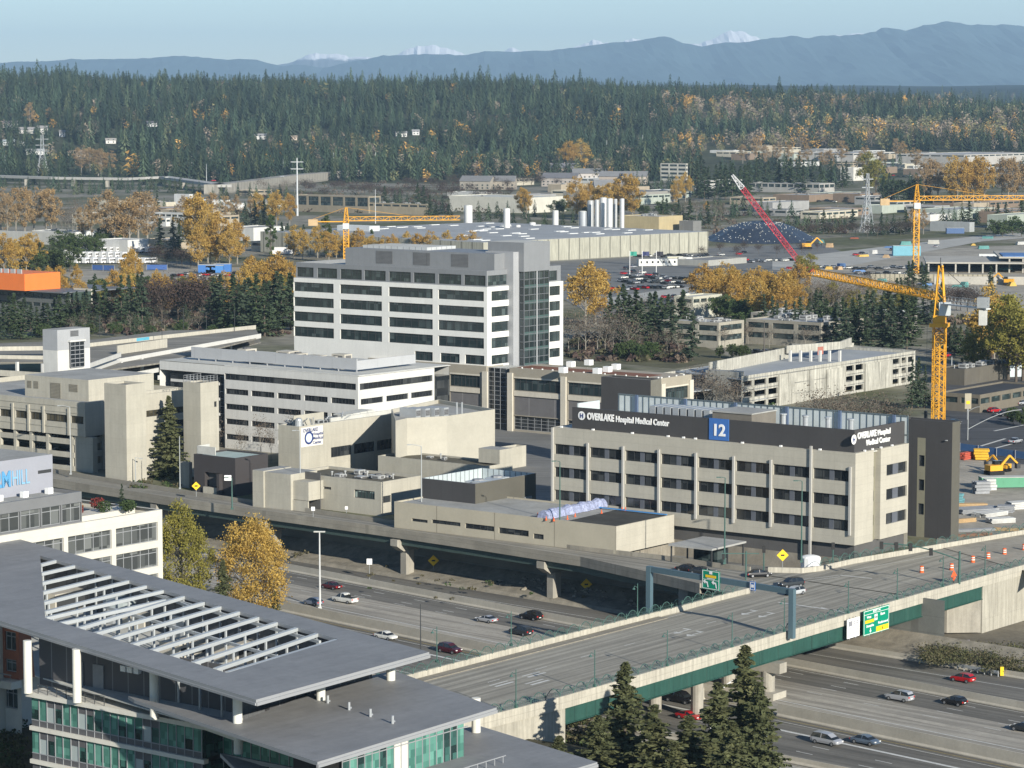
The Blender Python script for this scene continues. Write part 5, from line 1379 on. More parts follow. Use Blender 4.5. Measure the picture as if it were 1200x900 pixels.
for o in ops:window(BR,'F',.3,o,.3,3,1,gl_t,fr_g,.15)
mb=MB()
for k in range(12):mb.box(-1.75,-1.7,k*1.5,k*1.5+.05,Zb(797),Zb(789))
mb.box(-1.78,-1.7,-.2,18,Zb(789.5),Zb(788.5));mb.build('balcony_railing',fr_g,BR)
# VEHICLES
tyre=mat('tyre',(.02,.02,.02),.9,var=0);rim=mat('rim',(.35,.36,.37),.4,.6,var=0)
cgl=mat('car_glass',(.015,.018,.02),.08,var=0,spec=.8);lampw=mat('lamp_clear',(.7,.7,.68),.3,var=0);lampr=mat('lamp_red',(.45,.02,.015),.4,var=0)
trimb=mat('trim_black',(.03,.03,.03),.7,var=0)
PROF={'sedan':dict(L=4.7,W=.9,st=[(0,.62,None),(.12,.86,None),(.75,.92,None),(1.3,.93,1.34),(1.9,.93,1.44),(2.7,.92,1.43),(3.25,.92,1.22),(3.75,.90,None),(4.4,.78,None),(4.7,.55,None)]),'coupe':dict(L=4.5,W=.92,st=[(0,.6,None),(.1,.85,None),(.5,.9,None),(1.2,.9,1.2),(1.8,.9,1.3),(2.4,.88,1.26),(2.85,.87,1.05),(3.2,.85,None),(4.2,.7,None),(4.5,.5,None)]),'hatch':dict(L=4.2,W=.88,st=[(0,.65,None),(.08,.95,None),(.22,.97,1.2),(.6,.97,1.46),(1.5,.96,1.52),(2.4,.95,1.48),(2.95,.94,1.22),(3.35,.92,None),(4.0,.78,None),(4.2,.55,None)]),'suv':dict(L=4.75,W=.95,st=[(0,.7,None),(.06,1.08,None),(.16,1.1,1.35),(.45,1.1,1.68),(1.6,1.09,1.76),(2.6,1.08,1.72),(3.2,1.07,1.4),(3.6,1.05,None),(4.5,.92,None),(4.75,.65,None)]),'minivan':dict(L=5.0,W=.98,st=[(0,.7,None),(.06,1.02,None),(.15,1.04,1.3),(.4,1.04,1.7),(1.8,1.02,1.76),(3.1,1.0,1.66),(3.85,.98,1.25),(4.25,.95,None),(4.8,.78,None),(5.0,.55,None)]),'pickup':dict(L=5.8,W=1.0,st=[(0,.75,None),(.04,1.12,None),(2.05,1.12,None),(2.12,1.12,1.6),(2.5,1.12,1.84),(3.6,1.1,1.82),(4.15,1.1,1.5),(4.55,1.08,None),(5.5,.98,None),(5.8,.7,None)]),}
def car(kind,colname,col,label,loc,heading,cat='car',group=None,metal_=.3):
 """heading: unit plan vector the nose points to"""
 pr_=PROF[kind];L,W=pr_['L'],pr_['W'];st=pr_['st']
 paint=mat('paint_'+colname,col,.28,metal_,var=0,spec=.6)
 root=thing('parked_car' if 'parked' in label else kind if kind in('pickup','minivan','sedan')else 'passenger_car',label,cat,loc,math.atan2(heading[1],heading[0]),group)
 mb=MB();secs=[]
 for x,zb_,zr_ in st:
  e=.82 if x in(0,L)else(.95 if x<.2 or x>L-.5 else 1.0);w=W*e;zf_=.28 if.3<x<L-.3 else.38
  secs.append([(x-L/2,s*ww,z)for s,ww,z in((-1,w*.94,zf_),(-1,w,(zf_+zb_)/2),(-1,w*.95,zb_),(1,w*.95,zb_),(1,w,(zf_+zb_)/2),(1,w*.94,zf_))])
 for a,b in zip(secs,secs[1:]):
  for k in range(6):mb.face([a[k],b[k],b[(k+1)%6],a[(k+1)%6]])
 mb.face(secs[0][::-1]);mb.face(secs[-1])
 cab=[(x,zb_,zr_)for x,zb_,zr_ in st if zr_]
 i0=[i for i,s in enumerate(st)if s[2]][0];i1=[i for i,s in enumerate(st)if s[2]][-1]
 rear=(st[i0-1][0],st[i0-1][1]);front=(st[i1+1][0],st[i1+1][1])
 wr=W*.74
 # roof
 rp=[(x-L/2,s*wr,z)for x,_,z in cab for s in(-1,1)]
 for k in range(len(cab)-1):mb.face([rp[2*k],rp[2*k+2],rp[2*k+3],rp[2*k+1]])
 body=mb.build('body',paint,root)
 g=MB()
 for s in(-1,1):
  for k in range(len(cab)-1):
   (xa,ba,ra),(xb,bb,rb)=cab[k],cab[k+1]
   g.face([(xa-L/2,s*W*.94,ba),(xb-L/2,s*W*.94,bb),(xb-L/2,s*wr,rb-.02),(xa-L/2,s*wr,ra-.02)])
  g.face([(rear[0]-L/2,s*W*.93,rear[1]),(cab[0][0]-L/2,s*W*.94,cab[0][1]),(cab[0][0]-L/2,s*wr,cab[0][2])])
  g.face([(front[0]-L/2,s*W*.93,front[1]),(cab[-1][0]-L/2,s*W*.94,cab[-1][1]),(cab[-1][0]-L/2,s*wr,cab[-1][2])])
 g.face([(front[0]-L/2,-W*.93,front[1]),(front[0]-L/2,W*.93,front[1]),(cab[-1][0]-L/2,wr,cab[-1][2]),(cab[-1][0]-L/2,-wr,cab[-1][2])])
 g.face([(rear[0]-L/2,-W*.93,rear[1]),(rear[0]-L/2,W*.93,rear[1]),(cab[0][0]-L/2,wr,cab[0][2]),(cab[0][0]-L/2,-wr,cab[0][2])])
 g.build('window',cgl,root)
 xm=(cab[0][0]+cab[-1][0])/2-L/2
 for s in(-1,1):
  pl=MB()
  for x in(xm-.02,):pl.bar((x,s*W*.95,cab[1][1]),(x,s*(wr+.01),cab[1][2]),.09,.04)
  pl.build('pillar',paint,root)
 if kind=='pickup':MB().box(-L/2+.12,-L/2+1.98,-W*.8,W*.8,1.121,1.13).build('cargo_bed',trimb,root)
 for x in(L*.19-L/2,L*.81-L/2):
  for s in(-1,1):
   wh=MB().tube((x,s*(W-.20),.33),(x,s*(W+.015),.33),.33,14).build('wheel',tyre,root)
   MB().tube((x,s*(W+.0),.33),(x,s*(W+.03),.33),.20,10).build('rim',rim,wh)
 for s in(-1,1):
  MB().box(L/2-.18,L/2-.02,s*W*.68-.18,s*W*.68+.18,.62+(st[-2][1]-.78)*.6,.76+(st[-2][1]-.78)*.6).build('headlight',lampw,root)
  z=st[1][1]-.22;MB().box(-L/2-.03,-L/2+.15,s*W*.76-.14,s*W*.76+.14,z-.1,z+.14).build('taillight',lampr,root)
 MB().box(-L/2-.02,-L/2+.02,-.26,.26,.55,.68).build('number_plate',wht,root)
 return root
NB=FQ;SB=(-FQ[0],-FQ[1])
cars=[('sedan','maroon',(.10,.012,.018),'dark red sedan driving away beyond the white pickup on the freeway',(388,690),NB),('pickup','white',(.75,.75,.73),'white pickup truck driving away on the left part of the freeway',(404,706),NB),('hatch','steel_blue',(.19,.22,.28),'blue grey car in the inner lane beside the tall white lamp pole',(367,709),NB),('coupe','silver',(.42,.43,.45),'silver coupe alone in the middle lanes left of two dark suvs',(570,729),NB),('suv','black',(.015,.015,.017),'black suv in the outer lane just before the overpass',(622,726),NB),('suv','charcoal',(.035,.04,.045),'charcoal suv in the middle lane just before the overpass',(610,744),NB),('sedan','white',(.75,.75,.73),'white sedan driving towards the camera behind the corner of the grey roof',(452,749),SB),('suv','wine',(.075,.012,.02),'wine red suv driving towards the overpass beside the bridge railing',(527,765),SB),('hatch','red',(.50,.015,.02),'bright red hatchback on the exit ramp at the right edge',(1128,799),NB),('suv','silver',(.42,.43,.45),'silver suv driving away on the freeway right of the bridge pier',(1054,821),NB),('hatch','black',(.015,.015,.017),'black hatchback following the silver suv on the freeway',(1118,826),NB),('sedan','charcoal',(.035,.04,.045),'dark car cut off by the right edge of the picture',(1201,857),NB),('minivan','silver',(.42,.43,.45),'silver minivan with a roof rack in the wide lane at the bottom right',(969,872),SB),('sedan','slate_blue',(.12,.16,.21),'slate blue sedan right behind the silver minivan',(1014,872),SB),('pickup','black',(.015,.015,.017),'black pickup truck coming out from under the overpass',(797,823),SB),('coupe','red',(.50,.015,.02),'low red sports car half hidden by the fir trees',(808,843),SB),('hatch','red',(.50,.015,.02),'red car in the shade under the overpass beside the pier',(897,784),NB),]
for k,cn,cc,lb,(px_,py_),hd in cars:
 c=at(px_,py_,ZF);car(k,cn,cc,lb,(c[0],c[1],ZF+.03),hd,'pickup truck' if k=='pickup' else 'car')
for k,cn,cc,lb,(px_,py_),hd in[('sedan','black',(.015,.015,.017),'black sedan entering the junction beside the far bridge parapet',(889,676),(U[0],U[1]*.2)),('suv','charcoal',(.035,.04,.045),'dark suv waiting in the junction behind a pale car',(927,688),(V[0]*.5-U[0],V[1]*.5-U[1])),('hatch','pale_silver',(.55,.57,.58),'pale silver car turning in the junction under the green sign gantry',(931,697),(V[0]*.2-U[0],V[1]*.2-U[1])),('sedan','black',(.015,.015,.017),'black car on the ramp just left of the green gantry sign',(806,670),(-V[0],-V[1])),('sedan','charcoal',(.035,.04,.045),'dark grey car on the ramp behind the viaduct parapet',(822,673),(-V[0],-V[1]))]:
 c=at(px_,py_,0.03);car(k,cn,cc,lb,(c[0],c[1],.04),hd)
 # cars parked inside the decks of the clinic
P=at(101,554,0)
proto=None
def prop_car(cn,cc,label,loc,hd,kind='sedan',group=None):return car(kind,cn,cc,label,loc,hd,'car',group)
names=['leftmost','second','third','fourth','fifth','sixth','seventh']
cellx=[(12,0),(28,0),(45,0),(74,0),(28,1),(45,1),(74,1)]
for i,(px_,k)in enumerate(cellx):
 s=along(P,V,px_,zds[k]+.5);c=(P[0]+V[0]*s+U[0]*3.4,P[1]+V[1]*s+U[1]*3.4)
 if i==0:proto=prop_car('white',(.75,.75,.73),'pale car in the upper parking deck under the left clinic, leftmost one',(*c,zds[k]-.18),(-U[0],-U[1]),group='cars parked in the clinic decks');ptree=tree_of(proto)
 else:
  o=copy_tree(proto,None,ptree);o.location=(*c,zds[k]-.18)
  o['label']='pale car in the %s parking deck under the left clinic, %s from left'%(('upper','lower')[k],(names[i]if k==0 else('leftmost','second','third')[i-4]))
o=copy_tree(proto,None,ptree);s=along(P,V,75,3);c=(P[0]+V[0]*s+U[0]*3,P[1]+V[1]*s+U[1]*3);o.location=(*c,zds[2]-.18);o['label']='white car at the opening of the lowest visible clinic deck'
# POLES, SIGNS, GANTRY
pole_m=mat('pole_grey',(.38,.40,.40),.5,.3,var=.05)
def lamp_post(x,y,z,h,arm,label,group,m=None,r=.11,lanterns=1,hd=(-1,0),nm='street_lamp'):
 m=m or pole_m
 o=thing(nm,label,'street lamp',(x,y,z),math.atan2(hd[1],hd[0]),group)
 MB().tube((0,0,0),(0,0,h),r*1.3,8,0,r*.7).build('pole',m,o)
 MB().box(-r*2,r*2,-r*2,r*2,0,.35).build('base_plate',m,o)
 if arm:
  a=MB();pts_=[(arm*t,0,h+arm*.16*math.sin(t*math.pi/2))for t in np.linspace(0,1,5)]
  for p1,p2 in zip(pts_,pts_[1:]):a.tube(p1,p2,r*.5,6)
  a.build('arm',m,o)
  MB().box(arm-.1,arm+.75,-.16,.16,h+arm*.16-.12,h+arm*.16+.05).build('lamp_head',m,o)
 return o
_o=['first','second','third','fourth','fifth','sixth','seventh','eighth','ninth','tenth','eleventh','twelfth','thirteenth','fourteenth','fifteenth','sixteenth','seventeenth','eighteenth','nineteenth','twentieth']
ordn=_o+['twenty-'+k for k in _o[:9]]+['thirtieth']+['thirty-'+k for k in _o[:9]]
# ornamental bridge lamps
proto_l=None
def bridge_lamp():
 o=thing('bridge_lamp','','street lamp',(0,0,0),ROT,'thin green lamps along the bridge')
 MB().tube((0,0,0),(0,0,5.6),.10,6,0,.07).box(-.2,.2,-.2,.2,0,.4).build('pole',green_paint,o)
 a=MB().tube((0,0,4.9),(-.9,0,5.3),.05,5).tube((-.9,0,5.3),(-1.1,0,5.0),.05,5);a.build('arm',green_paint,o)
 MB().tube((-1.1,0,4.75),(-1.1,0,5.0),.3,8,0,.1).build('lamp_shade',green_paint,o)
 return o
bl=bridge_lamp();bt=tree_of(bl)
slots=[(578,825),(691,804),(778,780),(856,758),(917,740),(996,719),(1055,703),(1108,688),(1153,674)]
for i,(px_,py_)in enumerate(slots):
 a_=ab(at(px_,py_-0,1.0))[0];o=bl if i==0 else copy_tree(bl,None,bt)
 c=xy(a_,s_b(a_)+.25);o.location=(*c,1.0);o['label']=f'thin green lamp on the near bridge parapet, {ordn[i]} from the left'
for i,px_ in enumerate((512,599,747)):
 c=at(px_,{512:776,599:757,747:722}[px_],1.0);o=copy_tree(bl,None,bt);o.location=(*c,1.0);o['label']=f'thin green lamp on the far bridge parapet, {ordn[i]} from the left'
 # tall lamps along the viaduct
for i,(px_,py_,top_)in enumerate(((83,556,477),(352,592,505),(494,613,523),(656,636,541),(849,661,560),(939,659,564))):
 c=at(px_,py_,.8);h=ztop(c,top_)-.8;lamp_post(c[0],c[1],.8,h,2.2 if i in(0,2)else.9,f'tall slim lamp pole on the far viaduct parapet, {ordn[i]} from the left','tall lamp poles along the viaduct',pole_m if i<3 else green_paint,.13)
c=at(211,573,.8);lamp_post(c[0],c[1],.8,12,0,'tall bare pole beside the fir tree on the viaduct edge','tall lamp poles along the viaduct')
c=at(375,713,ZF);lamp_post(c[0],c[1],ZF,ztop(c,623)-ZF,0,'tall white lamp pole standing in the freeway median',None,mat('pole_white',(.55,.56,.55),.5),.17)
o=COL.objects[-1]
mb=MB().box(-.9,.9,-.25,.25,0,.22);c2=[k for k in COL.objects if k.get('label')=='tall white lamp pole standing in the freeway median'][0]
MB().box(-1.1,1.1,-.25,.25,ztop(c,623)-ZF-.1,ztop(c,623)-ZF+.1).build('lamp_head',roof_l,c2)
c=at(493,776,ZF);lamp_post(c[0],c[1],ZF,ztop(c,708)-ZF,0,'thin dark pole beside the wine red suv',None,fr_d,.1)
c=at(159,566,0);lamp_post(c[0],c[1],0,6,-1.6,'short bent lamp in front of the windowless stair tower',None)
c=at(272,597,.8);o=lamp_post(c[0],c[1],.8,ztop(c,560)-.8,.8,'green post with a white street sign on the near viaduct parapet',None,green_paint,.14);MB().box(.1,1.6,-.04,.04,ztop(c,561)-1.2,ztop(c,558)-.6).build('sign_board',wht,o)
c=at(297,300,0)
# curved white lamp in the trees under the bridge
c=at(833,870,ZF);o=thing('curved_lamp','white gooseneck lamp arching above the fir trees below the bridge','street lamp',(c[0],c[1],ZF),0)
hp=ztop(c,812)-ZF;mb=MB().tube((0,0,0),(0,0,hp-1.5),.14,8,0,.1)
pp=[(t*4.2,0,hp-1.5+3.6*math.sin(t*math.pi/2))for t in np.linspace(0,1,8)]
for p1,p2 in zip(pp,pp[1:]):mb.tube(p1,p2,.09,6)
mb.build('pole',wht,o);MB().box(4.0,5.0,-.2,.2,hp+1.98,hp+2.2).build('lamp_head',wht,o)
# gantry over the bridge
gL=at(761,712,1.0);gR=at(928,741,1.0)
GA=thing('sign_gantry','blue grey steel gantry spanning the bridge deck','sign gantry',(*gL,0))
gm=mat('gantry_blue',(.10,.16,.19),.5,.2,var=.05);zgt=ztop(gR,690)
vR=(gR[0]-gL[0],gR[1]-gL[1])
MB().box(-.45,.45,-.45,.45,0,zgt).build('post',gm,GA,(0,0,0),ROT);MB().box(-.45,.45,-.45,.45,0,zgt).build('post',gm,GA,(*vR,0),ROT)
MB().bar((0,0,zgt-.5),(*vR,zgt-.5),.6,.95).build('beam',gm,GA)
vd=Vector((*vR,0)).normalized()
# green gantry sign
def panel_frame(px_):
 lo,hi=0,1
 for _ in range(40):
  m_=(lo+hi)/2;c_=lerp(gL,gR,m_)
  if proj(*c_,zgt)[0]<px_:lo=m_
  else:hi=m_
 return lo
green_s=mat('sign_green',(.0,.24,.14),.5,var=.03);yel_s=mat('sign_yellow',(.85,.55,.02),.5,var=.02);ink=mat('sign_black',(.02,.02,.02),.6,var=0)
def signthing(nm,label,pos,rotz,w,h,col,parts):
 """flat board with border; parts: callables adding lettering; local x right, z up, faces -y"""
 o=thing(nm,label,'road sign',pos,rotz)
 bd=MB().box(0,w,0,.12,0,h).build('board',col,o)
 mb=MB();t=.09
 for a in((0.1,w-.1,.1,.1+t),(.1,w-.1,h-.1-t,h-.1),(.1,.1+t,.1+t,h-.1-t),(w-.1-t,w-.1,.1+t,h-.1-t)):mb.box(a[0],a[1],-.03,-.005,a[2],a[3])
 if col not in(wht,):mb.build('border',wht,bd)
 for s in(.25,.75):MB().box(w*s-.07,w*s+.07,.13,.26,-.3,h+.2).build('bracket',fr_g,o)
 for kind_,*a in parts:
  if kind_=='t':
   txt,x,z,sz,wd,mt_=a;text(txt,'lettering',sz,mt_,bd,(x,-.04,z),ROT_S,.012,.02,width=wd)
  elif kind_=='b':
   x0,x1,z0_,z1_,mt_=a;MB().box(x0,x1,-.045,-.006,z0_,z1_).build('sign_panel',mt_,bd)
  elif kind_=='f':
   pts_,mt_=a;m2=MB();m2.face([(x,-.06,z)for x,z in pts_]);m2.build('arrow',mt_,bd)
 return o
def darr(x,z,s):return[(x-.12*s,z+.5*s),(x+.12*s,z+.5*s),(x+.12*s,z),(x+.4*s,z),(x,z-.5*s),(x-.4*s,z),(x-.12*s,z)]
def larr(x,z,s):return[(x-.7*s,z+.35*s),(x-.2*s,z+.75*s),(x-.22*s,z+.45*s),(x+.25*s,z+.35*s),(x+.45*s,z-.5*s),(x+.2*s,z-.5*s),(x+.05*s,z+.1*s),(x-.25*s,z+.2*s),(x-.25*s,z-.05*s)]
t0=panel_frame(825);t1=panel_frame(845.5);c0=lerp(gL,gR,t0);c1=lerp(gL,gR,t1)
wG=math.dist(c0,c1);rotG=math.atan2(c1[1]-c0[1],c1[0]-c0[0])
zs0,zs1=ztop(c0,689),ztop(c0,666.5);hG=zs1-zs0;nrmG=(math.sin(rotG)*.5,-math.cos(rotG)*.5)
signthing('green_guide_sign','green guide sign with a yellow plate and two white arrows hanging on the gantry',(c0[0]+nrmG[0],c0[1]+nrmG[1],zs0),rotG,wG,hG,green_s,[('b',wG*.42,wG*.58,hG*.80,hG*.95,wht),('b',wG*.2,wG*.8,hG*.62,hG*.75,yel_s),('b',.1,wG-.1,hG*.5,hG*.52,wht),('b',wG*.28,wG*.72,hG*.555,hG*.59,wht),('f',larr(wG*.27,hG*.28,1.1),wht),('f',larr(wG*.75,hG*.28,1.1),wht)])
t2=panel_frame(881);c2_=lerp(gL,gR,t2);
o=signthing('blue_service_sign','small blue sign with a white symbol hanging from the gantry',(c2_[0]+nrmG[0]*1.1,c2_[1]+nrmG[1]*1.1,ztop(c2_,691)),rotG,1.2,1.5,blue,[('b',.35,.85,.5,1.0,wht)])
# big exit sign on the bridge face
s0_,s1_=at(1008,728,0),at(1041,718,0)
aS=ab(at(1009,716,1.0))[0];bS_=s_b(aS)-.9;c0=xy(aS,bS_);wE=along(c0,U,1042,0);ze0,ze1=ztop(c0,746),ztop(c0,716.5);hE=ze1-ze0
signthing('exit_sign','large green exit sign with yellow plates mounted on the side of the bridge',(*c0,ze0),ROT,wE,hE,green_s,[('t','EXIT 14',wE*.36,hE*.865,hE*.12,wE*.28,wht),('b',.1,wE-.1,hE*.82,hE*.835,wht),('t','West',wE*.12,hE*.67,hE*.13,wE*.17,wht),('t','East',wE*.65,hE*.67,hE*.13,wE*.17,wht),('b',wE*.42,wE*.53,hE*.52,hE*.76,wht),('t','520',wE*.43,hE*.61,hE*.1,wE*.09,ink),('b',wE*.06,wE*.4,hE*.48,hE*.60,yel_s),('t','Seattle',wE*.1,hE*.32,hE*.13,wE*.29,wht),('t','Redmond',wE*.56,hE*.34,hE*.13,wE*.38,wht),('f',darr(wE*.26,hE*.17,hE*.2),wht),('b',wE*.49,wE*.98,hE*.04,hE*.25,yel_s),('f',darr(wE*.73,hE*.145,hE*.13),ink)])
aS=ab(at(994.5,722,1.0))[0];c0=xy(aS,s_b(aS)-.9);wE=along(c0,U,1007.5,0);ze0,ze1=ztop(c0,749),ztop(c0,726.5);hE=ze1-ze0
signthing('toll_sign','white information sign beside the big green exit sign on the bridge',(*c0,ze0),ROT,wE,hE,wht,[('b',wE*.1,wE*.4,hE*.62,hE*.88,mat('sign_grey',(.25,.25,.27),.6,var=0)),('b',wE*.5,wE*.9,hE*.8,hE*.84,mat('sign_grey',(0,0,0))),('b',wE*.5,wE*.9,hE*.7,hE*.74,mat('sign_grey',(0,0,0))),('b',wE*.1,wE*.9,hE*.5,hE*.53,mat('sign_grey',(0,0,0))),('b',wE*.1,wE*.9,hE*.38,hE*.41,mat('sign_grey',(0,0,0))),('b',wE*.1,wE*.9,hE*.24,hE*.27,mat('sign_grey',(0,0,0)))])
# diamond warning signs and small posts
def diamond(px_,py_,z,h,label,s=1.15):
 c=at(px_,py_,z);o=thing('warning_sign',label,'road sign',(c[0],c[1],z),0)
 MB().tube((0,0,-3.4 if z==0 else 0),(0,0,h),.06,6).build('post',pole_m,o)
 mb=MB();mb.prism([(s,0),(0,s),(-s,0),(0,-s)],-.03,.03);b=mb.build('board',yel_s,o);b.rotation_euler=(math.pi/2,0,.1);b.location=(0,-.09,h)
 m2=MB().box(-.35,.35,-.15,.15,.032,.05).build('symbol',ink,b)
diamond(230,582,.8,2.4,'yellow diamond sign on the viaduct left of the black pavilion',.95)
diamond(508,676,ZF,3.4,'yellow diamond sign between two viaduct piers')
diamond(687,700,ZF+.5,2.6,'yellow diamond sign right of the second viaduct pier')
diamond(917,664,0,2.2,'yellow diamond sign in front of the dark base of the main building')
for px_,py_,z,h,s,lb in((433,679,ZF,4.3,1.0,'white rectangular sign on a post beside the exit ramp'),(367,607,.2,2.4,.7,'small white sign on the viaduct under the low beige block'),(406,601,.8,1.4,.55,'small white plate on the far viaduct parapet')):
 c=at(px_,py_,z);o=thing('small_sign',lb,'road sign',(c[0],c[1],z),0);MB().tube((0,0,0),(0,0,h),.06,6).build('post',pole_m,o);MB().box(-s*.55,s*.55,-.1,-.06,h-s*1.2,h).build('board',wht,o)
 # traffic signal with mast arm
c=at(1124,683,1.0);hS=ztop(c,646)-1
SG=thing('traffic_signal','green mast arm traffic signal reaching over the junction from the near parapet','traffic light',(*c,1.0),0)
MB().tube((0,0,-.2),(0,0,hS),.24,8,0,.18).build('pole',green_paint,SG)
e=at(1032,640,7.0);ep=(e[0]-c[0],e[1]-c[1],hS+.2)
mb=MB();pp=[(ep[0]*t,ep[1]*t,hS-1.6+2.3*math.sin(min(1,t*1.3)*math.pi/2))for t in np.linspace(0,1,9)]
for p1,p2 in zip(pp,pp[1:]):mb.tube(p1,p2,.12,6)
mb.build('mast_arm',green_paint,SG)
for t in(.36,.62,.80,.99):
 i=t*8;p1,p2=pp[int(i)],pp[min(8,int(i)+1)];x,y,z=[p1[k]+(p2[k]-p1[k])*(i-int(i))for k in range(3)]
 h_=MB().box(x-.32,x+.32,y-.2,y+.2,z-1.0,z+.35).build('signal_head',ink,SG)
for i,(px_,py_)in enumerate(((976,664),(895,668))):
 c=at(px_,py_,0);o=thing('signal_post',['slim signal post with a black head left of the main building corner','slim signal post beside the black sedan in the junction'][i],'traffic light',(*c,0));MB().tube((0,0,-3.4),(0,0,4.4),.12,6).build('pole',green_paint,o);MB().box(-.3,.3,-.2,.2,3.3,4.6).build('signal_head',ink,o)
c=at(874,680,0);o=thing('signal_post','green signal post with a short horizontal arm at the end of the ramp','traffic light',(*c,0));MB().tube((0,0,0),(0,0,5.4),.14,6).build('pole',green_paint,o);MB().bar((-4.5,0,5.0),(2.4,0,5.0),.14,.14).build('mast_arm',green_paint,o);MB().box(-4.4,-3.9,-.2,.2,3.9,4.9).build('signal_head',ink,o)
# orange barrels and sign
bw=mat('barrel_white',(.75,.75,.72),.6,var=0);pb=None
for i,(px_,py_)in enumerate(((1080,671),(1115,668),(1140,659),(1158,655),(1177,650),(1200,645))):
 c=at(px_,py_,0.02)
 if pb is None:
  pb=thing('traffic_barrel','','traffic barrel',(*c,.03),0,'orange barrels across the bridge lanes')
  MB().tube((0,0,0),(0,0,1.25),.42,12,0,.34).build('body',orange,pb);MB().tube((0,0,.45),(0,0,.62),.41,12).tube((0,0,.85),(0,0,1.0),.39,12).build('stripes',bw,pb);ptb=tree_of(pb);o=pb
 else:o=copy_tree(pb,None,ptb);o.location=(*c,.03)
 o['label']=f'orange and white traffic barrel on the bridge, {ordn[i]} from the left'
c=at(1117,683,0.03);o=thing('roadwork_sign','round looking orange roadwork sign beside the signal mast','road sign',(*c,.03),ROT);MB().box(-.03,.03,-.1,.0,0,.6).build('stand',fr_d,o);b=MB().prism([(1.05,0),(0,1.05),(-1.05,0),(0,-1.05)],-.03,.03).build('board',mat('sign_orange_red',(.85,.13,.04),.5,var=0),o);b.location=(0,-.12,1.3);b.rotation_euler=(math.pi/2,0,0)
c=at(950,663,0);o=MB().tube((0,0,-3.4),(0,0,1.6),1.9,14,0,1.9).dome(0,0,1.6,1.9,.5,0,14).build('white_tank',wht,None,(*c,0));tag(o,'short white round tank behind the junction parapet','tank')
# material piles & slabs under the bridge end
for i,(px_,py_,w,d,h,cn,cc,lb)in enumerate(((1076,746,3.2,1.8,1.3,'white',(.7,.7,.68),'white wrapped block on the ground below the bridge end'),(1093,751,5.5,1.0,.5,'lime',(.25,.6,.2),'bright green plank stack below the bridge end'),(1060,739,9,1.6,.5,'steelrod',(.22,.2,.22),'bundle of grey rods lying below the bridge end'),(1125,755,6,1.2,.5,'steelrod',(.22,.2,.22),'dark bundle of bars beside the brush below the bridge'),(1035,743,2.6,1.6,1.2,'crate',(.40,.32,.2),'tan crate behind the exit sign below the bridge'))):
 c=at(px_,py_,ZF+1.6);mb=MB()
 if h<1:
  for k in range(5):mb.box(-w/2+k*.1,w/2-k*.15,-d/2+k*d/5,-d/2+(k+.8)*d/5,0,h-.04*(k%3))
 else:mb.box(-w/2,w/2,-d/2,d/2,.12,h).box(-w/2+.2,-w/2+.4,-d/2,d/2,0,.12).box(w/2-.4,w/2-.2,-d/2,d/2,0,.12)
 o=mb.build('material_stack',mat('mat_'+cn,cc,.7),None,(*c,ZF+1.5),ROT+.1);tag(o,lb,'building material')
 # orange item on parapet far end and guard rail
gr=thing('guard_rail','galvanised guard rail with a yellow end marker below the brush on the right','guard rail',(0,0,0))
pts_=[at(1122,780,ZF+.8),at(1150,785,ZF+.8),at(1170,788.5,ZF+.8)]
for a,b in zip(pts_,pts_[1:]):MB().bar((*a,ZF+.9),(*b,ZF+.9),.1,.5).build('rail',metal,gr)
MB().box(-.3,.3,-.2,.2,0,1.5).build('end_marker',yel_s,gr,(*at(1174,791,ZF+.3),ZF+.2))
for k in range(7):c=lerp(pts_[0],pts_[-1],k/6);MB().box(-.08,.08,.1,.25,0,.9).build('post',fr_g,gr,(*c,ZF+.1))
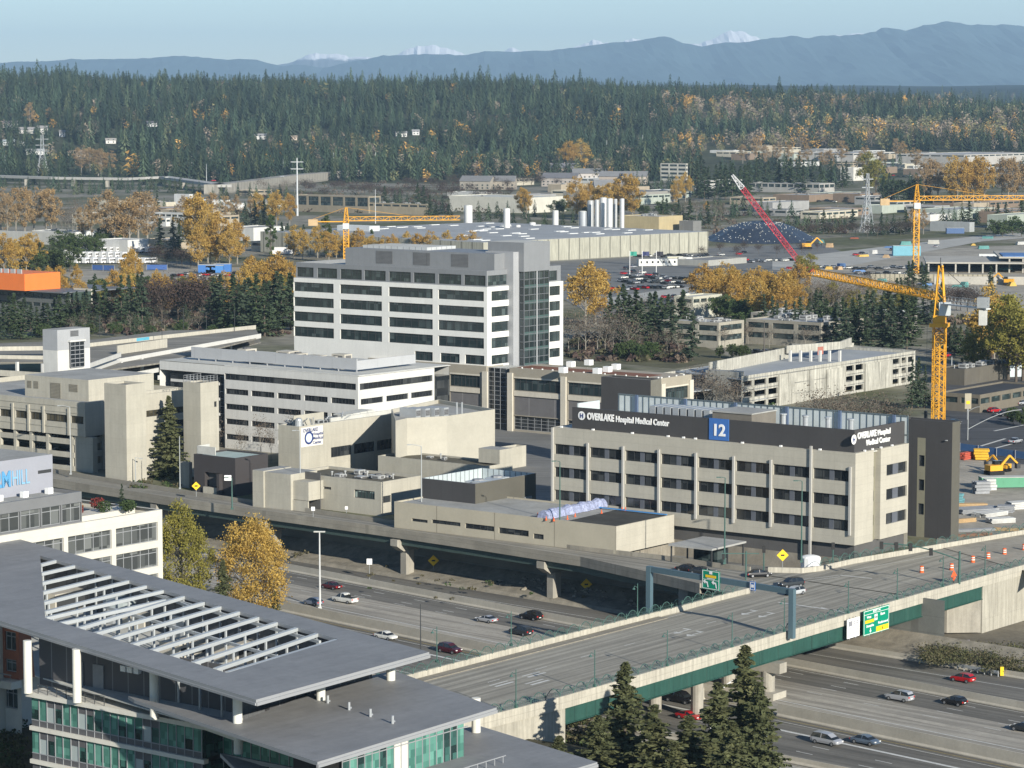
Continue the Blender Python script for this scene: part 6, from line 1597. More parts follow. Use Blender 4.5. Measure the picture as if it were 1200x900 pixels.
# MID DISTANCE BUILDINGS
def simple_block(nm,label,cat,px_,yg,x1,x2,h,wallc,roofc,rows=0,bay=6.0,group=None,rot=0.0,par=.5,winh=1.5,units=0,fh=3.6,z0=None,side_rows=True,dep=None,wmat=None):
 """a box building whose near corner stands on the ground at image point (px_, yg), reaching left to column x1 and right to column x2"""
 gx,gy,gz=att(px_,yg)if z0 is None else(*at(px_,yg,z0),z0)
 d1=(V[0]*math.cos(rot)-V[1]*math.sin(rot),V[0]*math.sin(rot)+V[1]*math.cos(rot));d2=(d1[1],-d1[0])
 L=max(2,along((gx,gy),d1,x1,gz+h))if x1<px_ else(dep or 20);Rr=max(2,along((gx,gy),d2,x2,gz+h))if x2>px_ else(dep or 20)
 L=min(L,260);Rr=min(Rr,320)
 o=thing(nm,label,cat,(gx,gy,gz-.3),ROT+rot,group)
 fo,so2=[],[]
 for r in range(rows):
  zc=h-par-.6-fh*r
  if zc-winh<.3:break
  n=max(1,int(L/bay));fo+=[(L*(k+.08)/n,L*(k+.92)/n,zc-winh,zc)for k in range(n)]
  n=max(1,int(Rr/bay));so2+=[(Rr*(k+.08)/n,Rr*(k+.92)/n,zc-winh,zc)for k in range(n)]if side_rows else[]
 fo=fo[:45];so2=so2[:45]
 wm=wmat or mat('wall_%02x%02x%02x'%tuple(int(c*255)for c in wallc),wallc,.85,var=.1,scale=.15,streak=.1)
 rm=roofc if not isinstance(roofc,tuple)else mat('roof_%02x%02x%02x'%tuple(int(c*255)for c in roofc),roofc,.9,var=.2,scale=.08)
 shell(o,Rr,L,h,wm,rm,fo,so2,par=par,depth=.35)
 for w_ in fo:
  m_=MB().face([pt('F',0,w_[0],w_[2],.33),pt('F',0,w_[1],w_[2],.33),pt('F',0,w_[1],w_[3],.33),pt('F',0,w_[0],w_[3],.33)]);m_.build('window',gl_t,o)
 for w_ in so2:
  m_=MB().face([pt('S',0,w_[0],w_[2],.33),pt('S',0,w_[1],w_[2],.33),pt('S',0,w_[1],w_[3],.33),pt('S',0,w_[0],w_[3],.33)]);m_.build('window',gl_t,o)
 if units:clutter(o,2,Rr-3,2,L-3,h-par,units,int(px_*7+yg),3.5)
 return o,(gx,gy,gz),L,Rr
cream=(.52,.48,.37);tan=(.36,.31,.22);pale=(.52,.51,.47);midg=(.26,.26,.25);dk=(.10,.10,.10);lightroof=(.42,.42,.41);greyroof=(.24,.24,.235)
# orange topped building
o,g_,L_,R2_=simple_block('orange_top_building','dark glass building with a bright orange rooftop box at the left edge','building',78,375,-40,98,11.5,(.13,.14,.135),(.12,.125,.13),2,5)
hz=11.5
zt_=g_[2]+hz
q=at(29,341,zt_);qa,qb=ab(q)[0]-ab(g_)[0],ab(q)[1]-ab(g_)[1]
MB().box(qa,qa+along(q,U,70.5,zt_+4),qb,qb+60,hz+.3,hz+7.2).build('orange_box',mat('orange_cladding',(.78,.20,.045),.6,var=.04,joint=(3,30,.03),jdark=.93),o)
MB().box(-3,40,-1.5,70,hz-.2,hz+.25).build('roof_overhang',mat('roof_slate',(.15,.16,.17),.6),o)
MB().box(R2_*.0+2,R2_+2,-2.2,-1.6,0,hz).build('green_screen',mat('dark_green_panel',(.045,.07,.055),.7,joint=(1.5,30,.05),jdark=.8),o);MB().box(R2_+2,R2_+2.6,-2.4,8,0,hz+1).build('end_wall',mat('cream_end',(.5,.48,.4)),o)
mb=MB()
for k in range(14):mb.box(qa+1,qa+1.5,qb+3+k*4,qb+5.5+k*4,hz+7.2,hz+9)
mb.build('roof_fins',mat('fin_grey',(.4,.42,.42),.6),o)
specs=[('warehouse','long low pale warehouse behind the golden trees at the left edge','warehouse',88,288,-30,88.5,8,pale,lightroof,0,{}),('white_shed','white shed with a square white door frame left of the golden trees','shed',222,266,180,232,10,(.55,.55,.52),lightroof,1,{}),('white_shed','bright white loading building with an open front beyond the white shed','shed',222,247,204,226,14,(.66,.66,.64),lightroof,0,{}),('flat_office','low brown and cream office with flat roof right of the steel power pole','office building',432,250,346,446,14,(.30,.26,.19),lightroof,2,dict(bay=12,winh=3.5)),('flat_office','low tan office with flat roof just below the brown and cream office','office building',500,252,408,501,9,tan,greyroof,1,dict(bay=9,units=6)),('long_warehouse','long cream white warehouse on two levels in front of the bare woodland','warehouse',620,250,526,664,13,(.60,.58,.50),(.55,.55,.5),0,dict(units=2)),('white_hall','plain white hall between the orange trees left of the tank field','warehouse',433,296,395,445,16,(.56,.59,.60),(.45,.5,.5),0,{}),('plant_building','pale industrial roofscape below the two white tanks','factory',560,292,440,690,9,(.50,.49,.42),(.42,.42,.38),0,dict(units=10)),('tan_plant','tan factory block with blue machinery right of the tall silos','factory',772,276,726,800,13,(.46,.38,.22),lightroof,0,dict(units=4)),('open_shelter','grey open shelter roof beside the dark covered mound','shelter',812,276,796,822,10,(.20,.20,.19),lightroof,0,{}),('parking_block','white four storey parking block with dark openings in front of the forest','parking garage',812-8,212,774,803+3,20,(.55,.53,.46),lightroof,4,dict(bay=9,winh=2.4,fh=4.6)),('grey_warehouse','wide low grey warehouse in front of the white parking block','warehouse',740,240,660,794,11,(.30,.29,.26),greyroof,0,{}),('strip_mall','long white fronted shop row far behind the red crane tip','shops',1000,190,930,1050,12,(.50,.48,.44),lightroof,1,dict(bay=14)),('strip_mall','flat grey roofed building with white front left of the red crane tip','shops',830,222,815,870,9,(.50,.49,.46),lightroof,1,dict(bay=10)),('strip_mall','low motel like row with many white bays right of the red crane','shops',960,226,878,978,9,(.40,.39,.36),lightroof,1,dict(bay=7,winh=3)),('white_warehouse','small bright white box warehouse left of the yellow cottonwood on the right','warehouse',1000,212,985,1012,15,(.62,.60,.54),lightroof,0,{}),('distribution_hall','wide white hall with tan front in the far right valley','warehouse',1130,196,1050,1215,16,(.46,.44,.40),lightroof,1,dict(bay=16)),('distribution_hall','far white roofed hall on the plateau at the right edge','warehouse',1188,131,1110,1230,26,(.62,.61,.58),(.6,.6,.58),0,dict(z0=60)),('pale_green_shed','pale green long shed at the right edge behind the construction site','shed',1180,268,1157,1230,10,(.36,.40,.34),(.42,.42,.38),0,{}),('metal_shed','grey metal roofed shed left of the pale green shed','shed',1136,272,1090,1142,7,(.36,.38,.38),(.44,.46,.46),0,{}),('low_office','cream two storey office with small windows under the golden tree row','office building',812,374,790,846,9.5,(.50,.49,.40),(.5,.5,.47),1,dict(bay=5)),('low_office','flat roofed two storey office behind the fir left of the old garage','office building',842,408,766,872,9.5,(.36,.34,.28),lightroof,2,dict(bay=9,winh=2.0,units=9)),('low_office','flat roofed office with many rooftop boxes right behind the old garage','office building',962,408,874,1012,9.5,(.30,.28,.23),lightroof,2,dict(bay=9,winh=2.0,units=10)),('low_office','narrow flat roofed office behind the second row of rooftop boxes','office building',930,392,880,965,8,(.28,.27,.24),lightroof,1,dict(bay=9,units=8)),('low_office','dark fronted office with white roof boxes between the conifers','office building',1062,392,1016,1075,8,(.22,.20,.18),lightroof,1,dict(bay=7,units=7)),('restaurant','dark roofed restaurant row beside the street at the right','restaurant',1148,484,1100,1222,5.5,(.17,.15,.115),(.045,.047,.05),1,dict(bay=6,winh=1.6)),('shop_block','low shop block with black roof and pale rooftop units at the right','shops',1130,452,1100,1230,5.5,(.12,.11,.09),(.05,.052,.055),0,dict(units=10)),('plaza_deck','low pale deck building in front of the dark covered mound','building',830,312,790,875,3.5,(.36,.36,.33),greyroof,0,{}),]
for nm,lb,ct,px_,yg,x1,x2,h,wc_,rc_,rw,kw in specs:simple_block(nm,lb,ct,px_,yg,x1,x2,h,wc_,rc_,rw,**kw)
# long precast warehouse with pale grey roof and skylights
P=at(566,311,0);d2=Vector(at(830,296,0))-Vector(P);Lw_=d2.length;rw_=math.atan2(d2.y,d2.x)
LW=thing('precast_warehouse','huge warehouse with tall precast panel walls and a grey roof with skylights','warehouse',(*P,0),rw_)
pc=mat('precast_panel',(.44,.43,.35),.9,var=.08,scale=.05,joint=(8.5,40,.55),jdark=.5,streak=.3)
mb=MB();mb.box(0,Lw_,0,190,0,12.5,0);mb.build('wall',pc,LW);MB().box(.5,Lw_-.5,.5,189,12.51,12.6).build('roof',mat('roof_bluegrey',(.36,.37,.37),.8,var=.14,scale=.03),LW)
rnd=random.Random(2)
for k in range(46):
 x,y=rnd.uniform(5,Lw_-10),rnd.uniform(8,180);MB().box(x,x+7,y,y+2.2,12.6,13.0).build('skylight',mat('skylight',(.62,.63,.62),.6,var=0),LW)
 # tanks and silos
def tank(px_,yb,yt,wpx,label,cat='tank',col=(.68,.68,.66),nm='storage_tank',metal_=0,group=None,cap=True):
 c=at(px_,yb,0);r=wpx/2/FPX*c[1];h=ztop(c,yt)
 o=thing(nm,label,cat,(*c,0),0,group)
 MB().tube((0,0,0),(0,0,h),r,20).build('shell',mat('tank_%d_%d'%(col[0]*100,metal_*10),col,.4,metal_,var=.06,scale=.2,streak=.1),o)
 mb=MB().dome(0,0,h,r*1.0,r*.25,0,16);mb.build('top',roof_l,o)
 mb=MB()
 for k in range(int(h/2)):mb.box(-r-.35,-r-.02,-.3,.3,k*2.0,k*2.0+.12)
 mb.bar((-r-.3,-.3,0),(-r-.3,-.3,h),.1,.1);mb.bar((-r-.3,.3,0),(-r-.3,.3,h),.1,.1);mb.build('ladder',fr_g,o)
tank(549,284,241,9.5,'white tank with a domed cap above the crane jib, leftmost of the white tanks');tank(594,291,244.5,7.5,'tall narrow white tank above the warehouse roof');tank(607,290,264,6,'short white tank just right of the tall narrow tank');tank(624,287,261,7.5,'short white tank with a flat top, third right of the tall one');tank(651,277,247,7,'white tank standing alone left of the silo group')
for i,(x_,w_,t_,c_)in enumerate(((683,9,248,(.46,.48,.50)),(692,7.5,235.5,(.50,.51,.51)),(699.5,5.5,234.5,(.52,.53,.53)),(707,8,232,(.78,.78,.76)),(714.5,7,233,(.8,.8,.78)),(721,4.5,233.5,(.5,.51,.51)),(729,5,233,(.72,.73,.73)))):
 tank(x_,288-(i%2),t_,w_,f'tall steel silo behind the precast warehouse, {ordn[i]} from the left','silo',c_,'steel_silo',.35,'silos behind the precast warehouse')
 # dark covered mound
c=at(892,281,0);o=thing('covered_mound','big dark tarpaulin covered mound dotted with white sandbags','stockpile',(*c,0),0)
r1=66/FPX*c[1];hM=ztop(c,259);mb=MB();n=40;prev_=None
for j,(f,g2)in enumerate(((1.0,0),(.8,.3),(.58,.66),(.34,.9),(.15,.98),(0.0,1.0))):
 ring=[((r1*f)*math.cos(2*math.pi*k/n)*(1+.04*math.sin(k*1.7)),r1*1.5*f*math.sin(2*math.pi*k/n),hM*g2*(1+.03*math.sin(k)))for k in range(n)]
 if prev_:
  for k in range(n):mb.face([prev_[k],prev_[(k+1)%n],ring[(k+1)%n],ring[k]])
 prev_=ring
mb.build('tarpaulin',mat('tarp_dark',(.035,.045,.065),.45,var=.3,scale=.1,spec=.5),o)
mb=MB();rnd=random.Random(9)
for _ in range(150):
 t=rnd.uniform(math.pi,2*math.pi);f=rnd.uniform(.25,.98);z=float(np.interp(f,[0,.15,.34,.58,.8,1],[1,.98,.9,.66,.3,0]))*hM
 x,y=r1*f*math.cos(t),r1*1.5*f*math.sin(t);mb.box(x-.22,x+.22,y-.22,y+.22,z+.1,z+.5)
b_=mb.build('sandbags',roof_l,o);b_['kind']='stuff'
# apartment houses with pitched grey roofs, hillside houses
def gable_house(px_,yg,w,d,h,label,wc_,rc_,rot=0,group=None,nm='house'):
 gx,gy,gz=att(px_,yg);o=thing(nm,label,'house',(gx,gy,gz-1),rot,group)
 wm=mat('hw_%02x%02x%02x'%tuple(int(c*255)for c in wc_),wc_,.85,var=.06);rm=mat('hr_%02x%02x%02x'%tuple(int(c*255)for c in rc_),rc_,.9,var=.12)
 mb=MB().box(-w/2,w/2,-d/2,d/2,0,h+1)
 for s in(-1,1):mb.face([(s*w/2,-d/2,h+1),(s*w/2,d/2,h+1),(s*w/2,0,h+1+d*.3)])
 mb.build('wall',wm,o)
 e=.8;mb=MB()
 for s in(-1,1):mb.face([(-w/2-e,s*(d/2+e),h+.8),(w/2+e,s*(d/2+e),h+.8),(w/2+e,0,h+1.15+d*.3),(-w/2-e,0,h+1.15+d*.3)])
 mb.build('roof',rm,o)
 n=max(2,int(w/5))
 for k in range(n):
  x=-w/2+w*(k+.5)/n
  for zz_ in((1.8,)if h<4.5 else(1.8,4.8)):MB().box(x-.9,x+.9,-d/2-.06,-d/2+.02,zz_+.3,zz_+1.8).build('window',gl_t,o)
hs=[(12,149,22,12,5.5,'white house with a grey roof on the left hillside below the forest, uppermost left',(.52,.51,.48),(.16,.15,.15)),(33,156,26,12,5,'long white house on the left hillside right of the uppermost one',(.5,.49,.46),(.30,.29,.28)),(50,157,15,13,8,'tall white gabled house on the left hillside behind the power pylon',(.58,.57,.54),(.3,.29,.28)),(10,170,16,10,4.5,'pale blue roofed house low on the left hillside at the edge',(.5,.52,.52),(.32,.36,.37)),(26,171,9,7,4,'small white gabled shed on the left hillside',(.5,.5,.48),(.3,.3,.3)),(46,181,34,10,4.5,'long white low house behind the base of the power pylon',(.62,.62,.60),(.36,.37,.37)),(73,160,8,9,6.5,'white house half hidden by conifers right of the pylon',(.46,.47,.48),(.2,.2,.2)),(92,184,28,14,4.5,'tan roofed house beside the golden tree on the left hillside',(.42,.34,.26),(.42,.32,.24)),(130,168,14,9,4.5,'white house peeping between hillside trees',(.66,.64,.6),(.35,.33,.3)),(178,148,15,9,5,'small white house high in the forest at the left',(.6,.6,.6),(.12,.12,.13)),(305,163,17,9,5,'pale house showing through the forest below the ridge',(.58,.57,.54),(.3,.3,.3)),(343,164,12,8,4,'small tan house showing in the forest right of the pale one',(.5,.42,.35),(.3,.25,.2)),(470,160,16,9,5,'white house showing through the forest in the middle',(.66,.65,.62),(.3,.3,.3)),(487,158,10,9,5,'small white house beside the middle forest house',(.6,.6,.58),(.3,.3,.3))]
for a in hs:gable_house(*a[:5],a[5],a[6],a[7],rot=.15)
for i,(x_,y_,w,wc_,rc_)in enumerate(((658,218,40,(.42,.38,.34),(.17,.17,.18)),(661,205,32,(.34,.28,.24),(.20,.20,.21)),(690,212,38,(.50,.46,.42),(.21,.21,.21)),(722,216,34,(.42,.36,.3),(.24,.24,.24)),(745,216,26,(.46,.40,.33),(.22,.22,.22)),(712,228,26,(.48,.45,.4),(.25,.25,.25)),(560,222,34,(.34,.31,.26),(.2,.2,.2)),(588,222,30,(.36,.32,.26),(.2,.2,.2)))):
 gable_house(x_,y_,w,18,9,f'apartment house with grey pitched roof in front of the forest, {ordn[i]} of the group',wc_,rc_,rot=-.35+.2*(i%3),group='apartment houses below the forest',nm='apartment_house')
 # old concrete parking garage on the right
P=at(1073-2,470,0)
OG=thing('old_garage','weathered white concrete parking garage with a pale grey roof deck right of centre','parking garage',(0,0,0))
zg1=10.2
og=mat('weathered_concrete',(.50,.485,.42),.95,var=.18,scale=.2,streak=.45);ogd=mat('garage_roof_deck',(.34,.36,.37),.9,var=.12,scale=.06)
c1=at(869,441,zg1);c2=at(1073,411,zg1);c3=at(1000,405,zg1+.0);c4=at(925,409,zg1);c5=at(792,432,zg1);
P1_,P2_=Vector(at(866,478,0)),Vector(at(1073,462,0));dd=(Vector(c2)-Vector(c1));Lg=dd.length;rg=math.atan2(dd.y,dd.x)
fr0=link('garage_front',None,OG,(*c1,0),rg);bpy.data.objects.remove(fr0)
ops=[]
fx_=[(872,886),(889,897)],
def sg_(px_):return along(c1,tuple(dd.normalized()),px_,6)
colsg=[(sg_(a),sg_(b))for a,b in((870,881.5),(884,898),(900.5,911.5),(991.5,1000.5),(1002.5,1011.5),(1046,1054),(1056.5,1062),(1064,1070.5))]
for a,b in colsg:ops+=[(a,b,6.9,8.6),(a,b,3.7,5.4),(a,b,.7,2.3)]
mb=MB();facade(mb,'S',0,0,Lg,0,zg1,ops,.5);mb.box(Lg-.3,Lg,0,45,0,zg1-.01)
for k in(29,45,52):s=Lg*k/100
b1_=mb.build('wall',og,OG,(*c1,0),rg)
for a,b in((912,930),(948,953),(968,990),(1013,1045)):s,t=sg_(a),sg_(b);MB().box(s,t,-.35,-.01,0,zg1-1.1-(a%3)*.3).build('buttress',og,OG,(*c1,0),rg)
mb=MB()
for z in(2.9,6.1,zg1-.85):mb.prism([c1,c2,c3,c4,c5],z-.3,z)
mb.build('parking_deck',[ogd],OG)
wall_run([c2,c3],zg1+.1,1.2,.3,'parapet',og,OG,1);wall_run([c3,c4],zg1+.9,2.0,.3,'parapet',og,OG,1)
wall_run([at(760,441,8),at(845,428,8)],8.4,3.5,.4,'parapet',og,OG,1);wall_run([at(832,427,zg1+2),at(925,409,zg1+2)],zg1+2.6,5.5,.4,'parapet',og,OG,1)
wall_run([at(922,418,zg1),at(985,413,zg1)],zg1+3.4,2.4,.5,'parapet',og,OG,1);wall_run([at(985,413,zg1),at(998,408,zg1)],zg1+3.4,2.4,.5,'parapet',og,OG,1)
for x_ in(926,938,950,961,972,984):c_=at(x_,423.5,zg1-.85);MB().box(-.35,.35,-.35,.35,-6,3.4).build('column',whiteo,OG,(*c_,zg1-.9),rg)
MB().box(0,3.4,-5.0,6,0,zg1+.9).build('stair_block',mat('old_grey_concrete',(.36,.36,.33),.95,var=.2,scale=.3,streak=.4),OG,(*at(847,480,0),0),ROT)
sgp=MB().box(0,3.4,-.1,0,0,2.4).build('sign_board',mat('sign_dull_red',(.40,.16,.12),.6),OG,(*at(958,414,zg1+1),zg1+.5),rg)
mb=MB().face([(0,0,0)]*0)if False else None
struct('ramp_deck',MB().prism([at(745,446,6),at(845,431,6),at(870,442,6),at(860,452,6),at(770,462,6)],5.4,5.7),ogd)
# ROADS AND LOTS IN THE MID DISTANCE
def sheet(nm,pts_,z,m_,label=None):
 mb=MB();mb.face([(*at(x,y,z),z)for x,y in pts_]);return struct(nm,mb,m_,label)
lot=asphalt('lot_grey',(.20,.20,.19));lotd=asphalt('lot_dark',(.085,.087,.09));pale_d=mat('site_dirt',(.36,.33,.27),.95,var=.3,scale=.06);roadp=mat('pale_road',(.42,.41,.37),.9,var=.15,scale=.05)
sheet('parking_lot',[(640,300),(960,285),(1000,300),(960,335),(820,350),(700,372),(650,345)],.08,lot)
sheet('road',[(690,352),(760,342),(860,330),(860,337),(760,352),(690,364)],.14,roadp)
sheet('street',[(1000,560),(1240,600),(1240,470),(1130,495),(1075,520)],.05,lotd)
sheet('construction_yard',[(1098,535),(1240,548),(1240,680),(1098,640)],.12,pale_d)
sheet('construction_ground',[(930,300),(1240,285),(1240,395),(1120,372),(1000,352),(930,330)],.10,pale_d)
sheet('road',[(905,304),(1150,276),(1240,270),(1240,276),(1150,283),(960,318),(905,316)],.17,roadp)
sheet('parking_lot',[(1100,425),(1240,420),(1240,500),(1100,500)],.06,lotd)
mb=MB();mb.face([(*p_,ZP)for p_ in PIT])
for p1_,p2_ in zip(PIT,PIT[1:]):mb.face([(*p1_,ZP),(*p2_,ZP),(*p2_,-.01),(*p1_,-.01)],1)
struct('forecourt',mb,[lot,conc_d])
sheet('courtyard',[(530,505),(650,500),(655,600),(560,560)],.05,lot)
sheet('lawn',[(680,395),(790,392),(860,420),(790,432),(660,420)],.06,mat('lawn_olive',(.12,.115,.06),.95,var=.35,scale=.1))
sheet('parking_lot',[(60,316),(340,312),(335,328),(100,334)],.07,pale_d)
sheet('parking_lot',[(560,345),(330,385),(300,370),(480,330)],.06,lotd)
# crosswalk stripes etc in the street
mb=MB()
for p1,p2 in(((1135,527),(1178,514)),((1140,532),(1186,520)),((1165,505),(1200,498))):
 a,b=Vector(at(*p1,.08)),Vector(at(*p2,.08));d=(b-a).normalized();nn_=Vector((-d.y,d.x))*.4;mb.face([(*(a-nn_),.08),(*(b-nn_),.08),(*(b+nn_),.08),(*(a+nn_),.08)])
struct('street_marking',mb,white)
# raised highway across the foot of the hill
hw=thing('raised_highway','distant raised highway with a long pale retaining wall at the foot of the forest','highway',(0,0,0))
hp_=[(-40,204),(60,207),(150,208),(185,206),(255,216),(300,211),(345,205),(400,200),(470,196),(545,190)]
zh=9.0
def hat(x,y):return at(x,y+1,zh)
pts_=[hat(*k)for k in hp_]
wall_run(pts_[4:],zh+.5,14,14,'retaining_wall',mat('highway_wall',(.40,.375,.32),.9,var=.12,scale=.02,joint=(14,60,1.2),jdark=.75,streak=.3),hw,1)
wall_run(pts_[:5],zh+.5,2.6,14,'road_deck',mat('highway_deck',(.42,.41,.38),.9,var=.1,scale=.05),hw,1)
for x_,y_ in((30,207),(85,208),(125,208.5),(215,211)):c=hat(x_,y_);MB().box(-1.5,1.5,1,10,-12,-2).build('pier',conc,hw,(*c,zh),0)
p2_=[at(x,y,12)for x,y in((690,182),(735,176),(770,173),(800,172))]
wall_run(p2_,12.5,5,12,'retaining_wall',mat('highway_wall',(0,0,0)),hw,1)
for i,(x_,y_)in enumerate(((195,208),(222,208),(250,212),(330,207))):
 c=hat(x_,y_);o=car('sedan' if i%2 else 'suv',('white','black','red','silver')[i],((.75,.75,.73),(.015,.015,.017),(.5,.015,.02),(.42,.43,.45))[i],f'{("white", "black", "red", "silver")[i]} car on the distant raised highway',(c[0],c[1]+4,zh+.55),(1,.1))
 # parked white buses / motorhomes left
mbus=None
def bus_proto():
 o=thing('parked_motorhome','','motorhome',(0,0,0),0,'white motorhomes parked in rows behind the golden trees')
 MB().box(-5,5,-1.25,1.25,.5,3.3).build('body',mat('bus_white',(.70,.70,.69),.5,var=.04),o);MB().box(-4.6,4.4,-1.28,-1.2,1.8,2.5).box(4.9,5.03,-1.1,1.1,1.6,2.7).build('window',cgl,o)
 for x in(-3.2,3.2):
  for y in(-1.1,1.1):MB().tube((x,y-.18,.5),(x,y+.18,.5),.5,10).build('wheel',tyre,o)
 return o
bp=bus_proto();bpt=tree_of(bp);cnt=0
for r,(ya,xa,xb,n)in enumerate(((291,84,180,15),(296,82,178,14),(302,50,150,13),(309,85,175,10))):
 for k in range(n):
  x_=xa+(xb-xa)*k/(n-1);c=at(x_,ya,0);o=bp if cnt==0 else copy_tree(bp,None,bpt);cnt+=1
  o.location=(*c,.1);o.rotation_euler=(0,0,.9+.1*math.sin(k));o['label']=f'white motorhome in the lot behind the golden trees, {ordn[k]} in {("rear", "third", "second", "front")[r]} row'
def fence(px1,px2,z,h,label,m_,nm='fence'):
 a,b=at(*px1,z),at(*px2,z);o=thing(nm,label,'fence',(*a,z),0);v=(b[0]-a[0],b[1]-a[1])
 MB().bar((0,0,h*.55),(*v,h*.55),.08,h*.8).build('panel',m_,o)
 n=int(math.hypot(*v)/6)
 for k in range(min(n+1,40)):MB().box(v[0]*k/n-.1,v[0]*k/n+.1,v[1]*k/n-.1,v[1]*k/n+.1,0,h).build('post',fr_g,o)
bfm=mat('fence_blue',(.05,.11,.30),.7,var=.1)
fence((108,317),(134,318),0,3.2,'blue construction fence in the lot behind the orange topped building, left piece',bfm);fence((172,317),(196,317),0,3.2,'blue construction fence in the lot behind the orange topped building, right piece',bfm)
fence((1125,529),(1212,541),0,2.2,'blue mesh fence between the street and the construction yard',mat('fence_blue_mesh',(.10,.20,.38),.7,var=.2))
# trailers, containers and lot cars in mid distance
def box_thing(nm,cat,label,px_,py_,L,W,h,col,rot=0.0,z=None,extra=None,lift=.35):
 gx,gy,gz=att(px_,py_)if z is None else(*at(px_,py_,z),z)
 o=thing(nm,label,cat,(gx,gy,gz),rot);m_=mat('bx_%02x%02x%02x'%tuple(int(c*255)for c in col),col,.6,var=.06)
 MB().box(-L/2,L/2,-W/2,W/2,lift,h).build('body',m_,o)
 mb=MB()
 for k in range(max(2,int(L/3))):x=-L/2+L*(k+.5)/max(2,int(L/3));mb=MB().box(x-.5,x+.5,-W/2-.04,-W/2,h*.45,h*.75);mb.build('window' if nm=='site_trailer' else 'side_panel',cgl if nm=='site_trailer' else m_,o)
 MB().box(-L/2+.1,L/2-.1,-W/2+.1,W/2-.1,.0,lift).build('underframe',fr_d,o)
 MB().box(-L/2-.08,L/2+.08,-W/2-.08,W/2+.08,h,h+.12).build('roof',roof_l,o)
 return o
for a in(('site_trailer','trailer','long white site trailer in front of the precast warehouse wall',770,312,22,4,4,(.62,.62,.58),.25),('site_trailer','trailer','cream site trailer right of the long white trailer',790,309,9,4,4,(.50,.48,.36),.25),('site_trailer','trailer','short pale trailer beside the red car in the warehouse lot',802,309,8,4,3.6,(.55,.56,.55),.25),('truck_trailer','truck','white truck trailer with a dark red patch behind the orange trees',345,298,26,3,4.2,(.66,.66,.65),.05),('truck_trailer','truck','red and blue truck trailer end right of the white truck trailer',366,298,7,3,4,(.45,.12,.05),.05),('blue_container','container','blue container in the lot beside the orange trees, left one',243,320,9,6,4.4,(.05,.16,.42),0),('blue_container','container','blue container in the lot beside the orange trees, middle one',252,320,9,6,4,(.06,.20,.48),0),('blue_container','container','blue container in the lot beside the orange trees, right one',261,319,9,6,4.4,(.05,.16,.42),0),('site_trailer','trailer','white site office in front of the concrete frame on the right',1168,306,20,4,4,(.60,.62,.62),-.1),('blue_container','container','light blue machine box left of the second yellow crane mast',1062,300,16,6,6,(.16,.38,.46),0),('blue_container','container','dark blue container beyond the concrete frame',1119,274,12,5,4,(.08,.14,.28),0),('parked_truck','truck','green and white concrete truck in the construction yard on the right',1176,572,11,3,2.6,(.10,.30,.18),.1),('parked_truck','truck','white box truck parked at the right edge behind the black roof',1192,442,10,4,4.5,(.50,.56,.58),.3),('blue_container','container','blue tank box beside the tan factory block',760,273,9,6,5,(.03,.14,.28),0)):box_thing(*a)
rnd=random.Random(21);cpro={}
cspec=[('white',(.75,.75,.73),'suv'),('black',(.015,.015,.017),'sedan'),('silver',(.42,.43,.45),'sedan'),('red',(.5,.015,.02),'hatch'),('charcoal',(.035,.04,.045),'suv')]
spots=[('lot below the flagpoles',[(731,322),(736,325),(742,320),(749,324),(753,321),(760,324),(768,323),(735,316),(742,314)]),('lot beside the dark covered mound',[(810,306),(818,304),(824,302),(833,303),(845,300),(866,299),(872,297),(852,304)]),('street beyond the charcoal wing',[(1112,500),(1119,499),(1190,520),(1152,481),(1165,484),(1176,488),(1188,493),(1198,475)]),('lot right of the tower crane',[(1108,419),(1113,418),(1120,414),(1128,413),(1136,412),(1182,440),(1110,475),(1118,478)]),('road under the golden tree row',[(770,356),(779,350),(790,349),(815,342),(752,338),(803,347)]),('construction ground near the red crane',[(925,316),(932,319),(940,322),(948,318),(955,324),(1003,300),(1010,298),(1046,294),(1097,290)])]
for place,L_ in spots:
 for i,(x_,y_)in enumerate(L_):
  cn,cc,kd=cspec[(i*3+len(place))%5];c=at(x_,y_,0);key=cn
  if key not in cpro:o=car(kd,cn,cc,'x',(c[0],c[1],.2),(1,.4));cpro[key]=(o,tree_of(o))
  else:o=copy_tree(cpro[key][0],None,cpro[key][1]);o.location=(c[0],c[1],.2)
  o.rotation_euler=(0,0,rnd.choice((.65,.75,-2.4,.9)));o.name='parked_car';o['label']=f'parked {cn} car in the {place}, {ordn[i]} of them' if 'street' not in place else f'{cn} car on the {place}, {ordn[i]} of them';o['group']='cars in the '+place
  # CRANES
yel=mat('crane_yellow',(.72,.36,.03),.5,var=.06);redc=mat('crane_red',(.42,.03,.05),.5,var=.08);cab_m=mat('cab_white',(.58,.62,.63),.5)
def lattice(mb,p,q,w,n,r=.08,tri=False,up=Vector((0,0,1)),w2=None):
 p=Vector(p);q=Vector(q);d=(q-p).normalized();a=d.cross(up)
 a=Vector((1,0,0))if a.length<.05 else a.normalized();b=a.cross(d).normalized();w2=w if w2 is None else w2
 cs=[(-1,-1),(1,-1),(1,1),(-1,1)]if not tri else[(-1,0),(1,0),(0,1.7)]
 def P_(t,c):ww=w+(w2-w)*t;return p+(q-p)*t+a*c[0]*ww/2+b*c[1]*ww/2
 for c in cs:mb.bar(P_(0,c),P_(1,c),r*2,r*2)
 m_=len(cs)
 for k in range(n):
  t0,t1=k/n,(k+1)/n
  for j in range(m_):
   c,e=cs[j],cs[(j+1)%m_]
   mb.bar(P_(t0,c),P_(t1,e),r*1.1,r*1.1)if(k+j)%2 else mb.bar(P_(t0,e),P_(t1,c),r*1.1,r*1.1)
   mb.bar(P_(t0,c),P_(t0,e),r,r)
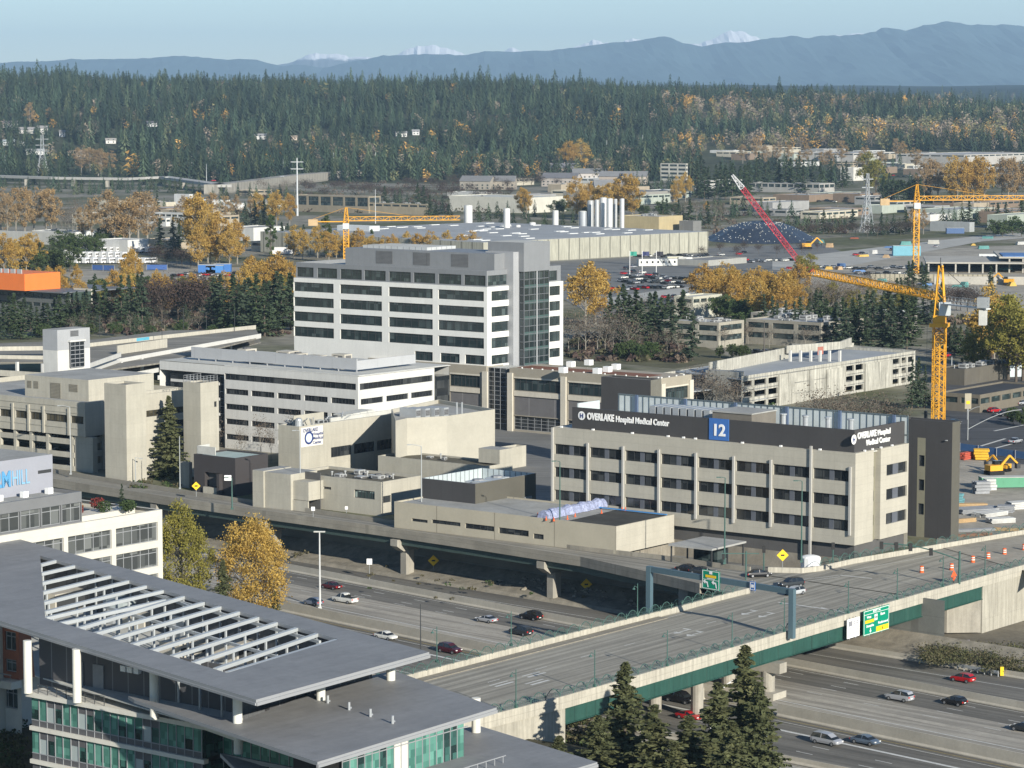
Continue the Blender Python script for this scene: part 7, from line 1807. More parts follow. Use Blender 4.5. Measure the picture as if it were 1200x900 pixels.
   # main tower crane
c=at(1099,520,0);zb_=2;zt_=ztop(c,383)
TC=thing('tower_crane','yellow tower crane with a tall lattice mast right behind the charcoal wing','tower crane',(c[0],c[1],0),ROT+.35)
TCr=TC.rotation_euler[2]
def loc_of(px_,z,dist=0,base=c):
 return None
mb=MB();lattice(mb,(0,0,0),(0,0,zt_),3.0,15,.125);mb.build('mast',yel,TC)
mb=MB();lattice(mb,(-3.4,0,0),(-3.4,0,zt_*.94),1.3,18,.07);mb.build('climbing_frame',yel,TC)
MB().box(-2.3,2.3,-2.3,2.3,zt_,zt_+1.0).build('slewing_ring',yel,TC);MB().box(-1.5,1.5,-1.5,1.5,zt_+1.0,zt_+3.0).build('turntable',yel,TC)
MB().box(-1.5,1.4,-2.6,0,zt_+3,zt_+6.4).build('cab',cab_m,TC)
zA=ztop(c,311)
mb=MB()
for a,b in((-1.3,-1.3),(1.3,-1.3),(1.3,1.3),(-1.3,1.3)):mb.bar((a,b,zt_+3),(a*.35,b*.35,zA),.3,.3)
for k in range(6):
 z0__,z1__=zt_+3+(zA-zt_-3)*k/6,zt_+3+(zA-zt_-3)*(k+1)/6;s0__,s1__=1.3-.85*k/6,1.3-.85*(k+1)/6
 mb.bar((-s0__,-s0__,z0__),(s1__,-s1__,z1__),.14,.14);mb.bar((-s0__,-s0__,z0__),(-s1__,s1__,z1__),.14,.14)
mb.build('tower_head',yel,TC)
ja=zt_+7
def world_to_tc(P_,z):dx,dy=P_[0]-c[0],P_[1]-c[1];cr,sr=math.cos(-TCr),math.sin(-TCr);return(dx*cr-dy*sr,dx*sr+dy*cr,z)
# jib: the tip appears at (940,302): choose distance so that the jib is level-ish
JL=62;best=None
for ang in np.arange(0,360,1.0):
 dx,dy=math.cos(R_(ang)),math.sin(R_(ang));t_=proj(c[0]+dx*JL,c[1]+dy*JL,ja+3);e=abs(t_[0]-950)+abs(t_[1]-304)
 if best is None or e<best[0]:best=(e,ang)
ang=R_(best[1]);jd=(math.cos(ang),math.sin(ang))
tip=world_to_tc((c[0]+jd[0]*JL,c[1]+jd[1]*JL),ja+3);root_=world_to_tc((c[0]+jd[0]*2,c[1]+jd[1]*2),ja)
mb=MB();lattice(mb,root_,tip,2.2,34,.12,True);mb.build('jib',yel,TC)
# counter jib towards image right
best=None;CL=21
for a_ in np.arange(0,360,1.0):
 t_=proj(c[0]+math.cos(R_(a_))*CL,c[1]+math.sin(R_(a_))*CL,ja-2);e=abs(t_[0]-1150)+abs(t_[1]-366)*.3
 if best is None or e<best[0]:best=(e,a_)
ca=ang+math.pi
cj=lambda d,z:world_to_tc((c[0]+math.cos(ca)*d,c[1]+math.sin(ca)*d),z)
mb=MB();mb.bar(cj(1.5,ja-1),cj(CL,ja-1),1.4,.3);
for h in(.0,1.0):mb.bar(cj(1.5,ja+h),cj(CL,ja+h),.1,.1)
for k in range(12):mb.bar(cj(2+k*1.6,ja-1),cj(2+k*1.6,ja+1),.08,.08)
mb.build('counter_jib',mat('rail_white',(.55,.57,.56),.5),TC)
mb=MB();q_=cj(CL-2.2,0);mb.box(q_[0]-1.4,q_[0]+1.4,q_[1]-1.4,q_[1]+1.4,ja-.8,ja+1.8);mb.build('winch_house',mat('winch_grey',(.28,.30,.31),.6),TC)
mb=MB().box(q_[0]-1.3,q_[0]+1.3,q_[1]-.9,q_[1]+.9,ja-5.2,ja-1.4);mb.build('counterweight',roof_l,TC)
mb=MB();mb.tube((0,0,zA),cj(CL-2,ja),.07,4);mb.tube((0,0,zA),[root_[k]+(tip[k]-root_[k])*.32+(1.8 if k==2 else 0)for k in range(3)],.07,4);mb.tube((0,0,zA),[root_[k]+(tip[k]-root_[k])*.75+(1.8 if k==2 else 0)for k in range(3)],.07,4);mb.tube((0,0,zA),(0,0,zA+2),.1,5);mb.build('pendant_lines',fr_d,TC)
mb=MB();h_=[root_[k]+(tip[k]-root_[k])*.06 for k in range(3)];mb.tube(h_,(h_[0],h_[1],8),.05,4);mb.box(h_[0]-.4,h_[0]+.4,h_[1]-.4,h_[1]+.4,6,8);mb.build('hoist_line',fr_d,TC)
# far tower cranes
def far_crane(label,px_,yb,y_top,x_tip,y_tip,x_ctip,y_jib):
 c=at(px_,yb,0);sc_=c[1]/FPX;H=ztop(c,y_jib);o=thing('tower_crane',label,'tower crane',(*c,0),0)
 w=2.6;mb=MB();lattice(mb,(0,0,0),(0,0,H),w,16,.18);mb.build('mast',yel,o)
 HT=ztop(c,y_top);mb=MB();lattice(mb,(0,0,H),(0,0,HT),2.6,5,.16,w2=.8);mb.build('tower_head',yel,o)
 x1=(x_tip-px_)*sc_;mb=MB();lattice(mb,(1.2 if x1>0 else-1.2,0,H+1),(x1,6,H+1.2),2.4,max(12,int(abs(x1)/3)),.15,True);mb.build('jib',yel,o)
 x2=(x_ctip-px_)*sc_;MB().bar((0,0,H+.6),(x2,-1,H+.6),1.6,.5).build('counter_jib',yel,o);MB().box(min(x2,x2*.75),max(x2,x2*.75),-1.8,.4,H-1.5,H+1.8).build('counterweight',mat('weight_tan',(.5,.36,.2),.7),o)
 MB().box(-1.6,1.6,-2.6,-.9,H-3.2,H-.2).build('cab',cab_m,o)
 mb=MB();mb.tube((0,0,HT),(x1*.6,3,H+3),.08,4);mb.tube((0,0,HT),(x2,0,H+1),.08,4);mb.build('pendant_lines',yel,o)
far_crane('yellow tower crane over the construction site at the far right',1073,328,216,1226,233,1030,237)
far_crane('yellow tower crane behind the white tower with its jib to the right',406,322,243,539,258,362,261)
# red crawler crane
c=at(943,322,0);RC=thing('red_crane','red lattice boom crawler crane leaning left beside the construction ground','crawler crane',(*c,0),0)
sc_=c[1]/FPX;zt2_=ztop(c,205);bx=(857-943)*sc_
mb=MB();f_=.86;lattice(mb,(0,0,3),(bx*f_,0,3+(zt2_-3)*f_),2.5,30,.17);mb.build('boom',redc,RC)
mb=MB();lattice(mb,(bx*f_,0,3+(zt2_-3)*f_),(bx,0,zt2_),2.6,5,.2,w2=1.0);mb.build('boom_tip',mat('boom_white',(.6,.6,.6),.5),RC)
MB().box(-3,7,-2,2,1.6,4.6).build('body',redc,RC);MB().box(5,8,-2.2,2.2,1.4,4).build('counterweight',fr_d,RC)
for s in(-3.2,2.2):MB().box(-4.5,4.5,s,s+1.0,0,1.5).build('track',tyre,RC)
mb=MB();mb.tube((6,0,4.5),(bx*.85,0,zt2_*.86),.1,4);mb.build('pendant_lines',fr_d,RC)
# construction frame with slabs and columns
cf=thing('unfinished_building','unfinished concrete frame with columns and blue tarps at the far right','construction',(*at(1085,320,0),0),-.12)
slab=mat('frame_slab',(.42,.40,.35),.9,var=.15,scale=.1)
MB().box(0,55,0,60,5.0,5.8).build('slab',slab,cf);MB().box(38,118,6,66,7.6,8.5).build('slab',slab,cf);MB().box(40,116,7,40,8.52,8.9).build('tarp',mat('tarp_blue',(.10,.22,.48),.6,var=.35,scale=.15),cf)
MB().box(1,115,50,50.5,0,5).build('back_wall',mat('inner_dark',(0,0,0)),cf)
for k in range(17):MB().box(1+k*7,1.8+k*7,.6,1.4,0,5.0 if k<6 else 7.6).build('column',slab,cf,(0,0 if k<6 else 6.2,0))
cf2=thing('excavation_wall','long pale shoring wall with posts left of the concrete frame','retaining wall',(*at(1020,330,0),0),-.08)
MB().box(0,62,0,1,0,3.8).build('wall',mat('shoring',(.36,.33,.25),.9,joint=(2.4,30,.3),jdark=.5),cf2);MB().box(30,140,-20,-19,0,4).build('wall',slab,cf2)
rnd=random.Random(31)
for k in range(34):
 px_,py_=rnd.uniform(960,1198),rnd.uniform(278,344)
 if 1060<px_ and 292<py_<312:continue
 col=rnd.choice(((.45,.44,.4),(.5,.35,.2),(.12,.22,.42),(.12,.3,.28),(.5,.5,.48),(.6,.4,.1),(.3,.1,.06)))
 cname={(.45,.44,.4):'grey',(.5,.35,.2):'tan',(.12,.22,.42):'blue',(.12,.3,.28):'teal',(.5,.5,.48):'pale',(.6,.4,.1):'yellow',(.3,.1,.06):'rust'}[col]
 gx,gy=at(px_,py_,0.1);L,W,h=rnd.uniform(3,8),rnd.uniform(2,4),rnd.uniform(.8,2.6)
 mb=MB();m_=rnd.randint(2,4)
 for j in range(m_):mb.box(-L/2+j*.3,L/2-j*.25,-W/2,W/2-j*.2,h*j/m_+.04,h*(j+1)/m_)
 o=mb.build('material_stack',mat('stack_'+cname,col,.8,var=.2),None,(gx,gy,.1),rnd.uniform(-.5,.8));tag(o,f'{cname} stack of building material on the far construction ground, {["left", "middle", "right"][min(2, int((px_ - 960) / 80))]} part, {["back", "centre", "front"][min(2, int((py_ - 278) / 22))]}','building material','stacks on the far construction ground')
 o['label']=f'{cname} material stack on the far construction ground, {["back", "centre", "front"][min(2, int((py_ - 278) / 22))]} {["left", "middle", "right"][min(2, int((px_ - 960) / 80))]}'
 # construction yard right of the charcoal wing: excavator etc
def excavator(px_,py_,label,s=1.0,rot=0.4,col=yel):
 c=at(px_,py_,0.15);o=thing('excavator',label,'excavator',(*c,.15),rot);o.scale=(s,s,s)
 for y in(-1.4,.8):MB().box(-2,2,y,y+.6,0,.9).build('track',tyre,o)
 MB().box(-1.9,1.6,-1.3,1.3,1.0,2.3).build('body',col,o);MB().box(.2,1.6,.1,1.3,2.3,3.2).build('cab',cgl,o)
 MB().bar((1.4,-.3,1.8),(4.0,-.3,4.4),.4,.5).bar((4.0,-.3,4.4),(6.2,-.3,2.4),.3,.4).build('arm',col,o);MB().box(5.8,6.8,-.8,.2,1.2,2.4).build('bucket',fr_d,o)
excavator(1165,556,'yellow excavator with raised arm in the construction yard');excavator(1176,552,'second yellow excavator behind the raised arm',.8,2.4);excavator(945,288+4,'yellow excavator beside the dark covered mound',1.6,.1);excavator(1182,334,'yellow excavator in the dark pit at the right edge',1.3,2.8)
rnd=random.Random(77)
yard=[(1150,538,'yellow',4,3,2.6),(1133,538,'red',5,1.5,1.8),(1112,545,'pale',3,2,2),(1190,566,'yellow',6,2.4,1.3),(1150,578,'grey',4,2.5,2.8),(1160,574,'pale',3,2,2.6),(1145,600,'grey',10,5,1.0),(1160,604,'pale',8,4,.9),(1138,596,'tan',7,2,1.2),(1172,612,'pale',6,3,1.0),(1130,612,'tan',6,1.2,.8),(1150,622,'grey',12,1.5,.5),(1185,622,'tan',7,1.2,.6),(1140,628,'rust',9,1.2,.5),(1178,600,'grey',4,3,1.5),(1125,590,'teal',2,2,2.2),(1192,596,'pale',5,3,1.6)]
yc=dict(yellow=(.65,.38,.03),red=(.5,.1,.06),pale=(.55,.55,.52),grey=(.3,.31,.32),tan=(.48,.33,.17),rust=(.25,.12,.07),teal=(.15,.35,.38))
seen={}
for px_,py_,cn,L,W,h in yard:
 c=at(px_,py_,.15);mb=MB();m_=4
 for j in range(m_):
  for k in range(3):mb.box(-L/2+rnd.uniform(0,.5),L/2-rnd.uniform(0,.5),-W/2+W*k/3,-W/2+W*(k+.85)/3,h*j/m_+.03,h*(j+.9)/m_)
 seen[cn]=seen.get(cn,0)+1
 o=mb.build('material_stack',mat('yard_'+cn,yc[cn],.75,var=.2),None,(*c,.15),rnd.uniform(-.3,.9));tag(o,f'{cn} pile of building material in the yard right of the charcoal wing, {ordn[seen[cn] - 1]} {cn} one','building material','piles in the construction yard')
 # street furniture on the right
c=at(1134,516,0);o=thing('mast_signal','white curved street lamp with a mast arm on the street beyond the charcoal wing','street lamp',(*c,0),0);H=ztop(c,482)
mb=MB().tube((0,0,0),(0,0,H),.13,8);pp=[(0+3.0*t,0,H+1.2*math.sin(t*1.57))for t in np.linspace(0,1,5)]
for a,b in zip(pp,pp[1:]):mb.tube(a,b,.07,6)
mb.build('pole',pole_m,o);mb=MB();pp=[(15*t,6*t,H*.38+4.5*math.sin(t*1.57))for t in np.linspace(0,1,8)]
for a,b in zip(pp,pp[1:]):mb.tube(a,b,.1,6)
mb.build('mast_arm',pole_m,o)
c=at(1134,492,0);o=thing('pole_sign','tall cream pylon sign with a yellow patch beside the restaurant','sign',(*c,0),0);H=ztop(c,461);MB().box(-.2,.2,-.2,.2,0,H*.7).build('post',fr_g,o);b=MB().box(-.9,.9,-.25,.25,H*.42,H).build('board',mat('cream_sign',(.38,.34,.25),.6),o);MB().box(-.5,.5,-.3,-.26,H*.6,H*.72).build('symbol',yel_s,b)
# power poles and pylons
def pylon(px_,yb,yt,wpx,label):
 gx,gy,gz=att(px_,yb);H=ztop((gx,gy),yt)-gz;w=wpx*gy/FPX;o=thing('lattice_pylon',label,'pylon',(gx,gy,gz),.3)
 m_=mat('pylon_grey',(.42,.44,.45),.6);mb=MB();lattice(mb,(0,0,0),(0,0,H*.6),w,5,.22,w2=w*.28);lattice(mb,(0,0,H*.6),(0,0,H),w*.28,6,.16,w2=w*.18);mb.build('tower_frame',m_,o)
 for z in(.62,.76,.9):MB().bar((-w*.55,0,H*z),(w*.55,0,H*z),.5,.5).build('cross_arm',m_,o)
pylon(50,208,158,14,'grey lattice power pylon on the left below the hillside houses');pylon(1016,272,203,13,'grey lattice power pylon between the trees left of the far crane')
def steel_pole(px_,yb,yt,label,r=.9,arms=0,cat='utility pole',col=(.55,.57,.58)):
 gx,gy,gz=att(px_,yb);H=ztop((gx,gy),yt)-gz;o=thing('utility_pole',label,cat,(gx,gy,gz),0);m_=mat('polec_%d'%int(col[0]*100),col,.6)
 MB().tube((0,0,0),(0,0,H),r,8,0,r*.45).build('pole',m_,o)
 for k in range(arms):MB().bar((-5,0,H*(.93-.12*k)),(5,0,H*(.93-.12*k)),.5,.5).build('cross_arm',m_,o)
steel_pole(348.5,253,185,'tall pale steel power pole left of the brown office',.9,2)
for i,(x_,yb,yt,rr)in enumerate(((225,206,183,.45),(332,208,187,.45),(391,200,179,.4),(440,202,178,.5),(490,197,177,.5),(559,192,174,.4),(242,213,192,.4),(6,202,181,.6),(440,262,222,.35),(753,178,158,.4),(711,180,164,.4))):
 steel_pole(x_,yb,yt,f'thin pole along the distant highway, {ordn[i]} of those poles',rr,0,'utility pole')
steel_pole(729+100,0+500,375,'x',.2)if False else None
steel_pole(895,458,376,'dark wooden utility pole standing in front of the old garage',.28,0,'utility pole',(.10,.09,.08));steel_pole(299,385,343,'grey pole with a small box beside the rear parking deck',.35,0,'utility pole',(.4,.42,.42));steel_pole(1115,445,418,'pale pole right of the crane mast',.25,0,'utility pole',(.4,.42,.42))
for i,x_ in enumerate((738,752.5,769)):
 c=at(x_,323,0);o=thing('flagpole',f'flagpole in front of the precast warehouse, {ordn[i]} from the left','flagpole',(*c,0),0,'flagpoles at the warehouse lot');H=ztop(c,294);MB().tube((0,0,0),(0,0,H),.16,6).build('pole',wht,o)
 f_=MB();seg_=[(k*.6,.25*math.sin(k*1.4),0)for k in range(7)]
 for a,b in zip(seg_,seg_[1:]):f_.face([(a[0],a[1],H-2.4),(b[0],b[1],H-2.7),(b[0],b[1],H-.5),(a[0],a[1],H-.2)])
 f_.build('flag',mat(('flag_green','flag_navy','flag_black')[i],((.05,.3,.22),(.05,.06,.14),(.04,.04,.05))[i],.8),o)
 # thin mast on brown roof side
 # small far buildings scattered through the valley
rnd=random.Random(55);cols_=(('white',(.62,.62,.59)),('cream',(.52,.48,.38)),('grey',(.34,.34,.33)),('tan',(.40,.34,.25)),('brown',(.24,.18,.13)),('pale green',(.40,.44,.38)))
zones=(('far right valley',850,1060,176,200,22),('right edge valley',1030,1200,184,214,16),('ground near the far crane',1080,1200,244,262,8),('lots around the red crane',870,1060,226,262,12),('left valley',120,330,226,262,14),('left lots',60,340,262,300,8),('area above the silos',560,800,214,250,12))
for zn,x0,x1,y0,y1,n in zones:
 for k in range(n):
  cn,cc=cols_[rnd.randrange(6)];x=x0+(x1-x0)*(k+rnd.random())/n;y=rnd.uniform(y0,y1);gy_=att(x,y)[1];s_=FPX/gy_
  L=rnd.uniform(14,40);W=rnd.uniform(14,50);h=rnd.uniform(5,9)
  o,*_r=simple_block('small_building',f'small {cn} flat roofed building in the {zn}, {ordn[k]} from left','building',x,y,x-L*s_*.8,x+W*s_*.6,h,cc,lightroof if k%3 else greyroof,1 if k%2 else 0,bay=9,units=2 if k%4==0 else 0)
  o['group']='small buildings in the '+zn
far_m={}
def far_car(cn,cc):
 if cn not in far_m:
  mb=MB().box(-2.3,2.3,-.9,.9,.3,.95,0);mb.prism([(-1.3,-.75),(1.0,-.75),(1.0,.75),(-1.3,.75)],.951,1.4,1,0)
  for x in(-1.4,1.4):mb.box(x-.33,x+.33,-.92,.92,0,.6,2)
  far_m[cn]=mb.mesh('parked_car',[mat('paint_'+cn,cc),cgl,tyre])
 return link('parked_car',far_m[cn])
places_=("strip by the motel like row","lot right of the mound","lot behind the amber trees","lot left of the far halls","lot behind the tower","back row of the flagpole lot","middle row of the flagpole lot","front row of the flagpole lot","row along the precast wall","row below the mound","dirt lot by the blue containers","row by the red crane","row behind the shoring wall","row by the low offices")
for r_,(y,x0,x1,n)in enumerate(((222,880,975,16),(236,900,1010,12),(244,130,205,9),(206,1012,1100,14),(330,450,330,9),(327,728,820,16),(332,725,815,16),(339,700,800,17),(301,745,830,14),(307,850,930,12),(323,200,330,18),(315,955,1060,12),(322,1000,1090,8),(414,870,960,8))):
 for k in range(n):
  cn,cc,kd=cspec[rnd.choice((0,0,1,1,2,2,4,4,0,2,4,3))];x=x0+(x1-x0)*(k+.5)/n;g_=att(x,y+rnd.uniform(-1.5,1.5));o=far_car(cn,cc);o['category']='car';o.location=(g_[0],g_[1],g_[2]+.2);o.rotation_euler=(0,0,rnd.choice((.6,2.2,-.9)))
  o['label']=f'{cn} car parked far away, {ordn[k]} in the {places_[r_]}';o['group']='far parked cars'
  # TREES
rt=random.Random(99)
def quadleaf(mb,c,s,rnd,m=0,flat=0.0):
 a=Vector((rnd.gauss(0,1),rnd.gauss(0,1),rnd.gauss(0,1)*(1-flat))).normalized()*s
 b=a.cross(Vector((rnd.gauss(0,1),rnd.gauss(0,1),rnd.gauss(0,1)))).normalized()*s*rnd.uniform(.5,.9)
 i=len(mb.v);mb.v+=[tuple(c-a),tuple(c-b),tuple(c+a),tuple(c+b)];mb.f.append((i,i+1,i+2,i+3));mb.m.append(m)
def conifer_mesh(seed,H=20.0,R=4.0,nb=70,nl=16,ls=.5,base=.08,pw=.85):
 rnd=random.Random(seed);mb=MB();tr=MB().tube((0,0,0),(0,0,H*.97),H*.014,6,0,.02)
 for k in range(nb):
  t=(k+rnd.random())/nb;h=H*(base+(1-base)*t**1.05);a=rnd.uniform(0,2*math.pi)
  r=R*((1-t)**pw)*rnd.uniform(.6,1.12)+.12
  droop=rnd.uniform(.12,.34);d=Vector((math.cos(a),math.sin(a),0));side=Vector((-d.y,d.x,0))
  n=max(3,int(nl*(.35+.65*(1-t))))
  for j in range(n):
   f=(j+.6)/n;f=f**.75
   p=d*(r*f)+Vector((0,0,h-r*f*droop+(.12*r*f*f)))
   p+=side*rnd.uniform(-.28,.28)*r*(1.05-f)+Vector((0,0,rnd.uniform(-.25,.15)*ls))
   quadleaf(mb,p,ls*rnd.uniform(.55,1.1)*(1.15-.45*f),rnd,0,.5)
 for _ in range(8):quadleaf(mb,Vector((rnd.uniform(-.1,.1),rnd.uniform(-.1,.1),H*rnd.uniform(.93,1.0))),ls*.4,rnd)
 return tr,mb
def decid_mesh(seed,H=16.0,R=5.0,ncl=46,nl=46,ls=.32,shape='round',dens=1.0,trunk_h=.25):
 rnd=random.Random(seed);mb=MB();tr=MB();th=H*trunk_h
 tr.tube((0,0,0),(0,0,th),H*.02,7,0,H*.015);tr.tube((0,0,th),(0,0,H*.9),H*.015,6,0,.03)
 cz=th+(H-th)*.5;hz_=(H-th)*.52
 for k in range(ncl):
  while True:
   v=Vector((rnd.uniform(-1,1),rnd.uniform(-1,1),rnd.uniform(-1,1)))
   if.25<v.length<1:break
  v=v*(rnd.uniform(.75,1.0)/max(.35,v.length))if rnd.random()<.65 else v
  if shape=='column':w=R*(1-.55*abs(v.z)**2)
  elif shape=='oval':w=R*(1-.35*max(0,v.z))
  else:w=R
  w*=rnd.uniform(.72,1.2);c=Vector((v.x*w,v.y*w,cz+v.z*hz_*rnd.uniform(.85,1.12)));cr=R*rnd.uniform(.16,.36)
  b0=Vector((0,0,max(th*.9,c.z-R*rnd.uniform(.5,1.1))));tr.tube(b0,c,H*.005,4,0,.02)
  for _ in range(int(nl*dens)):
   while True:
    u=Vector((rnd.gauss(0,.5),rnd.gauss(0,.5),rnd.gauss(0,.42)))
    if u.length<1.3:break
   quadleaf(mb,c+u*cr,ls*rnd.uniform(.6,1.15),rnd)
 return tr,mb
def bare_mesh(seed,H=14.0,R=4.0,nl=260,ls=.28):
 rnd=random.Random(seed);tr=MB();mb=MB()
 def br(p,d,L,r,dep):
  q=p+d*L;tr.tube(p,q,r,4 if dep else 6,0,r*.6)
  if dep>=4:return
  for _ in range(3 if dep<3 else 3):
   nd=(d+Vector((rnd.gauss(0,.42),rnd.gauss(0,.42),rnd.gauss(.1,.25)))).normalized();br(p+d*L*rnd.uniform(.55,1),nd,L*rnd.uniform(.55,.8),r*.55,dep+1)
 br(Vector((0,0,0)),Vector((0,0,1)),H*.34,H*.012,0)
 for _ in range(nl):
  v=Vector((rnd.gauss(0,.45),rnd.gauss(0,.45),rnd.gauss(0,.45)));quadleaf(mb,Vector((v.x*R,v.y*R,H*.62+v.z*H*.3)),ls*rnd.uniform(.5,1),rnd)
 return tr,mb
bark=mat('bark',(.11,.09,.07),.95,var=.2,scale=2);bark_l=mat('bark_pale',(.26,.24,.20),.9,var=.2,scale=2)
fir_m=leaf_mat('fir_needles',(.040,.064,.034),(.075,.105,.046),(.058,.08,.056),.15)
fir_n=leaf_mat('fir_needles_near',(.075,.09,.04),(.17,.17,.08),(.10,.115,.055),.25)
gold_m=leaf_mat('gold_leaves',(.48,.32,.075),(.62,.44,.13),(.46,.28,.075),.4)
ora_m=leaf_mat('amber_leaves',(.38,.25,.11),(.47,.33,.16),(.34,.25,.15),.35)
ygr_m=leaf_mat('yellowgreen_leaves',(.20,.20,.05),(.36,.30,.06),(.26,.24,.06),.35)
grn_m=leaf_mat('green_leaves',(.05,.085,.03),(.085,.125,.045),(.07,.09,.035),.25)
brn_m=leaf_mat('brown_twigs',(.15,.115,.085),(.20,.155,.115),(.13,.115,.095),.2)
mar_m=leaf_mat('maroon_twigs',(.075,.05,.045),(.11,.075,.06),(.07,.06,.05),.2)
KIND={}
def addkind(key,tris,lm,bm=bark):
 KIND[key]=[(t.mesh('trunk',bm),m.mesh('crown',lm))for t,m in tris]
addkind('c',[conifer_mesh(s,20,4.3+.5*(s%3),76,17,.66)for s in range(6)],fir_m)
addkind('cn',[conifer_mesh(s+20,20,5.0,210,36,.46,.02,.8)for s in range(4)],fir_n)
addkind('y',[decid_mesh(s,20,5.6,54,78,.34,'oval')for s in range(4)],gold_m,bark_l)
addkind('yn',[decid_mesh(41,20,6.6,150,150,.19,'oval',trunk_h=.12)],gold_m,bark_l)
addkind('gn',[decid_mesh(42,20,4.9,130,140,.19,'oval',trunk_h=.12)],ygr_m,bark_l)
addkind('o',[decid_mesh(s+8,20,4.6,50,58,.32,'column',.9)for s in range(4)],ora_m,bark_l)
addkind('g',[decid_mesh(s+14,12,5.4,40,44,.45)for s in range(2)],grn_m)
addkind('yg',[decid_mesh(s+17,20,5.6,54,78,.34,'oval')for s in range(2)],ygr_m)
addkind('p',[decid_mesh(s+31,20,2.6,44,44,.42,'column',trunk_h=.05)for s in range(2)],grn_m)
addkind('b',[bare_mesh(s,16,5,480,.30)for s in range(4)],brn_m,bark_l)
addkind('m',[bare_mesh(s+9,16,5.5,900,.36)for s in range(3)],mar_m)
BASEH=dict(c=20,cn=20,y=20,yn=20,gn=20,o=20,g=12,yg=20,p=20,b=16,m=16)
NAMES=dict(c=('conifer_tree','dark green conifer'),cn=('fir_tree','tall fir'),y=('autumn_tree','golden cottonwood'),yn=('autumn_tree','golden cottonwood'),gn=('autumn_tree','yellow green cottonwood'),o=('autumn_tree','amber cottonwood'),g=('leafy_tree','round green tree'),yg=('autumn_tree','yellow green tree'),p=('poplar_tree','narrow green cypress'),b=('bare_tree','bare brown tree'),m=('bare_tree','dark maroon leafless tree'))
ntree=0;FARC=[]
def tree(kind,px_,yb,yt,label,group=None,wide=1.0,z0=None,cat='tree'):
 global ntree
 gx,gy,gz=att(px_,yb)if z0 is None else(*at(px_,yb,z0),z0)
 h=min(38,max(3,ztop((gx,gy),yt)-gz))
 if kind=='c' and(yb-yt<26.5)and gy>1200:FARC.append((gx,gy,gz,h*1.02));return
 s=h/BASEH[kind];tm,cm=KIND[kind][ntree%len(KIND[kind])];ntree+=1
 o=link(NAMES[kind][0],None,None,(gx,gy,gz-.1),rt.uniform(0,6.28));o.scale=(s*wide,s*wide,s);tag(o,label,cat,group)
 link('trunk',tm,o);link('crown',cm,o);return o
def grove(kind,x0,x1,n,yb,yt,place,jx=.35,wide=1.0,jh=.18,jb=3):
 """n trees between two image columns; yb / yt may be (left, right)"""
 f=lambda v,t:v if not isinstance(v,tuple)else v[0]+(v[1]-v[0])*t
 for k in range(n):
  t=(k+.5)/n;x=x0+(x1-x0)*(t+rt.uniform(-jx,jx)/n);b=f(yb,t)+rt.uniform(-jb,jb);hp=(f(yb,t)-f(yt,t))*rt.uniform(1-jh,1+jh*.4)
  nm=NAMES[kind][1];tree(kind,x,b,b-hp,f'{nm} {place}' if n==1 else f'{nm} {place}, {ordn[k]} from left',None if n==1 else f'{nm} {place}'[:70],wide*rt.uniform(.88,1.15))
  # foreground fir group under the bridge, near trees
near=[('cn',732,930,776,1.0,'fir with a thin pointed top standing in front of the bridge girder'),('cn',872,935,756,.95,'tallest fir rising in front of the bridge pier'),('cn',700,945,838,1.35,'leftmost bushy fir below the bridge abutment'),('cn',766,950,826,1.35,'bushy fir between the two pointed firs, left one'),('cn',840,945,800,1.15,'broad fir just left of the tallest fir'),('cn',806,955,838,1.4,'bushy fir half hiding the red sports car'),('cn',888,950,800,.9,'narrow fir right of the tallest fir'),('cn',858,975,845,1.2,'low fir at the bottom edge below the tallest fir'),('cn',655,950,862,1.4,'small dark fir left of the bushy ones by the ivy wall'),('cn',790,985,868,1.4,'low dark fir at the bottom edge in the middle of the group')]
for k,x_,yb,yt,w,lb in near:tree(k,x_,yb,yt,lb,'firs below the bridge',w*1.6,-8.5)
tree('yn',297,735,608,'large golden cottonwood beside the freeway behind the trellis roof',None,1.0,-9.5)
tree('gn',213,735,592,'yellow green cottonwood right of the white office at the left',None,.95,-9.5)
tree('cn',262,740,655,'dark small fir between the golden and the yellow green cottonwood',None,1.2,-9.5);tree('cn',322,735,692,'small fir at the foot of the golden cottonwood',None,1.3,-9.5)
tree('cn',199,560,464,'big lone fir in front of the beige clinic wing',None,1.35,0.0)
tree('c',143,598,566,'small conifer on the roof terrace of the left office',None,1.1,24.2)
for i,x_ in enumerate((253,282,306,318,341)):tree('b',x_,545-i,478+(i%2)*14,f'slender bare tree in front of the white office, {ordn[i]} from the left','bare trees in front of the white office',.5,0.0)
# left mid distance
grove('c',-6,82,13,(392,388),(350,348),'in the belt below the orange topped building',wide=1.75,jb=7)
grove('c',78,128,7,(382,378),(342,332),'right of the orange topped building',wide=1.5,jb=6)
grove('c',138,172,4,(382,382),(312,318),'left of the maroon trees',wide=1.1)
grove('c',246,342,13,(390,387),(328,322),'in the belt left of the white tower',wide=1.55,jb=6)
grove('m',168,246,9,(378,380),(316,318),'in the middle of the left tree belt',wide=1.15)
grove('b',70,340,14,(392,388),(366,362),'along the rear edge of the parking deck',wide=1.0)
grove('c',60,338,8,(392,388),(362,358),'low at the rear edge of the parking deck',wide=1.6,jb=3)
grove('o',-4,66,7,278,215,'at the left edge behind the pale warehouse',wide=.95)
grove('b',62,94,5,278,228,'between the amber cottonwoods on the left',wide=.7)
grove('o',96,112,2,284,236,'left of the broad amber pair',wide=.9)
grove('o',120,180,6,288,224,'of the broad amber clump on the left',wide=1.15)
grove('g',66,120,5,298,272,'in the low hedge behind the motorhomes',wide=1.2)
grove('g',108,150,4,290,268,'at the foot of the broad amber clump',wide=1.2)
grove('c',186,216,3,300,256,'right of the motorhome lot',wide=1.2)
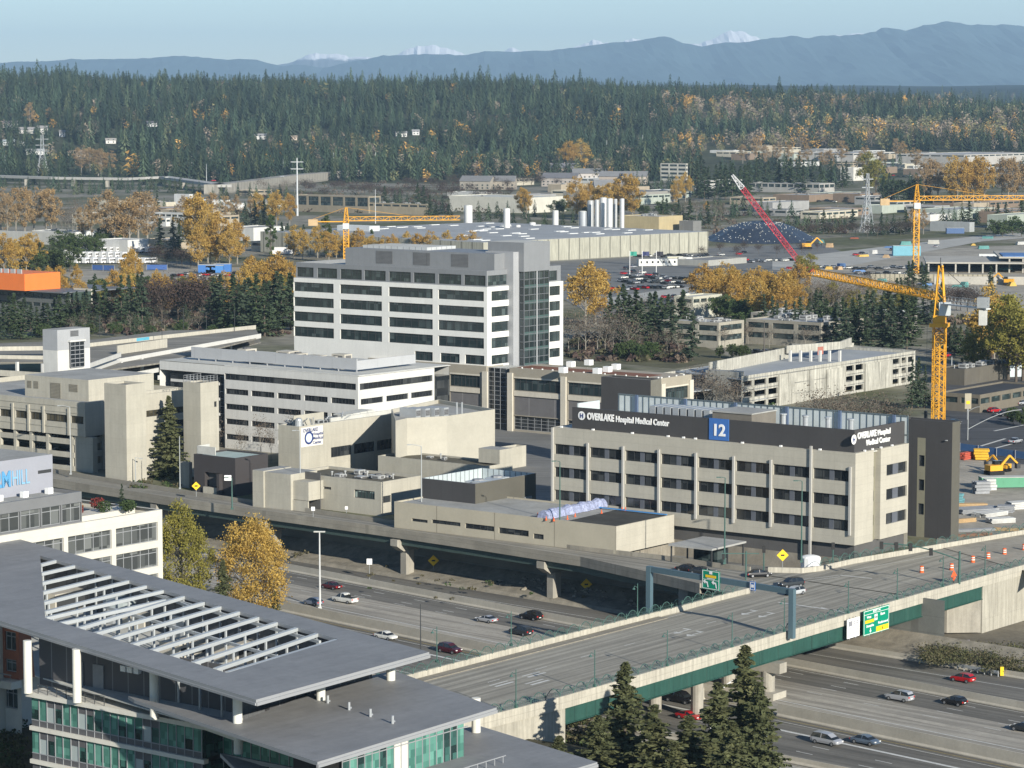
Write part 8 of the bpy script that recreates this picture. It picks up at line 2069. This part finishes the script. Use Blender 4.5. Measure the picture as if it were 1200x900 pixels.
grove('m',180,230,5,312,286,'behind the blue fence',wide=1.4)
grove('y',222,262,4,(300,312),(224,250),'of the tall golden clump in front of the white sheds',wide=.95)
grove('y',228,285,5,(314,312),(262,262),'at the front of the tall golden clump',wide=.9)
grove('y',298,345,4,264,222,'beside the steel power pole',wide=.85)
grove('c',285,316,4,266,236,'between the golden trees and the steel pole',wide=1.2)
grove('p',316,320,1,306,252,'standing in front of the truck trailer')
grove('p',378,384,1,300,244,'just left of the crane mast behind the tower')
grove('p',434,438,1,298,262,'right of the plain white hall')
grove('c',322,372,5,296,262,'behind the truck trailer',wide=1.3)
grove('y',290,345,6,(352,352),(300,302),'of the orange gold clump left of the white tower',wide=1.1)
grove('y',338,560,17,(304,308),(268,276),'showing above the roof of the white tower',wide=1.05)
grove('y',0,50,4,322,276,'behind the orange rooftop box',wide=1.1)
grove('g',28,84,5,318,288,'beside the pale warehouse',wide=1.1);grove('c',30,80,4,318,284,'in front of the pale warehouse',wide=1.2)
grove('y',88,92,1,340,308,'right of the orange rooftop box');grove('y',150,158,2,345,288,'in the middle of the left tree belt',wide=.8);grove('y',165,240,3,352,318,'behind the maroon trees',wide=.9)
grove('c',60,235,26,(224,226),(204,206),'in front of the raised highway',wide=1.5,jb=4);grove('c',-5,60,8,222,206,'below the power pylon',wide=1.6)
grove('c',240,345,9,232,212,'below the raised highway curve',wide=1.6)
grove('b',300,350,6,228,208,'on the grassy bank of the raised highway',wide=1.3)
grove('m',350,600,22,(228,236),(212,218),'in the bare woodland below the highway wall',wide=1.7,jb=6)
grove('m',470,660,18,(222,222),(206,206),'in the upper bare woodland',wide=1.6,jb=5)
grove('c',440,500,7,244,218,'left of the long cream warehouse',wide=1.5)
grove('c',500,530,4,252,226,'at the left end of the long cream warehouse',wide=1.4)
grove('c',552,630,6,256,230,'in front of the long cream warehouse',wide=1.3)
grove('y',610,618,2,254,215,'in front of the long cream warehouse',wide=1.0)
grove('y',672,748,7,258,210,'behind the steel silos',wide=1.0)
grove('y',664,688,2,202,157,'alone at the foot of the forest, big orange one',wide=1.3)
grove('c',620,700,9,200,176,'around the big orange tree',wide=1.5);grove('c',700,800,12,200,172,'behind the apartment houses',wide=1.4,jb=5)
grove('c',738,792,8,224,200,'in front of the white parking block',wide=1.5);grove('c',812,880,12,(232,230),(186,190),'left of the red crane tip',wide=1.3,jb=6)
grove('c',876,946,12,(222,222),(182,186),'around the red crane tip',wide=1.3,jb=6);grove('c',950,995,7,218,188,'right of the motel like row',wide=1.4)
grove('c',770,832,7,262,232,'above the tan factory block',wide=1.5);grove('y',788,806,2,240,200,'beside the white parking block',wide=1.0);grove('b',796,850,6,258,232,'on the slope behind the dark mound',wide=1.3)
grove('y',826,834,1,248,232,'alone above the dark covered mound');grove('c',835,870,4,255,232,'behind the dark covered mound',wide=1.4)
grove('c',920,1000,12,(270,272),(244,246),'behind the red crane boom',wide=1.5);grove('m',930,1070,12,276,256,'around the foot of the pylon',wide=1.4)
grove('c',1020,1070,7,274,246,'right of the power pylon',wide=1.4)
grove('yg',1014,1032,2,228,178,'above the power pylon',wide=1.2);grove('g',1030,1080,5,234,210,'right of the yellow green pair',wide=1.3);grove('c',1030,1090,9,238,205,'behind the far crane head',wide=1.4)
grove('o',1082,1100,3,236,182,'left of the tall right hand clump',wide=.9);grove('y',1112,1158,6,238,172,'of the tall right hand clump',wide=.9);grove('o',1168,1204,5,236,180,'at the right edge above the far crane',wide=1.0)
grove('c',1100,1200,12,262,234,'below the far crane jib',wide=1.5);grove('o',1060,1084,2,272,240,'around the far crane mast',wide=1.0);grove('g',1160,1200,4,278,258,'before the pale green shed',wide=1.3)
# centre right
grove('y',674,706,2,(384,380),306,'big and round right of the white tower',wide=1.25)
grove('b',664,740,8,(412,414),(356,362),'right of the white tower',wide=1.0)
grove('c',712,806,13,(396,402),(336,340),'in the dark group right of the white tower',wide=1.5,jb=8)
grove('b',714,800,6,(412,416),(378,382),'in front of the dark conifer group',wide=1.0)
grove('c',808,816,1,424,368,'standing before the flat roofed office',wide=1.2);grove('g',722,768,6,420,398,'in the olive hedge right of the white tower',wide=1.1)
grove('y',816,942,15,(362,366),(312,316),'in the golden row above the flat roofed offices',wide=1.05,jb=5)
grove('y',888,936,4,(380,384),(330,330),'at the front of the golden row',wide=1.0)
grove('g',838,890,7,378,350,'below the golden row',wide=1.1);grove('c',890,950,7,(396,400),(345,345),'right of the golden row',wide=1.15,jb=6)
grove('c',950,1074,16,(402,404),(344,342),'in the dark group left of the tower crane',wide=1.5,jb=8);grove('b',940,1010,7,372,318,'behind the dark group below the crane jib',wide=1.0)
grove('c',1060,1090,4,350,304,'below the second yellow crane',wide=1.2);grove('m',1095,1150,6,366,330,'behind the counter jib of the tower crane',wide=1.1)
grove('c',1155,1164,1,350,306,'beside the dark pit',wide=1.3)
grove('y',1154,1170,2,(432,432),(340,345),'right of the counterweight of the tower crane',wide=.9);grove('yg',1172,1204,4,(444,446),(350,355),'at the right edge above the street',wide=1.15)
grove('yg',1138,1152,2,440,392,'low beside the street lot on the right',wide=1.0);grove('c',1108,1150,6,(415,420),(372,380),'between the mast and the yellow trees',wide=1.3)
grove('p',1118,1142,4,440,421,'in the short row beside the street lot',wide=.9)
grove('b',806,870,9,(478,484),(428,434),'in front of the left end of the old garage',wide=1.1);grove('g',858,905,5,(506,508),(474,474),'behind the roof screen of the main building',wide=1.1)
grove('b',950,1052,10,(512,512),(450,454),'in front of the old garage wall',wide=1.15);grove('m',905,1050,9,512,478,'low in front of the old garage',wide=1.2)
grove('g',842,880,4,420,402,'in the hedge left of the old garage',wide=.9);grove('c',1066,1086,3,480,420,'at the right end of the old garage',wide=.9)
grove('g',1180,1204,2,500,478,'at the right edge beside the street',wide=1.0)
# more infill
grove('m',60,340,16,(372,374),(342,340),'scattered through the left tree belt',wide=1.3,jb=8);grove('b',100,330,12,(366,366),(330,330),'scattered through the left tree belt',wide=1.0,jb=8)
grove('g',100,330,12,(350,350),(328,328),'behind the left tree belt',wide=1.4,jb=5);grove('yg',110,340,8,(358,358),(324,324),'behind the left tree belt',wide=1.1,jb=6)
grove('b',700,830,9,(378,372),(345,340),'behind the dark conifer group',wide=1.2,jb=5);grove('b',940,1070,12,(352,352),(318,318),'behind the end of the golden row',wide=1.2,jb=8);grove('yg',942,1060,8,(372,372),(336,336),'behind the end of the golden row',wide=1.1,jb=8)
grove('g',860,1060,14,(384,386),(362,362),'between the golden row and the old garage',wide=1.3,jb=6);grove('m',820,960,9,(300,296),(284,280),'along the lot below the mound',wide=1.2)
grove('yg',930,960,2,325,296,'beside the base of the red crane',wide=1.2);grove('b',1000,1080,6,(352,352),(328,328),'before the shoring wall',wide=1.2)
grove('c',0,340,30,(212,214),(190,194),'at the foot of the left hill',wide=1.4,jb=5)
grove('c',150,330,14,(252,256),(226,230),'among the left valley buildings',wide=1.4,jb=8);grove('o',205,300,6,(262,262),(225,225),'among the left valley buildings',wide=1.0)
grove('y',0,80,6,(352,350),(312,312),'beside the orange topped building',wide=1.0);grove('c',100,340,16,(362,366),(326,330),'in the upper part of the left tree belt',wide=1.3,jb=8)
grove('g',0,340,9,(395,392),(378,376),'low in front of the left tree belt',wide=1.2);grove('y',60,300,9,(368,366),(322,318),'mixed into the left tree belt',wide=.9)
grove('c',840,1060,26,(206,206),(182,182),'in the far right valley',wide=1.5,jb=9);grove('o',860,1080,16,(196,196),(168,170),'at the foot of the right hand forest',wide=1.1,jb=8)
grove('c',1060,1204,16,(214,214),(190,190),'behind the right hand amber clumps',wide=1.5,jb=8);grove('c',830,930,9,(250,250),(226,226),'on the slope left of the red crane boom',wide=1.4,jb=6)
grove('c',1030,1110,10,(372,376),(332,336),'behind the tower crane mast',wide=1.3,jb=8);grove('b',840,1000,10,(404,406),(370,372),'between the flat roofed offices',wide=1.1,jb=6)
grove('c',556,700,8,(264,262),(244,242),'left of the silo group',wide=1.3);grove('g',640,800,9,(252,254),(234,236),'in front of the grey warehouse',wide=1.3)
# left hillside
tree('o',35,150,107,'tall narrow amber poplar above the left hillside houses',None,.9);grove('o',54,62,1,142,126,'small and round right of the amber poplar',wide=1.6)
grove('o',88,136,5,205,170,'in the amber clump on the left hillside',wide=1.2);grove('b',96,112,2,168,138,'standing against the forest above the amber clump',wide=.9);grove('c',18,30,2,172,156,'between the hillside houses',wide=1.4)
# brush
def brush(nm,label,areas,mats_,size=.5):
 rnd=random.Random(len(nm)*7+len(areas));mb=MB()
 for(x0,y0,x1,y1,n,hgt,z)in areas:
  for _ in range(n):
   px_,py_=rnd.uniform(x0,x1),rnd.uniform(y0,y1);c=at(px_,py_,z);r=hgt*rnd.uniform(.5,1.1);mi=rnd.randrange(len(mats_))
   for _ in range(26):
    a=rnd.uniform(0,6.28);e=rnd.random()**.5;quadleaf(mb,Vector((c[0]+r*e*math.cos(a),c[1]+r*e*math.sin(a),z+r*rnd.random()*(1.1-e*.6))),size*rnd.uniform(.5,1.1)*min(1,hgt),rnd,mi)
 o=mb.build(nm,mats_);tag(o,label,kind='stuff');return o
brush('roadside_brush','dense brown green brush beside the exit ramp',[(1082,760,1215,779,420,1.7,ZF+1.4),(1150,776,1215,788,120,1.2,ZF+.8)],[leaf_mat('brush_a',(.08,.095,.04),(.13,.125,.06),(.09,.09,.045)),leaf_mat('brush_b',(.11,.10,.055),(.15,.13,.07))],.2)
brush('viaduct_weeds','weeds growing along the verge under the viaduct',[(160,618,400,660,50,1.4,ZF+1.0),(400,662,700,705,30,.7,ZF+1.2),(150,560,260,575,30,1.2,0)],[grn_m,leaf_mat('brush_b',(0,0,0),(0,0,0))],.32)
brush('bank_brush','brush on the near bank below the glass office',[(565,845,720,900,220,1.6,-8.6),(0,805,30,900,90,1.4,-4)],[leaf_mat('brush_a',(0,0,0),(0,0,0)),leaf_mat('brush_b',(0,0,0),(0,0,0)),grn_m],.36)
brush('slope_scrub','low scrub between the mid distance buildings',[(660,395,800,425,160,2.6,0),(300,214,600,250,260,5,0),(820,240,1000,275,160,5,0),(60,360,340,395,160,2.4,0),(1090,372,1200,420,90,3,0)],[leaf_mat('scrub_a',(.08,.08,.045),(.12,.11,.06)),brn_m,mar_m],1.0)
# forest on the hill (reads as one mass)
fm,fn_,fp_=new_mat('forest_leaves')
at_=fn_.nodes.new('ShaderNodeAttribute');at_.attribute_name='tint';tcf=fn_.nodes.new('ShaderNodeTexCoord')
cf_=mul(fn_,at_.outputs['Color'],ramp(fn_,noise(fn_,tcf.outputs['Object'],.22,3),.3,(.7,)*3,.7,(1.25,)*3));fn_.links.new(cf_,fp_.inputs['Base Color']);fp_.inputs['Roughness'].default_value=.9;fp_.inputs['Specular IOR Level'].default_value=.1
def proto_tris(seed,kind):
 rs=np.random.RandomState(seed);T=[]
 if kind=='c':
  H=1.0
  for lv in range(11):
   t=lv/11;z=.12+.86*t;r=.215*(1-t)**.72+.012;n=9 if lv<8 else 6
   for k in range(n):
    a=2*math.pi*(k+rs.rand())/n;rr=r*rs.uniform(.6,1.25);dr=rs.uniform(.3,.6);w=.45*rs.uniform(.7,1.2)/(n**.5)*1.1
    T.append([(0,0,z+.07),(rr*math.cos(a-w),rr*math.sin(a-w),z-rr*dr),(rr*math.cos(a+w),rr*math.sin(a+w),z-rr*dr*1.2)])
  T.append([(-.01,0,.9),(.01,0,.9),(0,0,1.0)])
 else:
  for k in range(95):
   v=rs.normal(size=3);v/=np.linalg.norm(v);v*=rs.uniform(.55,1.0);c=np.array([v[0]*.26,v[1]*.26,.55+v[2]*.42]);s=.085
   a,b=rs.normal(size=3)*s*.7,rs.normal(size=3)*s*.7;T.append([tuple(c),tuple(c+a),tuple(c+b)])
  T.append([(-.012,0,0),(.012,0,0),(0,0,.6)])
 return np.array(T,dtype=np.float64)
protos_c=[proto_tris(s,'c')for s in range(5)];protos_d=[proto_tris(s,'d')for s in range(3)]
rs=np.random.RandomState(11)
pts_l=[]
def scatter(n,y0,y1,half,cond=None):
 y=y0+(y1-y0)*rs.rand(n)**1.0;x=(rs.rand(n)*2-1)*half*y;return x,y
x1a,y1a=scatter(8200,3200,5350,.205);x1b,y1b=scatter(4200,5350,9500,.205)
xs_=np.concatenate([x1a,x1b]);ys_=np.concatenate([y1a,y1b])
zs_=terr(xs_,ys_)
# clearings: keep the left hillside gardens and valley floor open
pxp=600+FPX*xs_/(ys_*cpi-(zs_-CAMH)*spi)
pyp=450-FPX*(ys_*spi+(zs_-CAMH)*cpi)/(ys_*cpi-(zs_-CAMH)*spi)
keep=~((pxp<84)&(pyp>146)&(rs.rand(len(xs_))<.62))&~((pxp>84)&(pxp<155)&(pyp>170)&(rs.rand(len(xs_))<.7))
for hx,hy in((73,160),(130,168),(178,150),(305,165),(343,166),(470,162),(487,160)):keep&=~((abs(pxp-hx)<8)&(pyp>hy-1)&(pyp<hy+20))
keep&=~((pxp>820)&(pyp>178))
keep&=~((np.sin(xs_*.017+2)*np.sin(ys_*.012+1)>.88)&(ys_<4900))
xs_,ys_,zs_,pxp,pyp=(v[keep]for v in(xs_,ys_,zs_,pxp,pyp))
N=len(xs_);hh_=rs.uniform(19,37,N)*(1+.22*np.sin(xs_*.012+ys_*.003)*np.sin(ys_*.009+2))*np.where(rs.rand(N)<.07,1.3,1.0)
# deciduous share rises to the right and low on the slope
pd=np.where(pxp>780,np.interp(pyp,[100,125,150,180],[.06,.35,.62,.6]),np.interp(pyp,[100,150,190],[.03,.10,.22]))
clump=np.sin(xs_*.011+1)*np.sin(ys_*.008);isd=rs.rand(N)<pd*np.clip(.9+clump*1.1,.1,2)
FA=np.array(FARC);nfar=len(FA);xs_=np.concatenate([xs_,FA[:,0]]);ys_=np.concatenate([ys_,FA[:,1]]);zs_=np.concatenate([zs_,FA[:,2]]);hh_=np.concatenate([hh_,FA[:,3]]);isd=np.concatenate([isd,np.zeros(nfar,bool)]);N+=nfar
V_,C_=[],[]
for i in range(N):
 P_=(protos_d if isd[i]else protos_c)[rs.randint(3)]
 h0=None;a=rs.rand()*6.283;ca_,sa2=math.cos(a),math.sin(a);h=hh_[i]*(.72 if isd[i]else 1);w=h*(rs.uniform(.9,1.35))
 q=P_.reshape(-1,3);X=(q[:,0]*ca_-q[:,1]*sa2)*w+xs_[i];Y=(q[:,0]*sa2+q[:,1]*ca_)*w+ys_[i];Zz=q[:,2]*h+zs_[i]-1.5
 V_.append(np.stack([X,Y,Zz],1))
 if isd[i]:
  u=rs.rand();col=(.42,.25,.07)if u<.14 else((.20,.165,.125)if u<.66 else(.15,.145,.07))
 else:col=((.033,.052,.032),(.050,.072,.040),(.040,.056,.030),(.062,.076,.040))[rs.choice(4,p=[.5,.22,.2,.08])]
 col=np.array(col)*rs.uniform(.65,1.4)*1.2*(1+.28*math.sin(xs_[i]*.013+ys_[i]*.004)*math.sin(ys_[i]*.011+xs_[i]*.003));C_.append(np.tile([*col,1],(len(q),1)))
V_=np.concatenate(V_).astype(np.float32);C_=np.concatenate(C_).astype(np.float32);nv=len(V_);nf=nv//3
me=bpy.data.meshes.new('forest');me.vertices.add(nv);me.vertices.foreach_set('co',V_.ravel());me.loops.add(nv);me.loops.foreach_set('vertex_index',np.arange(nv,dtype=np.int32));me.polygons.add(nf);me.polygons.foreach_set('loop_start',np.arange(0,nv,3,dtype=np.int32));me.update(calc_edges=True)
ca2=me.color_attributes.new('tint','FLOAT_COLOR','POINT');ca2.data.foreach_set('color',C_.ravel());me.materials.append(fm)
o=link('forest',me);tag(o,'dark conifer forest covering the hill and its outlying conifers in the valley',kind='stuff')
# MOUNTAINS
def mountain(nm,label,D,prof,col,snow=None,seed=1,depth=5000,base=0,jag=.35):
 """ridge at distance D whose crest follows (image column, image row) points; real relief in front and behind"""
 rs_=np.random.RandomState(seed);mb=MB();X=np.linspace((prof[0][0]-600)/FPX*D,(prof[-1][0]-600)/FPX*D,190);rowsn=22
 px_=X/D*FPX+600;yy=np.interp(px_,[p_[0]for p_ in prof],[p_[1]for p_ in prof]);crest=CAMH+(124-yy)/FPX*D;crest=crest+(jag*D/FPX)*(np.convolve(rs_.randn(len(X)+2),[.25,.5,.25],'valid')+.6*rs_.randn(len(X)))
 ph=rs_.rand(30)*6.28;base_i=len(mb.v)
 for j in range(rowsn):
  t=j/(rowsn-1)
  for i,x in enumerate(X):
   f=1-t;spur=.5+.5*math.sin(x*.0021+ph[0]+1.2*math.sin(x*.0009+ph[1]));spur2=.5+.5*math.sin(x*.0062+ph[2]+2*t)
   k=max(0,f**(1.0+.9*spur)*(1-.16*spur2*4*t*(1-t)))
   z=base+(crest[i]-base)*k+(rs_.rand()-.5)*(crest[i]*.025+4)*(0.4 if j==0 else 1.2)
   mb.v.append((float(x),float(D-depth*t*(.75+.35*spur)),float(z)))
 n=len(X)
 for j in range(rowsn-1):
  for i in range(n-1):k=base_i+j*n+i;mb.f.append((k,k+1,k+1+n,k+n));mb.m.append(0)
 b2=len(mb.v)
 for i,x in enumerate(X):mb.v.append((float(x*1.05),float(D+depth*.8),0.0))
 for i in range(n-1):mb.f.append((base_i+i+1,base_i+i,b2+i,b2+i+1));mb.m.append(0)
 m_,n_,p_=new_mat(nm+'_rock');tc=n_.nodes.new('ShaderNodeTexCoord');nf_=noise(n_,tc.outputs['Object'],.0012,8)
 c=ramp(n_,nf_,.35,col,.7,tuple(k*1.7 for k in col))
 if snow:
  sp=n_.nodes.new('ShaderNodeSeparateXYZ');n_.links.new(tc.outputs['Object'],sp.inputs[0]);ad=n_.nodes.new('ShaderNodeMath');ad.operation='MULTIPLY_ADD';ad.inputs[1].default_value=snow[1];n_.links.new(noise(n_,tc.outputs['Object'],.004,6),ad.inputs[0]);n_.links.new(sp.outputs[2],ad.inputs[2])
  mr=n_.nodes.new('ShaderNodeMapRange');mr.inputs[1].default_value=snow[0];mr.inputs[2].default_value=snow[0]+30;n_.links.new(ad.outputs[0],mr.inputs[0])
  mx=n_.nodes.new('ShaderNodeMix');mx.data_type='RGBA';n_.links.new(mr.outputs[0],mx.inputs[0]);n_.links.new(c,mx.inputs[6]);mx.inputs[7].default_value=(.85,.85,.86,1);c=mx.outputs[2]
 n_.links.new(c,p_.inputs['Base Color']);p_.inputs['Roughness'].default_value=1;p_.inputs['Specular IOR Level'].default_value=0
 o=mb.build(nm,m_);tag(o,label,kind='structure');return o
front=[(-60,73),(0,74),(40,73),(90,70),(150,70),(180,68),(215,66),(240,68),(270,70),(300,71),(330,78),(350,76),(380,80),(420,72),(450,66),(500,64),(545,65),(570,60),(600,62),(640,60),(680,56),(720,50),(740,50),(760,46),(780,43),(800,51),(820,55),(850,51),(880,49),(905,45),(930,43),(945,46),(960,43),(1000,42),(1022,38),(1030,33),(1060,37),(1075,32),(1105,26),(1130,30),(1170,30),(1200,33),(1260,36)]
mountain('mountain_range','blue forested mountain range along the horizon',30000,front,(.05,.08,.085),seed=3,depth=9500)
back=[(300,84),(330,76),(345,72),(360,66),(378,62.5),(395,63.5),(410,67),(440,68),(462,66),(480,58),(498,54),(510,54),(525,57),(545,65),(575,64),(592,60),(600,57),(612,60),(640,62),(670,56),(685,52),(695,47),(706,50),(715,52),(728,50),(740,47),(752,48),(770,52),(800,55),(822,50),(836,44),(848,38),(857,36),(866,39),(880,44),(893,50),(960,46),(1000,40),(1012,40),(1030,46),(1100,60)]
D2=36000
mountain('snow_peaks','snow covered peaks rising behind the front range',D2,back,(.10,.11,.12),(CAMH+(124-58.5)/FPX*D2-75,150),5,5000,0,.9)
# HAZE
hz=MB().box(-16000,16000,-400,41500,-14,1180)
hm_=bpy.data.materials.new('haze');hm_.use_nodes=True;hn=hm_.node_tree;hn.nodes.clear()
vo=hn.nodes.new('ShaderNodeVolumePrincipled');vo.inputs['Color'].default_value=(.50,.74,1.0,1);vo.inputs['Density'].default_value=3.7e-5;vo.inputs['Anisotropy'].default_value=.0
oo=hn.nodes.new('ShaderNodeOutputMaterial');hn.links.new(vo.outputs[0],oo.inputs['Volume'])
o=hz.build('haze',hm_);tag(o,'thin blue haze in the air',kind='stuff')
